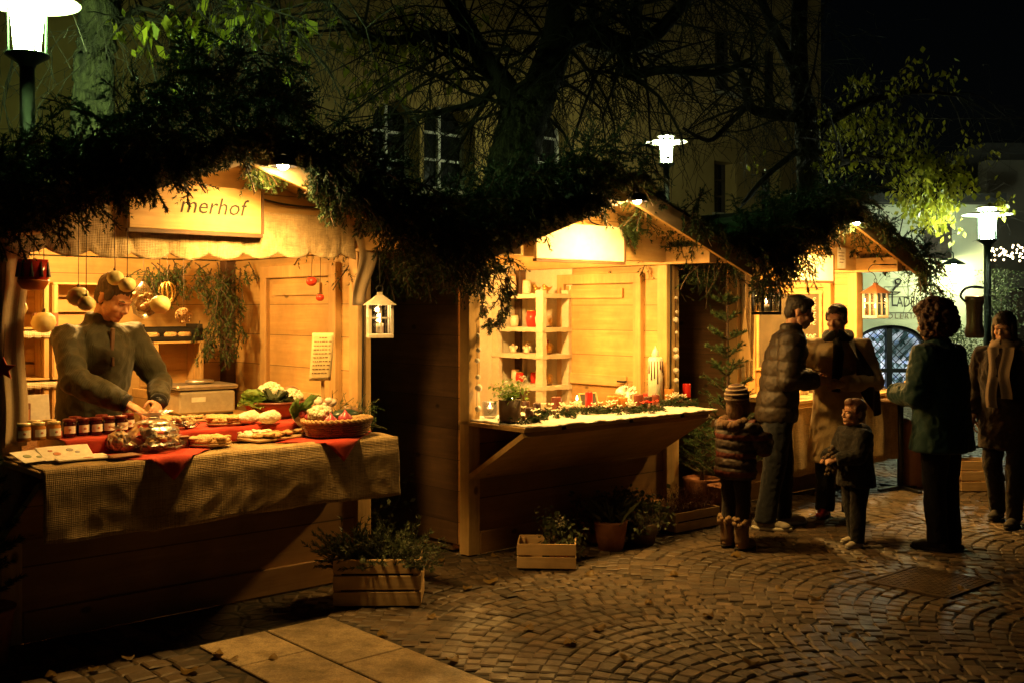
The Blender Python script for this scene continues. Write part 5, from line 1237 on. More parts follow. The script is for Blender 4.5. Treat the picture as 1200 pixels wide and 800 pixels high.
b.build('frame', M['pine_x'], t)
def umb(b): b.lathe([(.09,.07),(.075,.1),(.045,.125),(.003,.135)], n=20); b.lathe([(.03,0),(.028,.07),(.02,.09)], n=12)
t = thing('paper_shade_lamp', 'small white mushroom shaped table light by the red candle', 'table light', c2(668,466,-.2,.05), 0); b = MB(); b.lathe([(.085,.07),(.075,.1),(.045,.125),(.003,.135)], n=20); b.build('shade', M['frost'], t); b = MB(); b.lathe([(.032,0),(.03,.068),(.02,.09)], n=12); b.build('base', M['ceramic'], t)
t = thing('gift_bag', 'brown and white ribboned bag standing behind the red candle', 'gift bag', c2(685,462,-.1,.06), ANG); b = MB(); b.lathe([(.05,0),(.055,.01),(.05,.1),(.02,.14),(.05,.19)], n=14, sy=.7, wob=.08); b.build('bag', M['cookie'], t)
b = MB()
for k in range(6): a = k*1.05; b.ball((.035*math.cos(a), -.02+.02*math.sin(a), .15), (.028,.012,.016), 8, 5, Matrix.Rotation(a, 3, 'Y'))
b.build('bow', M['whitecloth'], t)
t = thing('white_ornament', 'white glittering paper flower between red and ochre candles', 'ornament', c2(708,470,-.25,.0), ANG)
b = MB()
for k in range(26):
    a = random.random()*6.28; e = random.uniform(0,1.4); d = Vector((math.cos(a)*math.cos(e), math.sin(a)*math.cos(e), math.sin(e))); sd = d.orthogonal().normalized(); c = Vector((0,0,.085)); b.add([tuple(c), tuple(c+d*.045+sd*.022), tuple(c+d*.08), tuple(c+d*.045-sd*.022)], [(0,1,2,3)])
b.build('petals', M['paper'], t); b = MB(); b.lathe([(.05,0),(.035,.03),(.03,.09),(.003,.1)], n=14); b.build('base', M['frost'], t)
t = thing('wooden_star_figure', 'dark brown figure of stacked wooden stars', 'figure', c2(746,468,-.2,.02), ANG-.2)
b = MB()
for k in range(5):
    z = .03+k*.05; r = .05-.005*abs(k-2); pts = []
    for j in range(10):
        a = j*PI/5+k*.3; q = r if j % 2 == 0 else r*.5; pts.append((q*math.cos(a), z+q*math.sin(a)*.62))
    b.prism(pts, -.02-.002*k, .02+.002*k)
b.box((0,0,.005), (.07,.06,.012)); b.build('stars', M['darkwax'], t)
# ---------------------------------------------------------------- draped shelf unit in the corner
t = thing('shelf_unit', 'tall corner shelf draped in rough cream fleece', 'shelf', W(S2, 0), ANG); w2_ = STALLS[1][1]
x0, x1, y0, y1 = w2_-.36, w2_-.05, 1.1, 1.74
def rough(b, c, d):                                                   # a fleece covered bar
    n = [max(2, int(q/.03)) for q in d]
    for ax in range(3):
        for sg in (-1, 1):
            a, e = [k for k in range(3) if k != ax]
            def f(u, v):
                q = [0,0,0]; q[ax] = sg*d[ax]/2; q[a] = (u-.5)*d[a]; q[e] = (v-.5)*d[e]; p = Vector((c[0]+q[0], c[1]+q[1], c[2]+q[2])); nn = mnoise.noise_vector(p*22)*.008
                return tuple(p+nn)
            b.grid(f, n[a], n[e])
for (x, y) in ((x0,y0+.03),(x0,y1-.03),(x1,y0+.03),(x1,y1-.03)):
    b = MB(); rough(b, (x, y, .92), (.045,.085,1.78)); b.build('upright', M['shelfcloth'], t)
SHZ = [.68,.97,1.24,1.47,1.76]
for z in SHZ: b = MB(); rough(b, ((x0+x1)/2, (y0+y1)/2, z), (x1-x0+.06, y1-y0+.04, .036)); b.build('shelf', M['shelfcloth'], t)
b = MB(); b.grid(lambda u, v: (w2_-.032-.008*math.sin(u*40)*.4, 1.08+u*.68, .55+v*1.5), 30, 20); b.grid(lambda u, v: (.2+u*(w2_-.26), D-.045-.01*math.sin(u*30), .55+v*1.5), 40, 20); b.build('back_cloth', M['shelfcloth'], t)
def shelf_at(yf, z, xf=.35): return W(S2+x0+(x1-x0)*xf, y0+(y1-y0)*yf, z+.022)
def angel(label, loc, hd=M['darkwood']):
    t = thing('angel_figurine', label, 'figurine', loc, ANG-PI/2+.7, 'little angels on the draped shelf'); b = MB(); b.lathe([(.028,0),(.03,.01),(.016,.05),(.008,.056)], n=14)
    for s_ in (-1,1): b.ball((s_*.022, .012, .042), (.016,.005,.02), 8, 6, Matrix.Rotation(s_*.5, 3, 'Y'))
    b.build('robe', M['ceramic'], t); b = MB(); b.ball((0,0,.068), .013, 10, 8); b.build('head', plain('angel_skin', (.55,.35,.22), .6), t); b = MB(); b.ball((0,.003,.072), (.0145,.0145,.0125), 10, 7); b.build('hair', hd, t)
angel('little cream angel with dark hair, on the shelf end by the potted flowers', shelf_at(.8,1.24)); angel('little cream angel in the middle of the shelf row', shelf_at(.52,1.24)); angel('little cream angel nearest the middle upright', shelf_at(.26,1.24))
def cup(label, loc, r, h, m, name='candle_cup', cat='candle holder', group='candle cups on the draped shelf'):
    t = thing(name, label, cat, loc, 0, group); b = MB(); b.lathe([(r*.7,0),(r*.9,.01),(r,h*.5),(r*.85,h),(r*.78,h),(r*.85,h*.5),(r*.6,.02),(.003,.02)], n=16); b.build('glass', m, t); b = MB(); b.lathe([(r*.86,h*.97),(r*.9,h),(r*.86,h*1.03)], n=16); b.build('rim', M['gold'], t)
cup('large red glass candle cup on the upper open shelf', shelf_at(.42,1.47), .05, .14, M['redglass']); cup('dark framed candle cup beside the large red one', shelf_at(.78,1.47), .04, .1, M['ceramic']); cup('small red candle cup on the lower shelf by the upright', shelf_at(.25,.97), .035, .12, M['redglass']); cup('red candle cup set back on the lower shelf', shelf_at(.5,.97,.6), .035, .1, M['redglass'])
cup('tall cream jug on top of the draped shelf', shelf_at(.85,1.76), .05, .17, M['ceramic'], 'jug', 'jug', None)
for yf, z, xf, m_, l in ((.62,1.47,.7,'ceramic','cream candle cup set back on the upper open shelf'),(.66,1.24,.7,'ceramic','cream cup standing behind the angel row'),(.36,1.24,.75,'redglass','small red cup behind the angel nearest the upright'),(.78,.97,.4,'ceramic','cream cup on the lower shelf above the potted flowers'),(.66,.97,.35,'redglass','red cup in the middle of the lower shelf'),(.6,1.76,.5,'ceramic','squat cream cup on top of the shelf between jug and birds')):
    cup(l, shelf_at(yf,z,xf), .04, random.uniform(.09,.13), M[m_])
cup('cream candle cup at the upper middle upright', shelf_at(.2,1.47), .035, .13, M['ceramic'])
for yf, l in ((.32,'gilt bird ornament on top of the shelf near the middle upright'), (.12,'gilt bird ornament on top of the shelf at its door end')):
    t = thing('gilt_bird', l, 'ornament', shelf_at(yf,1.76), ANG+yf, 'gilt birds on the draped shelf'); b = MB(); b.ball((0,0,.04), (.035,.022,.024), 12, 8, Matrix.Rotation(.3,3,'Y')); b.ball((-.03,0,.065), .016, 10, 7); b.tube([(-.044,0,.066),(-.06,0,.062)], [.005,.001], 6); b.tube([(.03,0,.04),(.075,0,.06)], [.014,.004], 6); b.lathe([(.02,0),(.004,.02)], n=8); b.build('body', M['gold'], t)
for yf, z, l in ((.06,1.47,'pale straw ornament in the narrow upper compartment'), (.06,1.24,'pale straw ornament in the narrow middle compartment'), (.06,.97,'pale straw ornament in the narrow lower compartment')):
    t = thing('straw_ornament', l, 'ornament', shelf_at(yf,z), ANG, 'straw ornaments in the narrow compartments'); b = MB()
    for k in range(9): a = k*PI/9; b.bar((-.05*math.cos(a), 0, .05-.05*math.sin(a)), (.05*math.cos(a), 0, .05+.05*math.sin(a)), .004, .003)
    b.build('straw', M['gold'], t); b = MB(); b.box((0,.006,.004), (.04,.03,.008)); b.build('base', M['darkwood'], t)
# bead strings on the posts
def beads(label, s, v, z0, z1, n):
    t = thing('bead_string', label, 'garland', W(s, v, z0), ANG, 'bauble strings on the candle stall'); b = MB(); b.tube([(0,0,0),(.004,0,(z1-z0)/2),(0,0,z1-z0)], .002, 4); b.build('string', M['twig'], t)
    bb = MB(); bb.ball((0,0,0), .022, 12, 8); b0 = None
    for k in range(n):
        loc = (random.gauss(0,.006), -.01, (z1-z0)*(k+.5)/n+random.gauss(0,.02))
        if b0 is None: b0 = bb.build('bauble', M['whitetin'], t, loc)
        else: c = dup(b0, loc, parent=t); c.scale = (random.choice((.65,.8,1.1)),)*3
beads('string of white baubles on the near post of the candle stall', STALLS[1][0]+.05, -.075, .95, 1.55, 6); beads('string of white baubles on the far post of the candle stall', STALLS[1][0]+w2_+.0, -.055, 1.05, 1.78, 8)
# ================================================================== lanterns
def lantern(label, p, w_, h, top, metal, roof, group='hanging lanterns', power=1.0, rz=0):
    t = thing('hanging_lantern', label, 'lantern', p, rz, group); a = w_/2; hb = h*.66
    b = MB(); b.box((0,0,.012), (w_,w_,.024), bev=.003); b.build('base', metal, t)
    for sx in (-1,1):
        for sy in (-1,1): b = MB(); b.box((sx*(a-.009), sy*(a-.009), .025+hb/2), (.016,.016,hb)); b.build('corner_bar', metal, t)
    for k in range(4):
        g_ = MB(); g_.at(Matrix.Rotation(k*PI/2, 4, 'Z')); g_.box((0,-a+.012,.026+hb/2), (w_-.04,.003,hb-.004)); pn = g_.build('glass_pane', M['glass'], t)
        g_ = MB(); g_.at(Matrix.Rotation(k*PI/2, 4, 'Z')); g_.box((0,-a+.008,.026+hb/2), (.008,.006,hb-.004)); g_.box((0,-a+.0075,.026+hb*.55), (w_-.036,.006,.008)); g_.build('glazing_bar', metal, pn)
    b = MB(); z = .026+hb; v = [(-a*1.22,-a*1.22,z),(a*1.22,-a*1.22,z),(a*1.22,a*1.22,z),(-a*1.22,a*1.22,z),(-a*.22,-a*.22,z+h*.24),(a*.22,-a*.22,z+h*.24),(a*.22,a*.22,z+h*.24),(-a*.22,a*.22,z+h*.24)]
    b.add(v, [(0,1,5,4),(1,2,6,5),(2,3,7,6),(3,0,4,7),(4,5,6,7),(3,2,1,0)]); b.box((0,0,z+h*.27), (a*.4,a*.4,h*.07)); b.build('roof', roof, t)
    b = MB(); b.lathe([(.022,.026),(.022,.085),(.002,.084)], n=14); b.build('candle', M['wax'], t)
    b = MB(); b.lathe([(.001,.09),(.009,.103),(.006,.122),(.001,.142)], n=10); b.build('flame', M['flame'], t)
    zt = z+h*.3; b = MB(); b.tube([(0.02*math.cos(q), 0, zt+.02+.02*math.sin(q)) for q in np.linspace(-PI/2, 1.5*PI, 13)], .0035, 5)
    b.tube([(0,0,zt+.035),(0,0,top-p.z)] if top else [(0,0,zt+.035),(0,0,zt+.06)], .003, 5); b.build('hanger', M['blackmetal'], t)
    lamp('lantern_flame', Vector(p)+Vector((0,0,.165)), power, (1,.55,.18), .015); return t
s_, z_ = PV(445, 396, -.4); lantern('chalk white lantern with lit candle hanging beside the produce stall', W(s_, -.4, z_), .145, .25, 2.1, M['whitetin'], M['whitetin'], power=2.0, rz=.25)
s_, z_ = PV(898, 369, -.46); lantern('dark iron lantern hanging before the blackboard, nearer the candle stall', W(s_, -.46, z_), .175, .30, 2.08, M['blackmetal'], M['rust'], power=2, rz=.3)
s_, z_ = PV(1026, 373, -.42); p = W(s_, -.42, z_); t = lantern('copper roofed lantern hanging before the shop sign', p, .165, .31, None, M['whitetin'], M['rust'], power=2, rz=.55)
b = MB(); ztop = .026+.31*.66+.31*.3+.06; hk = [(0,0,ztop),(-.02,.01,ztop+.03),(-.085,.03,ztop-.02) if 0 else (-.06,.02,ztop+.06),(-.02,.02,ztop+.11),(.05,.02,ztop+.11)]
b.tube(spline(hk, [.004]*len(hk), 5)[0], .004, 6); 
pe = W(STALLS[2][0]+w2_-.17, -.46, PZ+.02)-p; b.bar((.05,.02,ztop+.11), (pe.x, pe.y, ztop+.12), .012, .012); o = b.build('hook', M['blackmetal'], None); o.parent = t; o.rotation_euler.z = -.55
# ================================================================== drinks stall goods
s3, w3 = STALLS[2]
bb = thing('price_blackboard', 'dusty blackboard with chalk prices on the drinks stall wall', 'blackboard', W(s3+w3-.05, 0, 0), ANG)
b = MB(); b.box((0,.75,1.42), (.012,.72,.76)); b.build('board', M['slate'], bb); b = MB()
for z in (1.025,1.815): b.box((-.003,.75,z), (.022,.8,.03))
for y in (.375,1.125): b.box((-.004,y,1.42), (.022,.03,.759))
b.build('frame', M['pine_y'], bb)
for k, s_ in enumerate(('5,00€','2,00€','3,00€','3,50€','','2,50€','','3,00€','2,50€')):
    if s_: text('chalk_writing', s_, .075, M['chalk'], bb, (-.0085, .52, 1.73-k*.073), (PI/2, 0, -PI/2), shear=.15)
for k, s_ in ((7,'m’s'),): text('chalk_writing', s_, .075, M['chalk'], bb, (-.0085, .9 if k < 7 else .78, 1.73-k*.073), (PI/2, 0, -PI/2), shear=.15)
def cl3(u, v):
    x = .0+u*(w3-.24); L = v*1.0
    if L < .6: return (x, .05-L, .906)
    k = (L-.6)/.4; return (x, -.556-.018*math.sin(u*34)*k-.06*min(1, k*6)*.6, .904-k*.62)
b = MB(); b.grid(cl3, 80, 24); o = tag(b.build('table_linen', M['burlap'], None, solid=.004), 'pale linen hanging over the drinks stall counter', 'tablecloth'); o.location = W(s3, 0); o.rotation_euler.z = ANG
def drp3(u, v): return (.03+.17*u-.05*v*u, -.07-.03*math.sin(u*14), 1.98-v*.95)
b = MB(); b.grid(drp3, 24, 16); b.build('curtain', M['linen'], st3, solid=.004)
t = thing('wooden_fir_ornament', 'flat wooden fir tree ornament hanging on the drinks stall curtain', 'ornament', PW(872, 420, -.2), ANG); b = MB(); b.prism([(-.085,0),(.085,0),(.0,.42)], -.008, .008); b.build('tree_shape', M['pine_z'], t); b = MB(); b.prism([(-.1,-.02),(.1,-.02),(.1,-.001),(-.1,-.001)], -.012, .012); b.build('base', M['pine_x'], t); b = MB(); b.tube([(0,0,.42),(0,0,.62)], .002, 4); b.build('string', M['twig'], t)
mug = None
for x, l in ((.35,'white mug nearest the linen curtain on the drinks counter'), (.62,'white mug on the drinks counter behind the puffer jacket'), (1.2,'white mug on the drinks counter behind the caped adult'), (1.5,'white mug at the far end of the drinks counter')):
    if mug is None:
        mug = thing('drink_mug', l, 'mug', W(s3+x, -.3, .91), ANG, 'mugs on the drinks counter'); b = MB(); b.lathe([(.035,0),(.04,.01),(.042,.095),(.037,.095),(.035,.015),(.003,.012)], n=18); b.build('cup', M['ceramic'], mug); b = MB(); b.tube([(.04+.025*math.sin(q), 0, .05-.028*math.cos(q)) for q in np.linspace(0, PI, 9)], .006, 6); b.build('handle', M['ceramic'], mug)
    else: dup(mug, W(s3+x, -.3, .91), ANG+x, l)
t = thing('drink_urn', 'round steel urn on the drinks counter', 'urn', W(s3+.9, -.1, .91), ANG); b = MB(); b.lathe([(.12,0),(.13,.02),(.13,.3),(.1,.34),(.03,.36),(.02,.39)], n=24); b.build('tank', M['steel'], t); b = MB(); b.tube([(0,-.13,.06),(0,-.17,.06),(0,-.175,.035)], .012, 8); b.build('tap', M['blackmetal'], t)
# ================================================================== on the ground
def foliage(t, name, n, fn, leaf, sz, m, droop=.3, stems=True):
    cs = [Vector(fn()) for _ in range(n)]; npmesh(name, [tuple(q) for q in leafquads(cs, leaf, sz, sz*.6, droop)], 4, m, t)
    if stems:
        b = MB()
        for c in cs[::4]: b.tube([(c.x*.4, c.y*.4, .1), (c.x*.75, c.y*.75, c.z*.6), c], [.004,.003,.0015], 4, False)
        b.build('stems', M['twig'], t)
p = G(441, 712, 0); p.y += .16
CR = crate('three slat wooden crate in front of the produce stall, full of rosemary', p+Vector((.0,0,.012)), .02, .485, .32, .255, 3, 'wooden crates on the cobbles')
t = thing('rosemary_bush', 'bushy rosemary and herbs growing out of the three slat crate', 'plant', p+Vector((0,0,.03)), 0); b = MB(); b.box((0,0,.14), (.4,.24,.06)); b.build('root_soil', M['soil'], t)
stm = []; b = MB(); T = []
for k in range(210):
    x, y = random.uniform(-.2,.2), random.uniform(-.12,.12); d = Vector((x*2.6+random.gauss(0,.45), y*2+random.gauss(-.1,.4), random.uniform(.35,1.0))).normalized(); L = random.uniform(.12,.30); pts = [Vector((x,y,.17))]
    for i in range(4): d = (d+Vector((random.gauss(0,.16), random.gauss(0,.16), -.08))).normalized(); pts.append(pts[-1]+d*L/4)
    b.tube(pts, [.003]*3+[.002]*2, 4, False); T.append(needles(pts, 46, .034, .0058))
b.build('stems', M['twig'], t); npmesh('leaves', np.concatenate(T), 3, M['herb'], t)
q = G(405, 655, 0); q = Vector((q.x, q.y+.15, 0)); t = thing('pot_shrub', 'dark leafy shrub in a pot behind the rosemary crate', 'plant', q, 0); b = MB(); b.lathe([(.11,0),(.15,.26),(.14,.26),(.003,.22)], n=18); b.build('pot', M['terracotta'], t)
foliage(t, 'leaves', 150, lambda: (random.gauss(0,.15), random.gauss(0,.12), random.uniform(.26,.62)), 4, .05, M['herb'])
p = G(642, 668, 0); p.y += .14
crate('two slat wooden crate before the candle stall', p+Vector((0,0,.012)), -.06, .375, .28, .155, 2, 'wooden crates on the cobbles')
t = thing('cyclamen', 'leafy plant with one pale blossom in the two slat crate', 'plant', p+Vector((.08,.02,.03)), 0); b = MB(); b.lathe([(.06,0),(.075,.11),(.07,.11),(.003,.09)], n=14); b.build('pot', M['terracotta'], t); foliage(t, 'leaves', 46, lambda: (random.gauss(.02,.065), random.gauss(0,.05), random.uniform(.1,.24)), 4, .05, M['herb']); foliage(t, 'blossoms', 5, lambda: (.01+random.gauss(0,.012), -.02+random.gauss(0,.012), .25+random.gauss(0,.01)), 9, .028, M['ivory'], 0, False)
t = thing('pot_plant', 'small dark plant standing in the wooden crate\'s rear', 'plant', p+Vector((.02,.07,.03)), 0); b = MB(); b.lathe([(.05,0),(.06,.1),(.003,.09)], n=12); b.build('pot', M['blackplastic'], t); foliage(t, 'leaves', 34, lambda: (random.gauss(0,.05), random.gauss(0,.05), random.uniform(.12,.32)), 4, .04, M['herb'])
p = G(717, 646, 0); p.y += .08; t = thing('grass_pot', 'clay pot with spiky grey green grass beside the two slat crate', 'plant', p, 0); b = MB(); b.lathe([(.085,0),(.115,.18),(.12,.2),(.105,.2),(.003,.17)], n=20); b.build('pot', M['terracotta'], t)
b = MB()
for k in range(90):
    a = random.random()*6.28; d = Vector((math.cos(a)*.6, math.sin(a)*.6, 1)); L = random.uniform(.1,.22); sd = Vector((-math.sin(a), math.cos(a), 0))*.004; c = Vector((random.gauss(0,.04), random.gauss(0,.04), .18)); b.add([tuple(c-sd), tuple(c+sd), tuple(c+d*L*.6+sd*.7), tuple(c+d*L+Vector((math.cos(a),math.sin(a),-.3))*.05)], [(0,1,2,3)])
b.build('blades', M['herb'], t)
for px, py, l, sd in ((752, 636, 'cellophane wrapped plant with pale rim beside the grass pot', 1), (700, 634, 'low leafy pot behind the two slat crate', 2), (735, 622, 'dark ivy pot under the candle stall counter', 3)):
    p = G(px, py, 0); t = thing('pot_plant', l, 'plant', p, sd, 'potted plants before the candle stall'); b = MB(); b.lathe([(.09,0),(.12,.15),(.11,.15),(.003,.13)], n=18); b.build('pot', M['terracotta'] if sd != 1 else M['darkwood'], t)
    foliage(t, 'leaves', 110, lambda: (random.gauss(0,.11), random.gauss(0,.1), random.uniform(.13,.3)), 4, .045, M['herb'])
    if sd == 1:
        b = MB(); b.grid(lambda u, v: ((.11+.07*v)*math.cos(u*6.283)*(1+.08*math.sin(u*40)), (.11+.07*v)*math.sin(u*6.283)*(1+.08*math.sin(u*40)), .08+.16*v+.01*math.sin(u*30)), 40, 6); b.build('wrapping', M['cello'], t)
p = (G(793,627,0)+G(846,615,0))/2 + Vv*.14; crate('long low wooden crate holding the red heather', p+Vector((0,0,.012)), math.atan2(.32,.39), .5, .26, .14, 2, 'wooden crates on the cobbles')
t = thing('heather', 'reddish heather filling the long low crate', 'plant', p+Vector((0,0,.03)), math.atan2(.32,.39)); b = MB(); b.box((0,0,.06), (.44,.2,.05)); b.build('root_soil', M['soil'], t)
T = []
for k in range(240):
    x, y = random.uniform(-.22,.22), random.uniform(-.1,.1); L = random.uniform(.12,.22); d = Vector((random.gauss(x*1.2,.25), random.gauss(y,.25), 1)).normalized(); T.append(needles([Vector((x,y,.08)), Vector((x,y,.08))+d*L*.5, Vector((x,y,.08))+d*L], 40, .012, .0022))
npmesh('sprigs', np.concatenate(T), 3, M['heather'], t)
def conifer(label, base, h, lv, br, pot=True, dn=1.0, mt=None, seed=1):
    t = thing('small_fir_tree', label, 'fir tree', base, 0, 'little fir trees at the stalls'); random.seed(seed); b = MB(); b.tube([(0,0,.05),(.01,0,h*.5),(0,0,h)], [.022,.014,.004], 7); 
    T = [needles([Vector((0,0,h*.75)), Vector((0,0,h))], 90, .035, .003)]
    for k in range(lv):
        z = .3+(h-.4)*k/lv; L = br*(1-.72*(k/lv)); m_ = random.choice((3,4,4))
        for j in range(m_):
            a = j*6.28/m_+k*1.1+random.gauss(0,.3); d = Vector((math.cos(a), math.sin(a), random.uniform(.25,.6))); st = [Vector((0,0,z))]
            for i in range(4): d = (d.normalized()+Vector((random.gauss(0,.1), random.gauss(0,.1), .1))); st.append(st[-1]+d.normalized()*L/4)
            b.tube(st, [.007,.006,.005,.004,.003], 5, False); T.append(needles(st, int(100*dn), .034, .003))
            for s_ in (-1,1):
                for f in (.35,.65):
                    q0 = st[0].lerp(st[-1], f); e = Vector((math.cos(a+s_*.7), math.sin(a+s_*.7), .35)).normalized(); s2 = [q0, q0+e*L*.2, q0+e*L*.38]; T.append(needles(s2, int(50*dn), .03, .003)); b.tube(s2, .003, 4, False)
    b.build('trunk', M['twig'], t); npmesh('crown', np.concatenate(T), 3, mt or M['needle2'], t)
    if pot: b = MB(); b.lathe([(.12,0),(.15,.24),(.16,.26),(.14,.26),(.003,.22)], n=20); b.build('pot', M['terracotta'], t)
conifer('slim fir tree standing between the candle and drinks stalls', G(852,607,0), 1.92, 11, .36, seed=5)
conifer('small bushy fir in the gap behind the heather crate', G(822,596,0), .85, 7, .3, seed=6)
conifer('dark fir branch tree at the near corner of the produce stall', PY(-30,500,5.0)*Vector((1,1,0)) if 0 else Vector((PY(-24,500,5.0).x,5.0,0)), 1.36, 10, .24, mt=M['needle'], seed=8)
random.seed(77)
t = thing('red_star', 'red felt star on the fir at the produce stall corner', 'ornament', PY(4,432,4.9), .3); pts = [((.055 if j % 2 == 0 else .024)*math.sin(j*PI/5), (.055 if j % 2 == 0 else .024)*math.cos(j*PI/5)) for j in range(10)]; b = MB(); b.prism(pts, -.008, .008); b.build('felt', M['redcloth'], t); b = MB(); b.tube([(0,0,.05),(0,.05,.2)], .0015, 4); b.build('string', M['twig'], t)
# far table with wrapped gifts, crates and trestle
p = G(1055, 573, 0); t = thing('standing_table', 'small dark round table behind the boy and the curly haired woman', 'table', p, 0); b = MB(); b.lathe([(.36,.81),(.37,.82),(.37,.84),(.36,.85),(.003,.85)], n=28, sy=.8); b.build('table_top', M['darkwood'], t); b = MB(); b.tube([(0,0,.02),(0,0,.81)], .028, 10); b.build('leg', M['blackmetal'], t)
b = MB()
for k in range(4): a = k*PI/2+.4; b.bar((0,0,.03), (.25*math.cos(a), .25*math.sin(a), .012), .04, .02)
b.build('foot', M['blackmetal'], t)
t = thing('white_plate', 'white plate of sweets on the small dark table', 'plate', p+Vector((-.03,-.1,.852)), 0); b = MB(); b.lathe([(.08,0),(.12,.012),(.15,.025),(.145,.028),(.1,.016),(.003,.012)], n=24); b.build('dish', M['ceramic'], t); b = MB(); [b.ball((random.gauss(0,.04), random.gauss(0,.04), .03), (.024,.024,.016), 8, 6) for _ in range(12)]; b.build('sweets', M['sugar'], t)
for dx, dy, l in ((-.2,.08,'clear gift bag at the boy\'s side of the small dark table'), (.13,.07,'clear gift bag at the woman\'s side of the small dark table')):
    bag(l, p+Vector((dx,dy,.852)), .08, .07, .2, True, int(dx*50)+20, 'gift bags on the small dark table', 'gift_bag', M['sugar'])
p = G(1075, 573, 0); t = thing('paper_sack', 'brown paper sack standing behind the curly haired woman', 'sack', p+Vector((.0,.15,0)), .2); b = MB(); b.grid(lambda u, v: ((.13-.02*v)*math.cos(u*6.283)*(1+.06*math.sin(u*25)), (.1-.02*v)*math.sin(u*6.283), .62*v+.012*math.sin(u*30)*v), 32, 12); b.lathe([(.13,.004),(.003,.003)], n=16, sy=.75); b.build('paper', M['card'], t, solid=.003); b = MB(); b.ball((0,0,.5), (.1,.075,.06), 12, 8); b.build('filling', M['cookie'], t)
p = G(1147, 576, 0); p.y += .12; crate('pale three slat crate under the far trestle', p+Vector((0,0,.01)), .02, .33, .26, .27, 3, 'wooden crates on the cobbles')
p = G(1176, 571, 0); t = thing('folding_trestle', 'black folding trestle stand beside the pale crate', 'trestle', p, .1); 
for y in (-.25,.25):
    b = MB(); b.bar((-.16,y,.84), (.07,y+.0,.012), .035,.035); b.build('leg', M['blackmetal'], t); b = MB(); b.bar((-.1,y+.045,.84), (.17,y+.045,.012), .035,.035); b.build('leg', M['blackmetal'], t)
b = MB(); b.bar((-.05,-.25,.42), (-.3,.25,.35), .025,.025); b.bar((.03,-.25,.5), (.03,.295,.5), .02,.02); b.build('brace', M['blackmetal'], t); b = MB(); b.box((-.2,.02,.865), (.75,.72,.04), bev=.004); b.build('table_top', M['darkwood'], t)
# hanging copper churn by the far lamp post
p = PY(1142, 396, 15.5); t = thing('copper_can', 'tall copper can with black handle hanging by the far lamp post', 'can', p, 0); b = MB(); b.lathe([(.11,0),(.13,.02),(.135,.1),(.11,.2),(.115,.46),(.13,.52),(.135,.58),(.12,.6),(.003,.58)], n=22); b.build('can_body', M['copper'], t)
b = MB(); b.tube(spline([(-.13,0,.52),(-.2,0,.6),(-.14,0,.7),(0,0,.74),(.12,0,.72),(.16,.45,.74)], [.018]*6, 5)[0], .018, 7); b.build('handle', M['blackmetal'], t)
# dark evergreens by the far house, in tubs
for px, Y, h, l in ((1172, 18.2, 2.35, 'dark evergreen bush beneath the fairy lights'), (1120, 18.3, 1.35, 'small dark evergreen in front of the pale shop wall')):
    t = thing('evergreen_bush', l, 'bush', PY(px, 300, Y), 0, 'evergreens by the shop wall'); t.location.z = 0; b = MB(); b.lathe([(.2,0),(.26,.4),(.25,.42),(.003,.38)], n=18); b.build('tub', M['terracotta'], t); b = MB(); b.tube([(0,0,.36),(.02,0,h*.8)], [.03,.01], 6); b.build('trunk', M['twig'], t)
    cs = [Vector((random.gauss(0,.17), random.gauss(0,.17), random.uniform(.45,h))) for _ in range(420)]; npmesh('crown', [tuple(q) for q in leafquads(cs, 5, .05, .04, .2)], 4, M['herb'], t)
# manhole plate and fallen leaves
M['manhole'] = mottled('worn_iron_cover', (.05,.036,.024), (.1,.072,.046), 14, .9, spec=.15)
t = G(1090, 682, 0); b = MB(); b.box((t.x, t.y, -.012), (.74,.6,.036), Matrix.Rotation(ANG, 4, 'Z'), .004)
for k in range(-8, 9):
    for j in (-1, 1):
        pass
o = thing('manhole_cover', 'dark square iron cover set in the cobbles near the woman', 'manhole cover', (t.x, t.y, 0), ANG); b = MB(); o.scale = (.75,.75,1); b.box((0,0,-.008), (.72,.62,.036), bev=.004); b.build('plate', M['manhole'], o); b = MB()
for i in range(-7, 8):
    for j in range(-6, 7): b.box((i*.046, j*.046, .0115), (.03,.006,.0025), Matrix.Rotation(PI/4 if (i+j) % 2 else -PI/4, 4, 'Z'))
b.build('tread', M['manhole'], o)
b = MB()
for x, y, sx, sy in ((0,.33,.76,.03),(0,-.33,.76,.03),(.375,0,.03,.628),(-.375,0,.03,.628)): b.box((x,y,-.006), (sx,sy,.036), None, .003)
b.build('frame', M['manhole'], o)
lf = None
for px, py in ((255,765),(272,772),(222,785),(548,688),(640,690),(862,650),(575,680),(515,655),(110,783),(702,735),(915,690),(448,742),(760,705),(1000,745),(205,742),(320,770),(620,735),(668,752),(505,722),(735,770),(830,720),(880,775),(955,700),(1060,725),(1130,690),(790,672),(580,650),(530,772),(60,790),(150,770),(1010,655),(690,672)):
    p = G(px, py, .012)
    if lf is None:
        b = MB(); b.grid(lambda u, v: ((u-.5)*.06*math.sin(PI*(.08+.9*v))**.7, (v-.5)*.075, .012*math.sin(u*3)+.008*math.cos(v*5)), 4, 6); lf = tag(b.build('fallen_leaf', M['dryleaf'], None, p), 'dry yellow brown leaf lying on the paving', 'leaf', 'dry leaves fallen on the paving')
    else: dup(lf, p, random.random()*6.28, scale=random.uniform(.7,1.2))
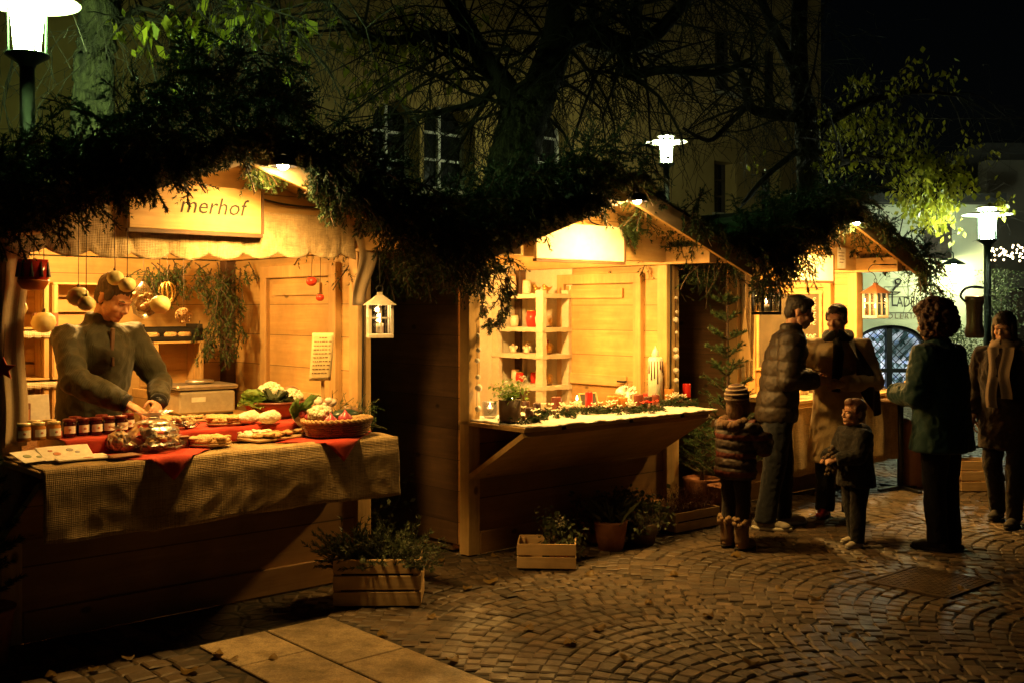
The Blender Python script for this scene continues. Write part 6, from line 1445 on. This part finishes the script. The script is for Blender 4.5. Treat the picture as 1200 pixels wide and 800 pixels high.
# ================================================================== people
SKIN = plain('skin', (.5,.27,.16), .5, sss=.15, bs=.08, sc_=60)
EYE = plain('eye', (.05,.035,.03), .15, bs=0)
def fabric(name, c, r=.85, w=200): return cloth(name, tuple(q*.75 for q in c), tuple(min(1, q*1.2) for q in c), w, r)
def hairm(name, c): return mottled(name, tuple(q*.6 for q in c), tuple(q*1.5 for q in c), 60, .55, (1,1,.25), .8, .006)
FOLD = lambda a, s: (lambda p: a*(mnoise.noise(Vector((p.x*s, p.y*s, p.z*s*.55))) + .5*mnoise.noise(Vector((p.x*s*2.3, p.y*s*2.3, p.z*s*2.9)))))
def puffer(step, a): return lambda p: a*abs(math.sin(p.z*PI/step))**.6 + .006*mnoise.noise(p*22) + .004*mnoise.noise(p*60)
def figure(label, loc, rz, H, P, group=None):
    k = H/1.75; t = thing('person', label, 'person', loc, rz, group); t.scale = (k, k, k); hs = P.get('hs', 1)
    lean = P.get('lean', 0.0); side = P.get('side', 0.0)
    fy = lambda z: -lean*max(0, z-.95)/.5 if z < 1.6 else -lean*1.3
    fx = lambda z: side*max(0, z-.95)/.5
    SHZ_ = 1.41 if hs == 1 else 1.33; nk = 1.47 if hs == 1 else 1.385
    wd = P.get('wd', 1.0)
    hz = 1.632 if hs == 1 else 1.75-.122*hs
    HM = Matrix.Translation((fx(1.6)+P.get('hx', 0), fy(1.6)+P.get('hy', -.015), hz)) @ Matrix.Translation((0,.02,-.08*hs)) @ Matrix.Rotation(P.get('yaw', 0), 4, 'Z') @ Matrix.Rotation(P.get('nod', 0), 4, 'X') @ Matrix.Translation((0,-.02,.08*hs)) @ Matrix.Scale(hs, 4)
    arms = P['arms']; legs = P.get('legs', {-1: ((-.1,-.01,.49),(-.105,.02,.085),(-.15,-1)), 1: ((.1,-.01,.49),(.105,.02,.085),(.15,-1))})
    # ---- the body, one skin
    b = MB()
    b.loft([((0,0,.80),.12,.09), ((0,0,.92),.16,.11), ((fx(1.08),fy(1.08),1.08),.135,.095), ((fx(1.25),fy(1.25),1.25),.155,.11), ((fx(1.36),fy(1.36),1.36),.165,.10), ((fx(1.43),fy(1.43),SHZ_+.03),.12,.075), ((fx(1.48),fy(1.48),nk),.06,.06)])
    hb = HM @ Vector((0,.018,-.05)); b.tube([(fx(1.4),fy(1.4),SHZ_-.03), (fx(1.47),fy(1.47),nk), tuple(hb)], [.07,.056,.056], 14)
    b.at(HM)
    b.ball((0,.012,.035), (.076,.095,.085), 20, 14); b.ball((0,-.03,-.03), (.062,.066,.084), 20, 14); b.ball((0,-.062,-.09), (.032,.03,.024), 12, 8)
    kd = .72 if hs > 1 else 1; b.tube([(0,-.086,.012),(0,-.09-.016*kd,-.015),(0,-.09-.026*kd,-.034)], [.009*kd,.012*kd,.014*kd], 8); b.ball((0,-.09-.015*kd,-.036), (.02*kd,.014*kd,.011*kd), 10, 7)
    b.tube([(-.048,-.078,.02),(-.02,-.095,.021),(0,-.095,.017),(.02,-.095,.021),(.048,-.078,.02)], .0105 if hs == 1 else .006, 8)
    for s in (-1, 1):
        b.ball((s*.037,-.066,-.026), (.026,.026,.024), 10, 8); b.ball((s*.077,.01,-.008), (.01,.02,.032), 10, 8); b.ball((s*.03,-.078,.001), (.016,.014,.010), 8, 6); b.tube([(s*.05,-.01,-.05),(s*.045,-.04,-.085)], .018, 8)
    b.tube([(-.023,-.085,-.061),(0,-.098,-.059),(.023,-.085,-.061)], [.005,.0075,.005], 8); b.tube([(-.02,-.084,-.07),(0,-.096,-.072),(.02,-.084,-.07)], [.005,.0085,.005], 8)
    b.at(Matrix.Identity(4))
    sleeves = {}
    for s in (-1, 1):
        el, wr = Vector(arms[s][0]), Vector(arms[s][1]); sp = Vector((s*.175*wd+fx(1.4), fy(1.4), SHZ_)); sleeves[s] = (sp, el, wr)
        b.tube([tuple(sp), tuple(sp.lerp(el,.5)), tuple(el), tuple(el.lerp(wr,.4)), tuple(wr)], [.05,.045,.04,.038,.028], 12); b.ball(tuple(el), .041, 10, 8); b.ball(tuple(sp), .055, 10, 8)
        d = (wr-el).normalized(); d = (d + Vector(arms[s][2] if len(arms[s]) > 2 else (0,0,0))).normalized()
        n = Vector(arms[s][3]) if len(arms[s]) > 3 else Vector((0,0,-1)); n = (n-d*n.dot(d)).normalized(); sd = d.cross(n)*1.0
        cu = arms[s][4] if len(arms[s]) > 4 else .45; hk = .92*(1 if hs == 1 else .95)
        Rm = Matrix((sd, d, n)).transposed(); b.ball(tuple(wr+d*.05*hk), (.040*hk,.055*hk,.017*hk), 14, 10, Rm); b.ball(tuple(wr+d*.005), (.028,.03,.022), 10, 8, Rm)
        for q, (o_, L) in enumerate(((-.031,.062),(-.0105,.074),(.0105,.078),(.031,.07))):
            p = wr+d*.088*hk+sd*o_*hk; pts = [wr+d*.055*hk+sd*o_*.8*hk, p]; dd = d+sd*o_*2.2
            for j in range(3): a = cu*(j+.6); dd = (d*math.cos(a)+n*math.sin(a)+sd*o_*2.0).normalized(); pts.append(pts[-1]+dd*L*hk*(.44,.32,.24)[j])
            b.tube([tuple(x) for x in pts], [.009*hk,.0088*hk,.0083*hk,.0077*hk,.006*hk], 8)
        th = -s*(1 if n.z <= 0 else -1); th = 1 if (sd*1.0).x*s < 0 else -1
        p0 = wr+d*.022*hk+sd*th*.026*hk; p1 = p0+(d*.5+sd*th*.75+n*.35).normalized()*.04*hk; p2 = p1+(d*.9+sd*th*.15+n*.45).normalized()*.03*hk; p3 = p2+(d*.9-sd*th*.1+n*.5).normalized()*.024*hk
        b.tube([tuple(x) for x in (wr+d*.02, p0, p1, p2, p3)], [.012*hk,.0125*hk,.0105*hk,.0092*hk,.007*hk], 8)
    for s in (-1, 1):
        kn, an, td = legs[s]; b.tube([(s*.085,0,.88), tuple(Vector((s*.085,0,.88)).lerp(Vector(kn),.5)), kn, tuple(Vector(kn).lerp(Vector(an),.35)), an], [.085,.072,.054,.052,.036], 12)
        td = Vector((td[0], td[1], 0)).normalized(); b.tube([tuple(Vector(an)+Vector((0,0,-.03))-td*.02), tuple(Vector(an)+td*.12+Vector((0,0,-.05)))], [.035,.025], 10)
    remesh(b, 'body', SKIN, .0055, t, 2)
    for s in (-1, 1): eb = MB(); eb.at(HM); eb.ball((s*.031,-.083,.0), (.0105,.0075,.0038), 10, 6); eb.build('eye', EYE, t)
    # ---- trousers and shoes
    b = MB(); b.loft([((0,.0,.76),.15,.11), ((0,0,.86),.175,.125), ((0,0,1.0),.165,.115), ((fx(1.06),fy(1.06),1.06),.15,.105)])
    tl = P.get('tw', 1.0)
    for s in (-1, 1):
        kn, an, td = legs[s]; kn = Vector(kn); an = Vector(an); h = Vector((s*.09,0,.84))
        b.tube([tuple(h), tuple(h.lerp(kn,.5)), tuple(kn), tuple(kn.lerp(an,.5)), tuple(an+Vector((0,0,P.get('hem', -.03))))], [.102*tl,.088*tl,.074*tl,.068*tl,.066*tl], 14)
    f_ = CREASE(.012, 13); remesh(b, 'trousers', P['trousers'], .011, t, 2, f_)
    for s in (-1, 1):
        b = MB(); so = MB(); kn, an, td = legs[s]; an = Vector(an); td = Vector((td[0], td[1], 0)).normalized(); an0 = Vector((an.x, an.y, 0)); l = Vector((-td.y, td.x, 0)); z0 = an.z-.085
        b.tube([tuple(an+Vector((0,0,.02))), tuple(an0+Vector((0,0,z0+.055))-td*.01)], [.045,.047], 12)
        Rm = Matrix((l, td, Vector((0,0,1)))).transposed()
        b.ball(tuple(an0-td*.035+Vector((0,0,z0+.045))), (.04,.045,.04), 12, 8, Rm); b.ball(tuple(an0+td*.06+Vector((0,0,z0+.042))), (.045,.095,.04), 14, 9, Rm); b.ball(tuple(an0+td*.135+Vector((0,0,z0+.033))), (.044,.055,.03), 14, 9, Rm)
        so.at(Matrix.Translation(an0+td*.05+Vector((0,0,z0))) @ Rm.to_4x4()); so.lathe([(.9,0),(1,.006),(1,.022),(.96,.026)], n=24, sx=.046, sy=.15); so.at(Matrix.Identity(4))
        sh_ = remesh(b, 'shoe', P['shoes'], .008, t, 2); so.build('sole', P.get('soles', M['ink']), sh_)
    # ---- jacket
    J = P['jacket']; hem = J.get('hem', .82); fl = J.get('flare', 1.0); g = J.get('g', 1.0)
    b = MB(); secs = []
    def sec(z, rx, ry): secs.append(((fx(z), fy(z), z), rx*g, ry*g))
    if hem < .78: sec(hem, .2*fl, .16*fl); sec((hem+.85)/2, .2*(1+fl)/2, .155*(1+fl)/2)
    else: sec(hem, .19*fl, .14*fl)
    sec(max(.9, hem+.04), .19, .142); sec(1.06, .178, .135); sec(1.22, .19, .145); sec(1.33, .193*wd, .138)
    secs.append(((fx(1.4), fy(1.4), SHZ_+.015), .165*g*wd, .112*g)); secs.append(((fx(1.45), fy(1.45), SHZ_+.055), .105*g, .09*g)); secs.append(((fx(1.48), fy(1.48)-.0, nk+.02), .075*g, .075*g)); 
    if J.get('collar', 1): secs.append(((fx(1.5), fy(1.5), nk+.055), .082, .082)); secs.append(((fx(1.5), fy(1.5), nk+.065), .06, .06))
    b.loft(secs, 26)
    sr = J.get('sleeve', 1.0)
    for s in (-1, 1):
        sp, el, wr = sleeves[s]; e = wr-(wr-el).normalized()*.015
        b.tube([tuple(sp+Vector((-s*.06,0,-.02))), tuple(sp), tuple(sp.lerp(el,.5)), tuple(el), tuple(el.lerp(wr,.5)), tuple(e)], [.085*sr,.086*sr,.078*sr,.072*sr,.065*sr,.056*sr], 14); b.ball(tuple(el), .073*sr, 12, 8); b.ball(tuple(sp+Vector((-s*.02,0,-.02))), .082*sr, 12, 8)
    for x in J.get('extra', ()): x(b, fx, fy)
    jk = remesh(b, J.get('name', 'jacket'), J['m'], .0105, t, 9, J.get('disp', CREASE(.016, 10)))
    for nm, m_, fn in J.get('trims', ()):
        if nm == 'cuff':
            for s in (-1, 1): q = MB(); fn(q, s, sleeves); q.build(nm, m_, jk)
        else: q = MB(); fn(q, fx, fy, sleeves); q.build(nm, m_, jk)
    # ---- hair
    hr = P.get('hair')
    if hr:
        b = MB(); b.at(HM); q = random.Random(hr.get('seed', 1))
        if hr['kind'] == 'short':
            b.ball((0,.02,.052), (.082,.1,.082), 20, 14); b.ball((0,.055,.0), (.07,.058,.08), 16, 10)
            b.ball((0,-.045,.09), (.055,.045,.036), 14, 9)
            for s in (-1, 1): b.ball((s*.072,-.02,.03), (.014,.03,.04), 10, 8)
            dsp = lambda p: .004*mnoise.noise(p*70)
        elif hr['kind'] == 'curly':
            b.ball((0,.03,.05), (.1*hr.get('vol',1),.11*hr.get('vol',1),.1*hr.get('vol',1)), 18, 12)
            for _ in range(900):
                a = q.random()*6.28; e = q.uniform(-1.0, 1.57); d = Vector((math.cos(a)*math.cos(e), math.sin(a)*math.cos(e), math.sin(e)))
                if d.y < -.5 and d.z < .4: continue
                r = q.uniform(.105,.128)*hr.get('vol', 1); b.ball((d.x*r, .025+d.y*r, .03+d.z*r*1.0), q.uniform(.014,.026), 7, 5)
            dsp = lambda p: .007*mnoise.noise(p*95)
        else:                                                         # bob
            b.ball((0,.022,.05), (.088,.104,.088), 20, 14); b.ball((0,.06,-.04), (.08,.05,.12), 16, 10); b.ball((0,-.04,.09), (.06,.05,.04), 12, 8)
            for s in (-1, 1): b.ball((s*.075,.0,-.03), (.025,.055,.09), 12, 8)
            dsp = lambda p: .005*mnoise.noise(Vector((p.x*70, p.y*70, p.z*14)))
        remesh(b, 'hair', hr['m'], .0065/k if k < .8 else .0065, t, 1, dsp)
    for nm, m_, fn in P.get('more', ()):
        q = MB(); fn(q, HM, sleeves, fx, fy); q.build(nm, m_, t)
    return t
def CREASE(a, s):
    def f(p):
        n = mnoise.noise(Vector((p.x*s, p.y*s, p.z*s*.8+3))); m_ = mnoise.noise(Vector((p.x*s*2.2+5, p.y*s*2.2, p.z*s*1.9)))
        return a*(.5*mnoise.noise(p*5) + (1-abs(n)*2.6)*.6*max(0, mnoise.noise(p*3.1+Vector((7,1,2)))+.5) + (1-abs(m_)*2.6)*.3)
    return f
BLACK = fabric('black_cloth', (.008,.0075,.0075)); JEANS = fabric('dark_denim', (.011,.014,.021)); DJEANS = fabric('deep_blue_denim', (.014,.02,.034))
# the vendor, leaning over the counter
def cuffs(q, s, sl):
        sp, el, wr = sl[s]; d = (wr-el).normalized(); q.tube([tuple(wr-d*.02), tuple(wr+d*.008)], [.05,.047], 14)
def watch(q, HM, sl, fx, fy):
    sp, el, wr = sl[1]; d = (wr-el).normalized(); q.tube([tuple(wr+d*.012), tuple(wr+d*.03)], [.034,.034], 14); q.ball(tuple(wr+d*.02+Vector((0,0,.03))), (.018,.018,.007), 12, 6)
def seam(q, fx, fy, sl):
    q.box((.0, fy(1.36)-.138, 1.35), (.022, .02, .2), Matrix.Rotation(.12, 4, 'X'), .004); q.box((.0, fy(1.36)-.146, 1.27), (.014,.02,.05), None, .003)
def brows(q, HM, sl, fx, fy):
    q.at(HM)
    for s in (-1, 1): q.tube([(s*.014,-.1,.021),(s*.032,-.098,.027),(s*.05,-.084,.022)], [.003,.0045,.002], 6)
hairbrown = hairm('short_grey_brown_hair', (.05,.035,.022))
figure('man in olive anorak bending over the produce counter with both hands on the biscuit bags', W(.50, .49, .07), ANG+.16, 1.78,
  dict(lean=.1, nod=.5, yaw=.28, hy=-.05, arms={-1: ((-.24,-.26,1.18), (-.06,-.47,1.06), (0,0,-.1), (.2,0,-1), .55), 1: ((.33,-.16,1.14), (.17,-.4,1.05), (-.2,0,-.35), (-.6,.3,-.7), .75)},
       trousers=BLACK, shoes=M['ink'], wd=1.06, jacket=dict(name='anorak', m=fabric('olive_waxed_cotton', (.026,.025,.010), .6), hem=.78, g=1.05, sleeve=.98, disp=CREASE(.016, 9), trims=[('cuff', BLACK, cuffs), ('zip_placket', M['darkwood'], seam)]),
       hair=dict(kind='short', m=hairbrown), more=[('wristwatch', M['blackmetal'], watch), ('eyebrows', hairbrown, brows)]))
# the man in the puffer jacket
def cupf(s, m='c'):
    def f(q, HM, sl, fx, fy):
        sp, el, wr = sl[s]; d = (wr-el).normalized(); c = wr+d*.09; q.lathe([(.03,-.045),(.036,.05),(.032,.05),(.028,-.035),(.003,-.036)], tuple(c), 16)
    return f
figure('man in brown quilted puffer jacket and jeans facing the caped adult at the drinks stall', G(910,617,0), R(84), 1.75,
  dict(lean=.10, nod=.3, yaw=-.1, arms={-1: ((-.24,-.05,1.13), (-.14,-.28,1.12), (0,0,0), (.8,0,-.3), .7), 1: ((.24,-.06,1.13), (.12,-.3,1.12), (0,0,0), (-.8,0,-.3), .7)},
       legs={-1: ((-.1,.03,.48),(-.11,.10,.085),(-.2,-1)), 1: ((.1,-.06,.48),(.12,-.06,.085),(.25,-1))}, trousers=JEANS, shoes=plain('grey_trainers', (.3,.27,.22), .7), soles=M['whitepaint'], tw=1.12, wd=1.1,
       jacket=dict(name='puffer_jacket', m=plain('brown_nylon', (.021,.013,.008), .6), hem=.80, g=1.07, sleeve=1.1, disp=puffer(.115, .010)), hair=dict(kind='short', m=hairm('dark_hair', (.02,.013,.009)), seed=2)))
# the adult in the cape
def cape(q, HM, sl, fx, fy):
    def f(u, v):
        a = -1.0+u*2.0; z = 1.475-v*(.12+.5*math.sin(PI*min(1,u*1.15+.05))**.6); r = .1+.15*min(1, v*2.2)**.7+.03*v; n = 1+.06*math.sin(u*22+v*3)*v
        return (r*1.12*n*math.sin(a+1.5)+.01, -.015+fy(min(z,1.4))-r*.82*n*math.cos(a+1.5), z)
    q.grid(f, 40, 20)
def scarf(q, HM, sl, fx, fy):
    q.tube([(.085*math.sin(a), fy(1.48)-.085*math.cos(a), 1.49+.02*math.cos(a*3)) for a in np.linspace(0, 2*PI, 21)], .045, 10, False)
    q.tube([(.0,-.1,1.47),(.02,-.165,1.36),(.01,-.18,1.2),(.0,-.185,1.05)], [.03,.045,.04,.035], 10)
figure('adult in long beige coat with dark brown shawl and red shoes at the drinks stall', G(982,606,0), R(-22), 1.68,
  dict(lean=.0, nod=.12, yaw=-.25, arms={-1: ((-.27,-.06,1.13), (-.13,-.30,1.16), (.2,0,0), (.8,0,-.3), .7), 1: ((.29,-.02,1.13), (.06,-.30,1.12), (-.2,0,0), (-.8,0,-.3), .7)},
       trousers=DJEANS, shoes=plain('red_shoes', (.3,.02,.015), .5), tw=1.15, wd=1.05, jacket=dict(name='long_coat', m=fabric('beige_wool', (.5,.37,.2)), hem=.47, flare=1.1, g=1.08, sleeve=1.08, disp=CREASE(.018, 7)),
       more=[('shawl', fabric('dark_brown_wool', (.035,.016,.01)), cape), ('scarf', BLACK, scarf)], hair=dict(kind='short', m=hairm('brown_hair', (.03,.016,.009)), seed=3)))
# the small boy
def fur(q, HM, sl, fx, fy):
    for _ in range(60): q.ball((random.gauss(0,.05), -.34+random.gauss(0,.045), 1.02+random.gauss(0,.07)), random.uniform(.018,.034), 7, 5)
def hood(q, fx, fy):
    q.ball((0,.09,1.36), (.15,.09,.1), 16, 10)
figure('small boy in dark hooded jacket and pale trainers looking up at the adults', G(1003,638,0), R(-72), 1.02,
  dict(hs=1.36, lean=.02, nod=-.08, yaw=.0, wd=1.0, arms={-1: ((-.22,-.12,1.1), (-.1,-.36,1.05), (0,0,0), (.6,0,-.6), .6), 1: ((.22,-.12,1.1), (.1,-.36,1.05), (0,0,0), (-.6,0,-.6), .6)},
       legs={-1: ((-.1,.0,.47),(-.11,.08,.085),(-.2,-1)), 1: ((.1,-.04,.47),(.11,-.06,.085),(.2,-1))}, trousers=BLACK, tw=1.25, shoes=plain('pale_trainers', (.5,.45,.36), .7), soles=M['whitepaint'],
       jacket=dict(m=fabric('black_nylon', (.007,.007,.008), .6), hem=.72, g=1.3, sleeve=1.35, extra=[hood]), hair=dict(kind='short', m=hairm('chestnut_hair', (.12,.04,.015)), seed=4), more=[('soft_toy', fabric('grey_plush', (.11,.075,.045)), fur)]))
# the girl in the striped hat
def hat(q, HM, sl, fx, fy):
    q.at(HM); q.lathe([(.088,-.0),(.098,.02),(.1,.06),(.088,.105),(.055,.14),(.02,.155),(.003,.158)], (0,.012,.01), 28, 1.0, 1.1)
def stripes(q, HM, sl, fx, fy):
    q.at(HM)
    for z, r in ((.035,.0995),(.075,.099),(.108,.087),(.135,.062)): q.lathe([(r-.001,z-.008),(r+.004,z-.004),(r+.004,z+.004),(r-.001,z+.008)], (0,.012,.01), 28, 1.0, 1.1)
def furhood(q, fx, fy, sl):
    for k in range(46):
        a = k/46*2*PI; q.ball((.15*math.sin(a)+random.gauss(0,.01), .05-.11*math.cos(a), 1.385+.03*math.cos(a)+random.gauss(0,.012)), random.uniform(.035,.055), 7, 5)
def stripes2(q, fx, fy, sl):
    for z in (.98,1.14): q.lathe([(.262,z-.03),(.275,z-.015),(.275,z+.015),(.262,z+.03)], (0,0,0), 30, 1, .76)
def bootfur(q, HM, sl, fx, fy):
    for s in (-1, 1):
        for _ in range(40): a = random.random()*6.28; q.ball((s*.105+.082*math.cos(a), .02+.082*math.sin(a), .30+random.gauss(0,.02)), random.uniform(.022,.034), 6, 4)
def boots(q, HM, sl, fx, fy):
    for s in (-1, 1): q.lathe([(.07,.02),(.078,.1),(.074,.2),(.084,.3),(.07,.305)], (s*.105,.02,0), 20); q.ball((s*.12,-.06,.06), (.07,.12,.06), 14, 9)
def banded(name, c1, c2, rough):
    m, nt, b, _ = new_mat(name); o = coords(nt); sx = nt.nodes.new('ShaderNodeSeparateXYZ'); nt.links.new(o, sx.inputs[0])
    z = math_(nt, 'FRACT', math_(nt, 'DIVIDE', sx.outputs[2], .2)); k = math_(nt, 'LESS_THAN', z, .3)
    nt.links.new(mixc(nt, k, c1, c2), b.inputs['Base Color']); b.inputs['Roughness'].default_value = rough; bump(nt, b, nz(nt, o, 60, 3), .3, .004); return m
TAN = fabric('tan_suede', (.26,.15,.075))
figure('little girl in striped knitted hat, fur hooded jacket and tan boots', G(862,641,0), R(128), 1.10,
  dict(hs=1.32, lean=.03, nod=-.1, yaw=.2, arms={-1: ((-.27,-.14,1.12), (-.15,-.34,1.2), (0,0,0), (.6,0,-.6), .7), 1: ((.27,-.14,1.12), (.15,-.34,1.2), (0,0,0), (-.6,0,-.6), .7)},
       trousers=fabric('dark_leggings', (.02,.014,.013)), tw=1.02, hem=.1, shoes=TAN, jacket=dict(m=banded('brown_red_quilting', (.022,.012,.008), (.075,.01,.007), .6), hem=.78, g=1.28, sleeve=1.3, disp=puffer(.1,.016), trims=[('fur_hood', fabric('brown_fur', (.13,.07,.035)), furhood)]),
       hair=dict(kind='bob', m=hairm('light_brown_hair', (.11,.06,.03)), seed=5), more=[('striped_hat', fabric('dark_knit', (.07,.035,.025)), hat), ('hat_stripes', fabric('pale_knit', (.32,.24,.17)), stripes), ('boots', TAN, boots), ('boot_fur', fabric('tan_fur', (.33,.21,.11)), bootfur)]))
# the curly haired woman
figure('woman with big curly hair in teal jacket seen from behind', G(1104,642,0), R(-138), 1.66,
  dict(lean=.03, nod=.15, yaw=.15, arms={-1: ((-.27,-.06,1.13), (-.14,-.31,1.12), (.2,0,0), (.8,0,-.3), .7), 1: ((.27,-.06,1.12), (.14,-.31,1.12), (-.2,0,0), (-.8,0,-.3), .7)},
       trousers=BLACK, tw=1.08, shoes=M['ink'], wd=1.02, jacket=dict(m=fabric('teal_softshell', (.007,.048,.05), .6), hem=.72, g=1.3, sleeve=1.3, flare=1.05), hair=dict(kind='curly', m=hairm('auburn_curls', (.05,.017,.008)), seed=6, vol=1.22)))
# the passer-by in brown
def scarf2(q, HM, sl, fx, fy):
    q.tube([(.088*math.sin(a), fy(1.48)-.088*math.cos(a), 1.485+.018*math.cos(a*3)) for a in np.linspace(0, 2*PI, 21)], .042, 10, False)
    for s, L in ((-1,.5),(1,.42)):
        q.grid(lambda u, v, s=s, L=L: (s*.055+(u-.5)*.09+.012*math.sin(v*7+s), -.155-.05*math.sin(min(1,v*1.6)*PI/2)-.012*math.sin(u*PI*2+s)-.004*s, 1.47-v*L), 8, 14)
def loop(q, HM, sl, fx, fy):
    q.tube(spline([(0,.1,1.47),(-.09,.03,1.46),(-.12,-.1,1.40),(-.14,-.185,1.26),(-.09,-.215,1.13),(0,-.225,1.09),(.09,-.215,1.13),(.14,-.185,1.26),(.12,-.1,1.40),(.09,.03,1.46),(0,.1,1.47)], [.05]*11, 4)[0], .05, 10, False, .45)
figure('passer-by in dark brown coat with a pale loop scarf beside the folding trestle', G(1180,612,0), R(-42), 1.62,
  dict(lean=.03, nod=.2, arms={-1: ((-.26,.02,1.12), (-.24,-.1,.88), (0,0,0), (.8,0,0), .5), 1: ((.26,.02,1.12), (.24,-.1,.88), (0,0,0), (-.8,0,0), .5)}, legs={-1: ((-.1,-.05,.48),(-.1,.1,.1),(0,-1)), 1: ((.1,-.1,.49),(.1,-.14,.085),(0,-1))},
       trousers=fabric('brown_trousers', (.012,.007,.005)), shoes=M['ink'], jacket=dict(name='coat', m=fabric('dark_brown_coat', (.018,.009,.006)), hem=.62, g=1.12, sleeve=1.1), hair=dict(kind='bob', m=hairm('black_brown_hair', (.02,.01,.007)), seed=7), more=[('scarf', fabric('pale_scarf', (.26,.19,.13)), scarf2)]))
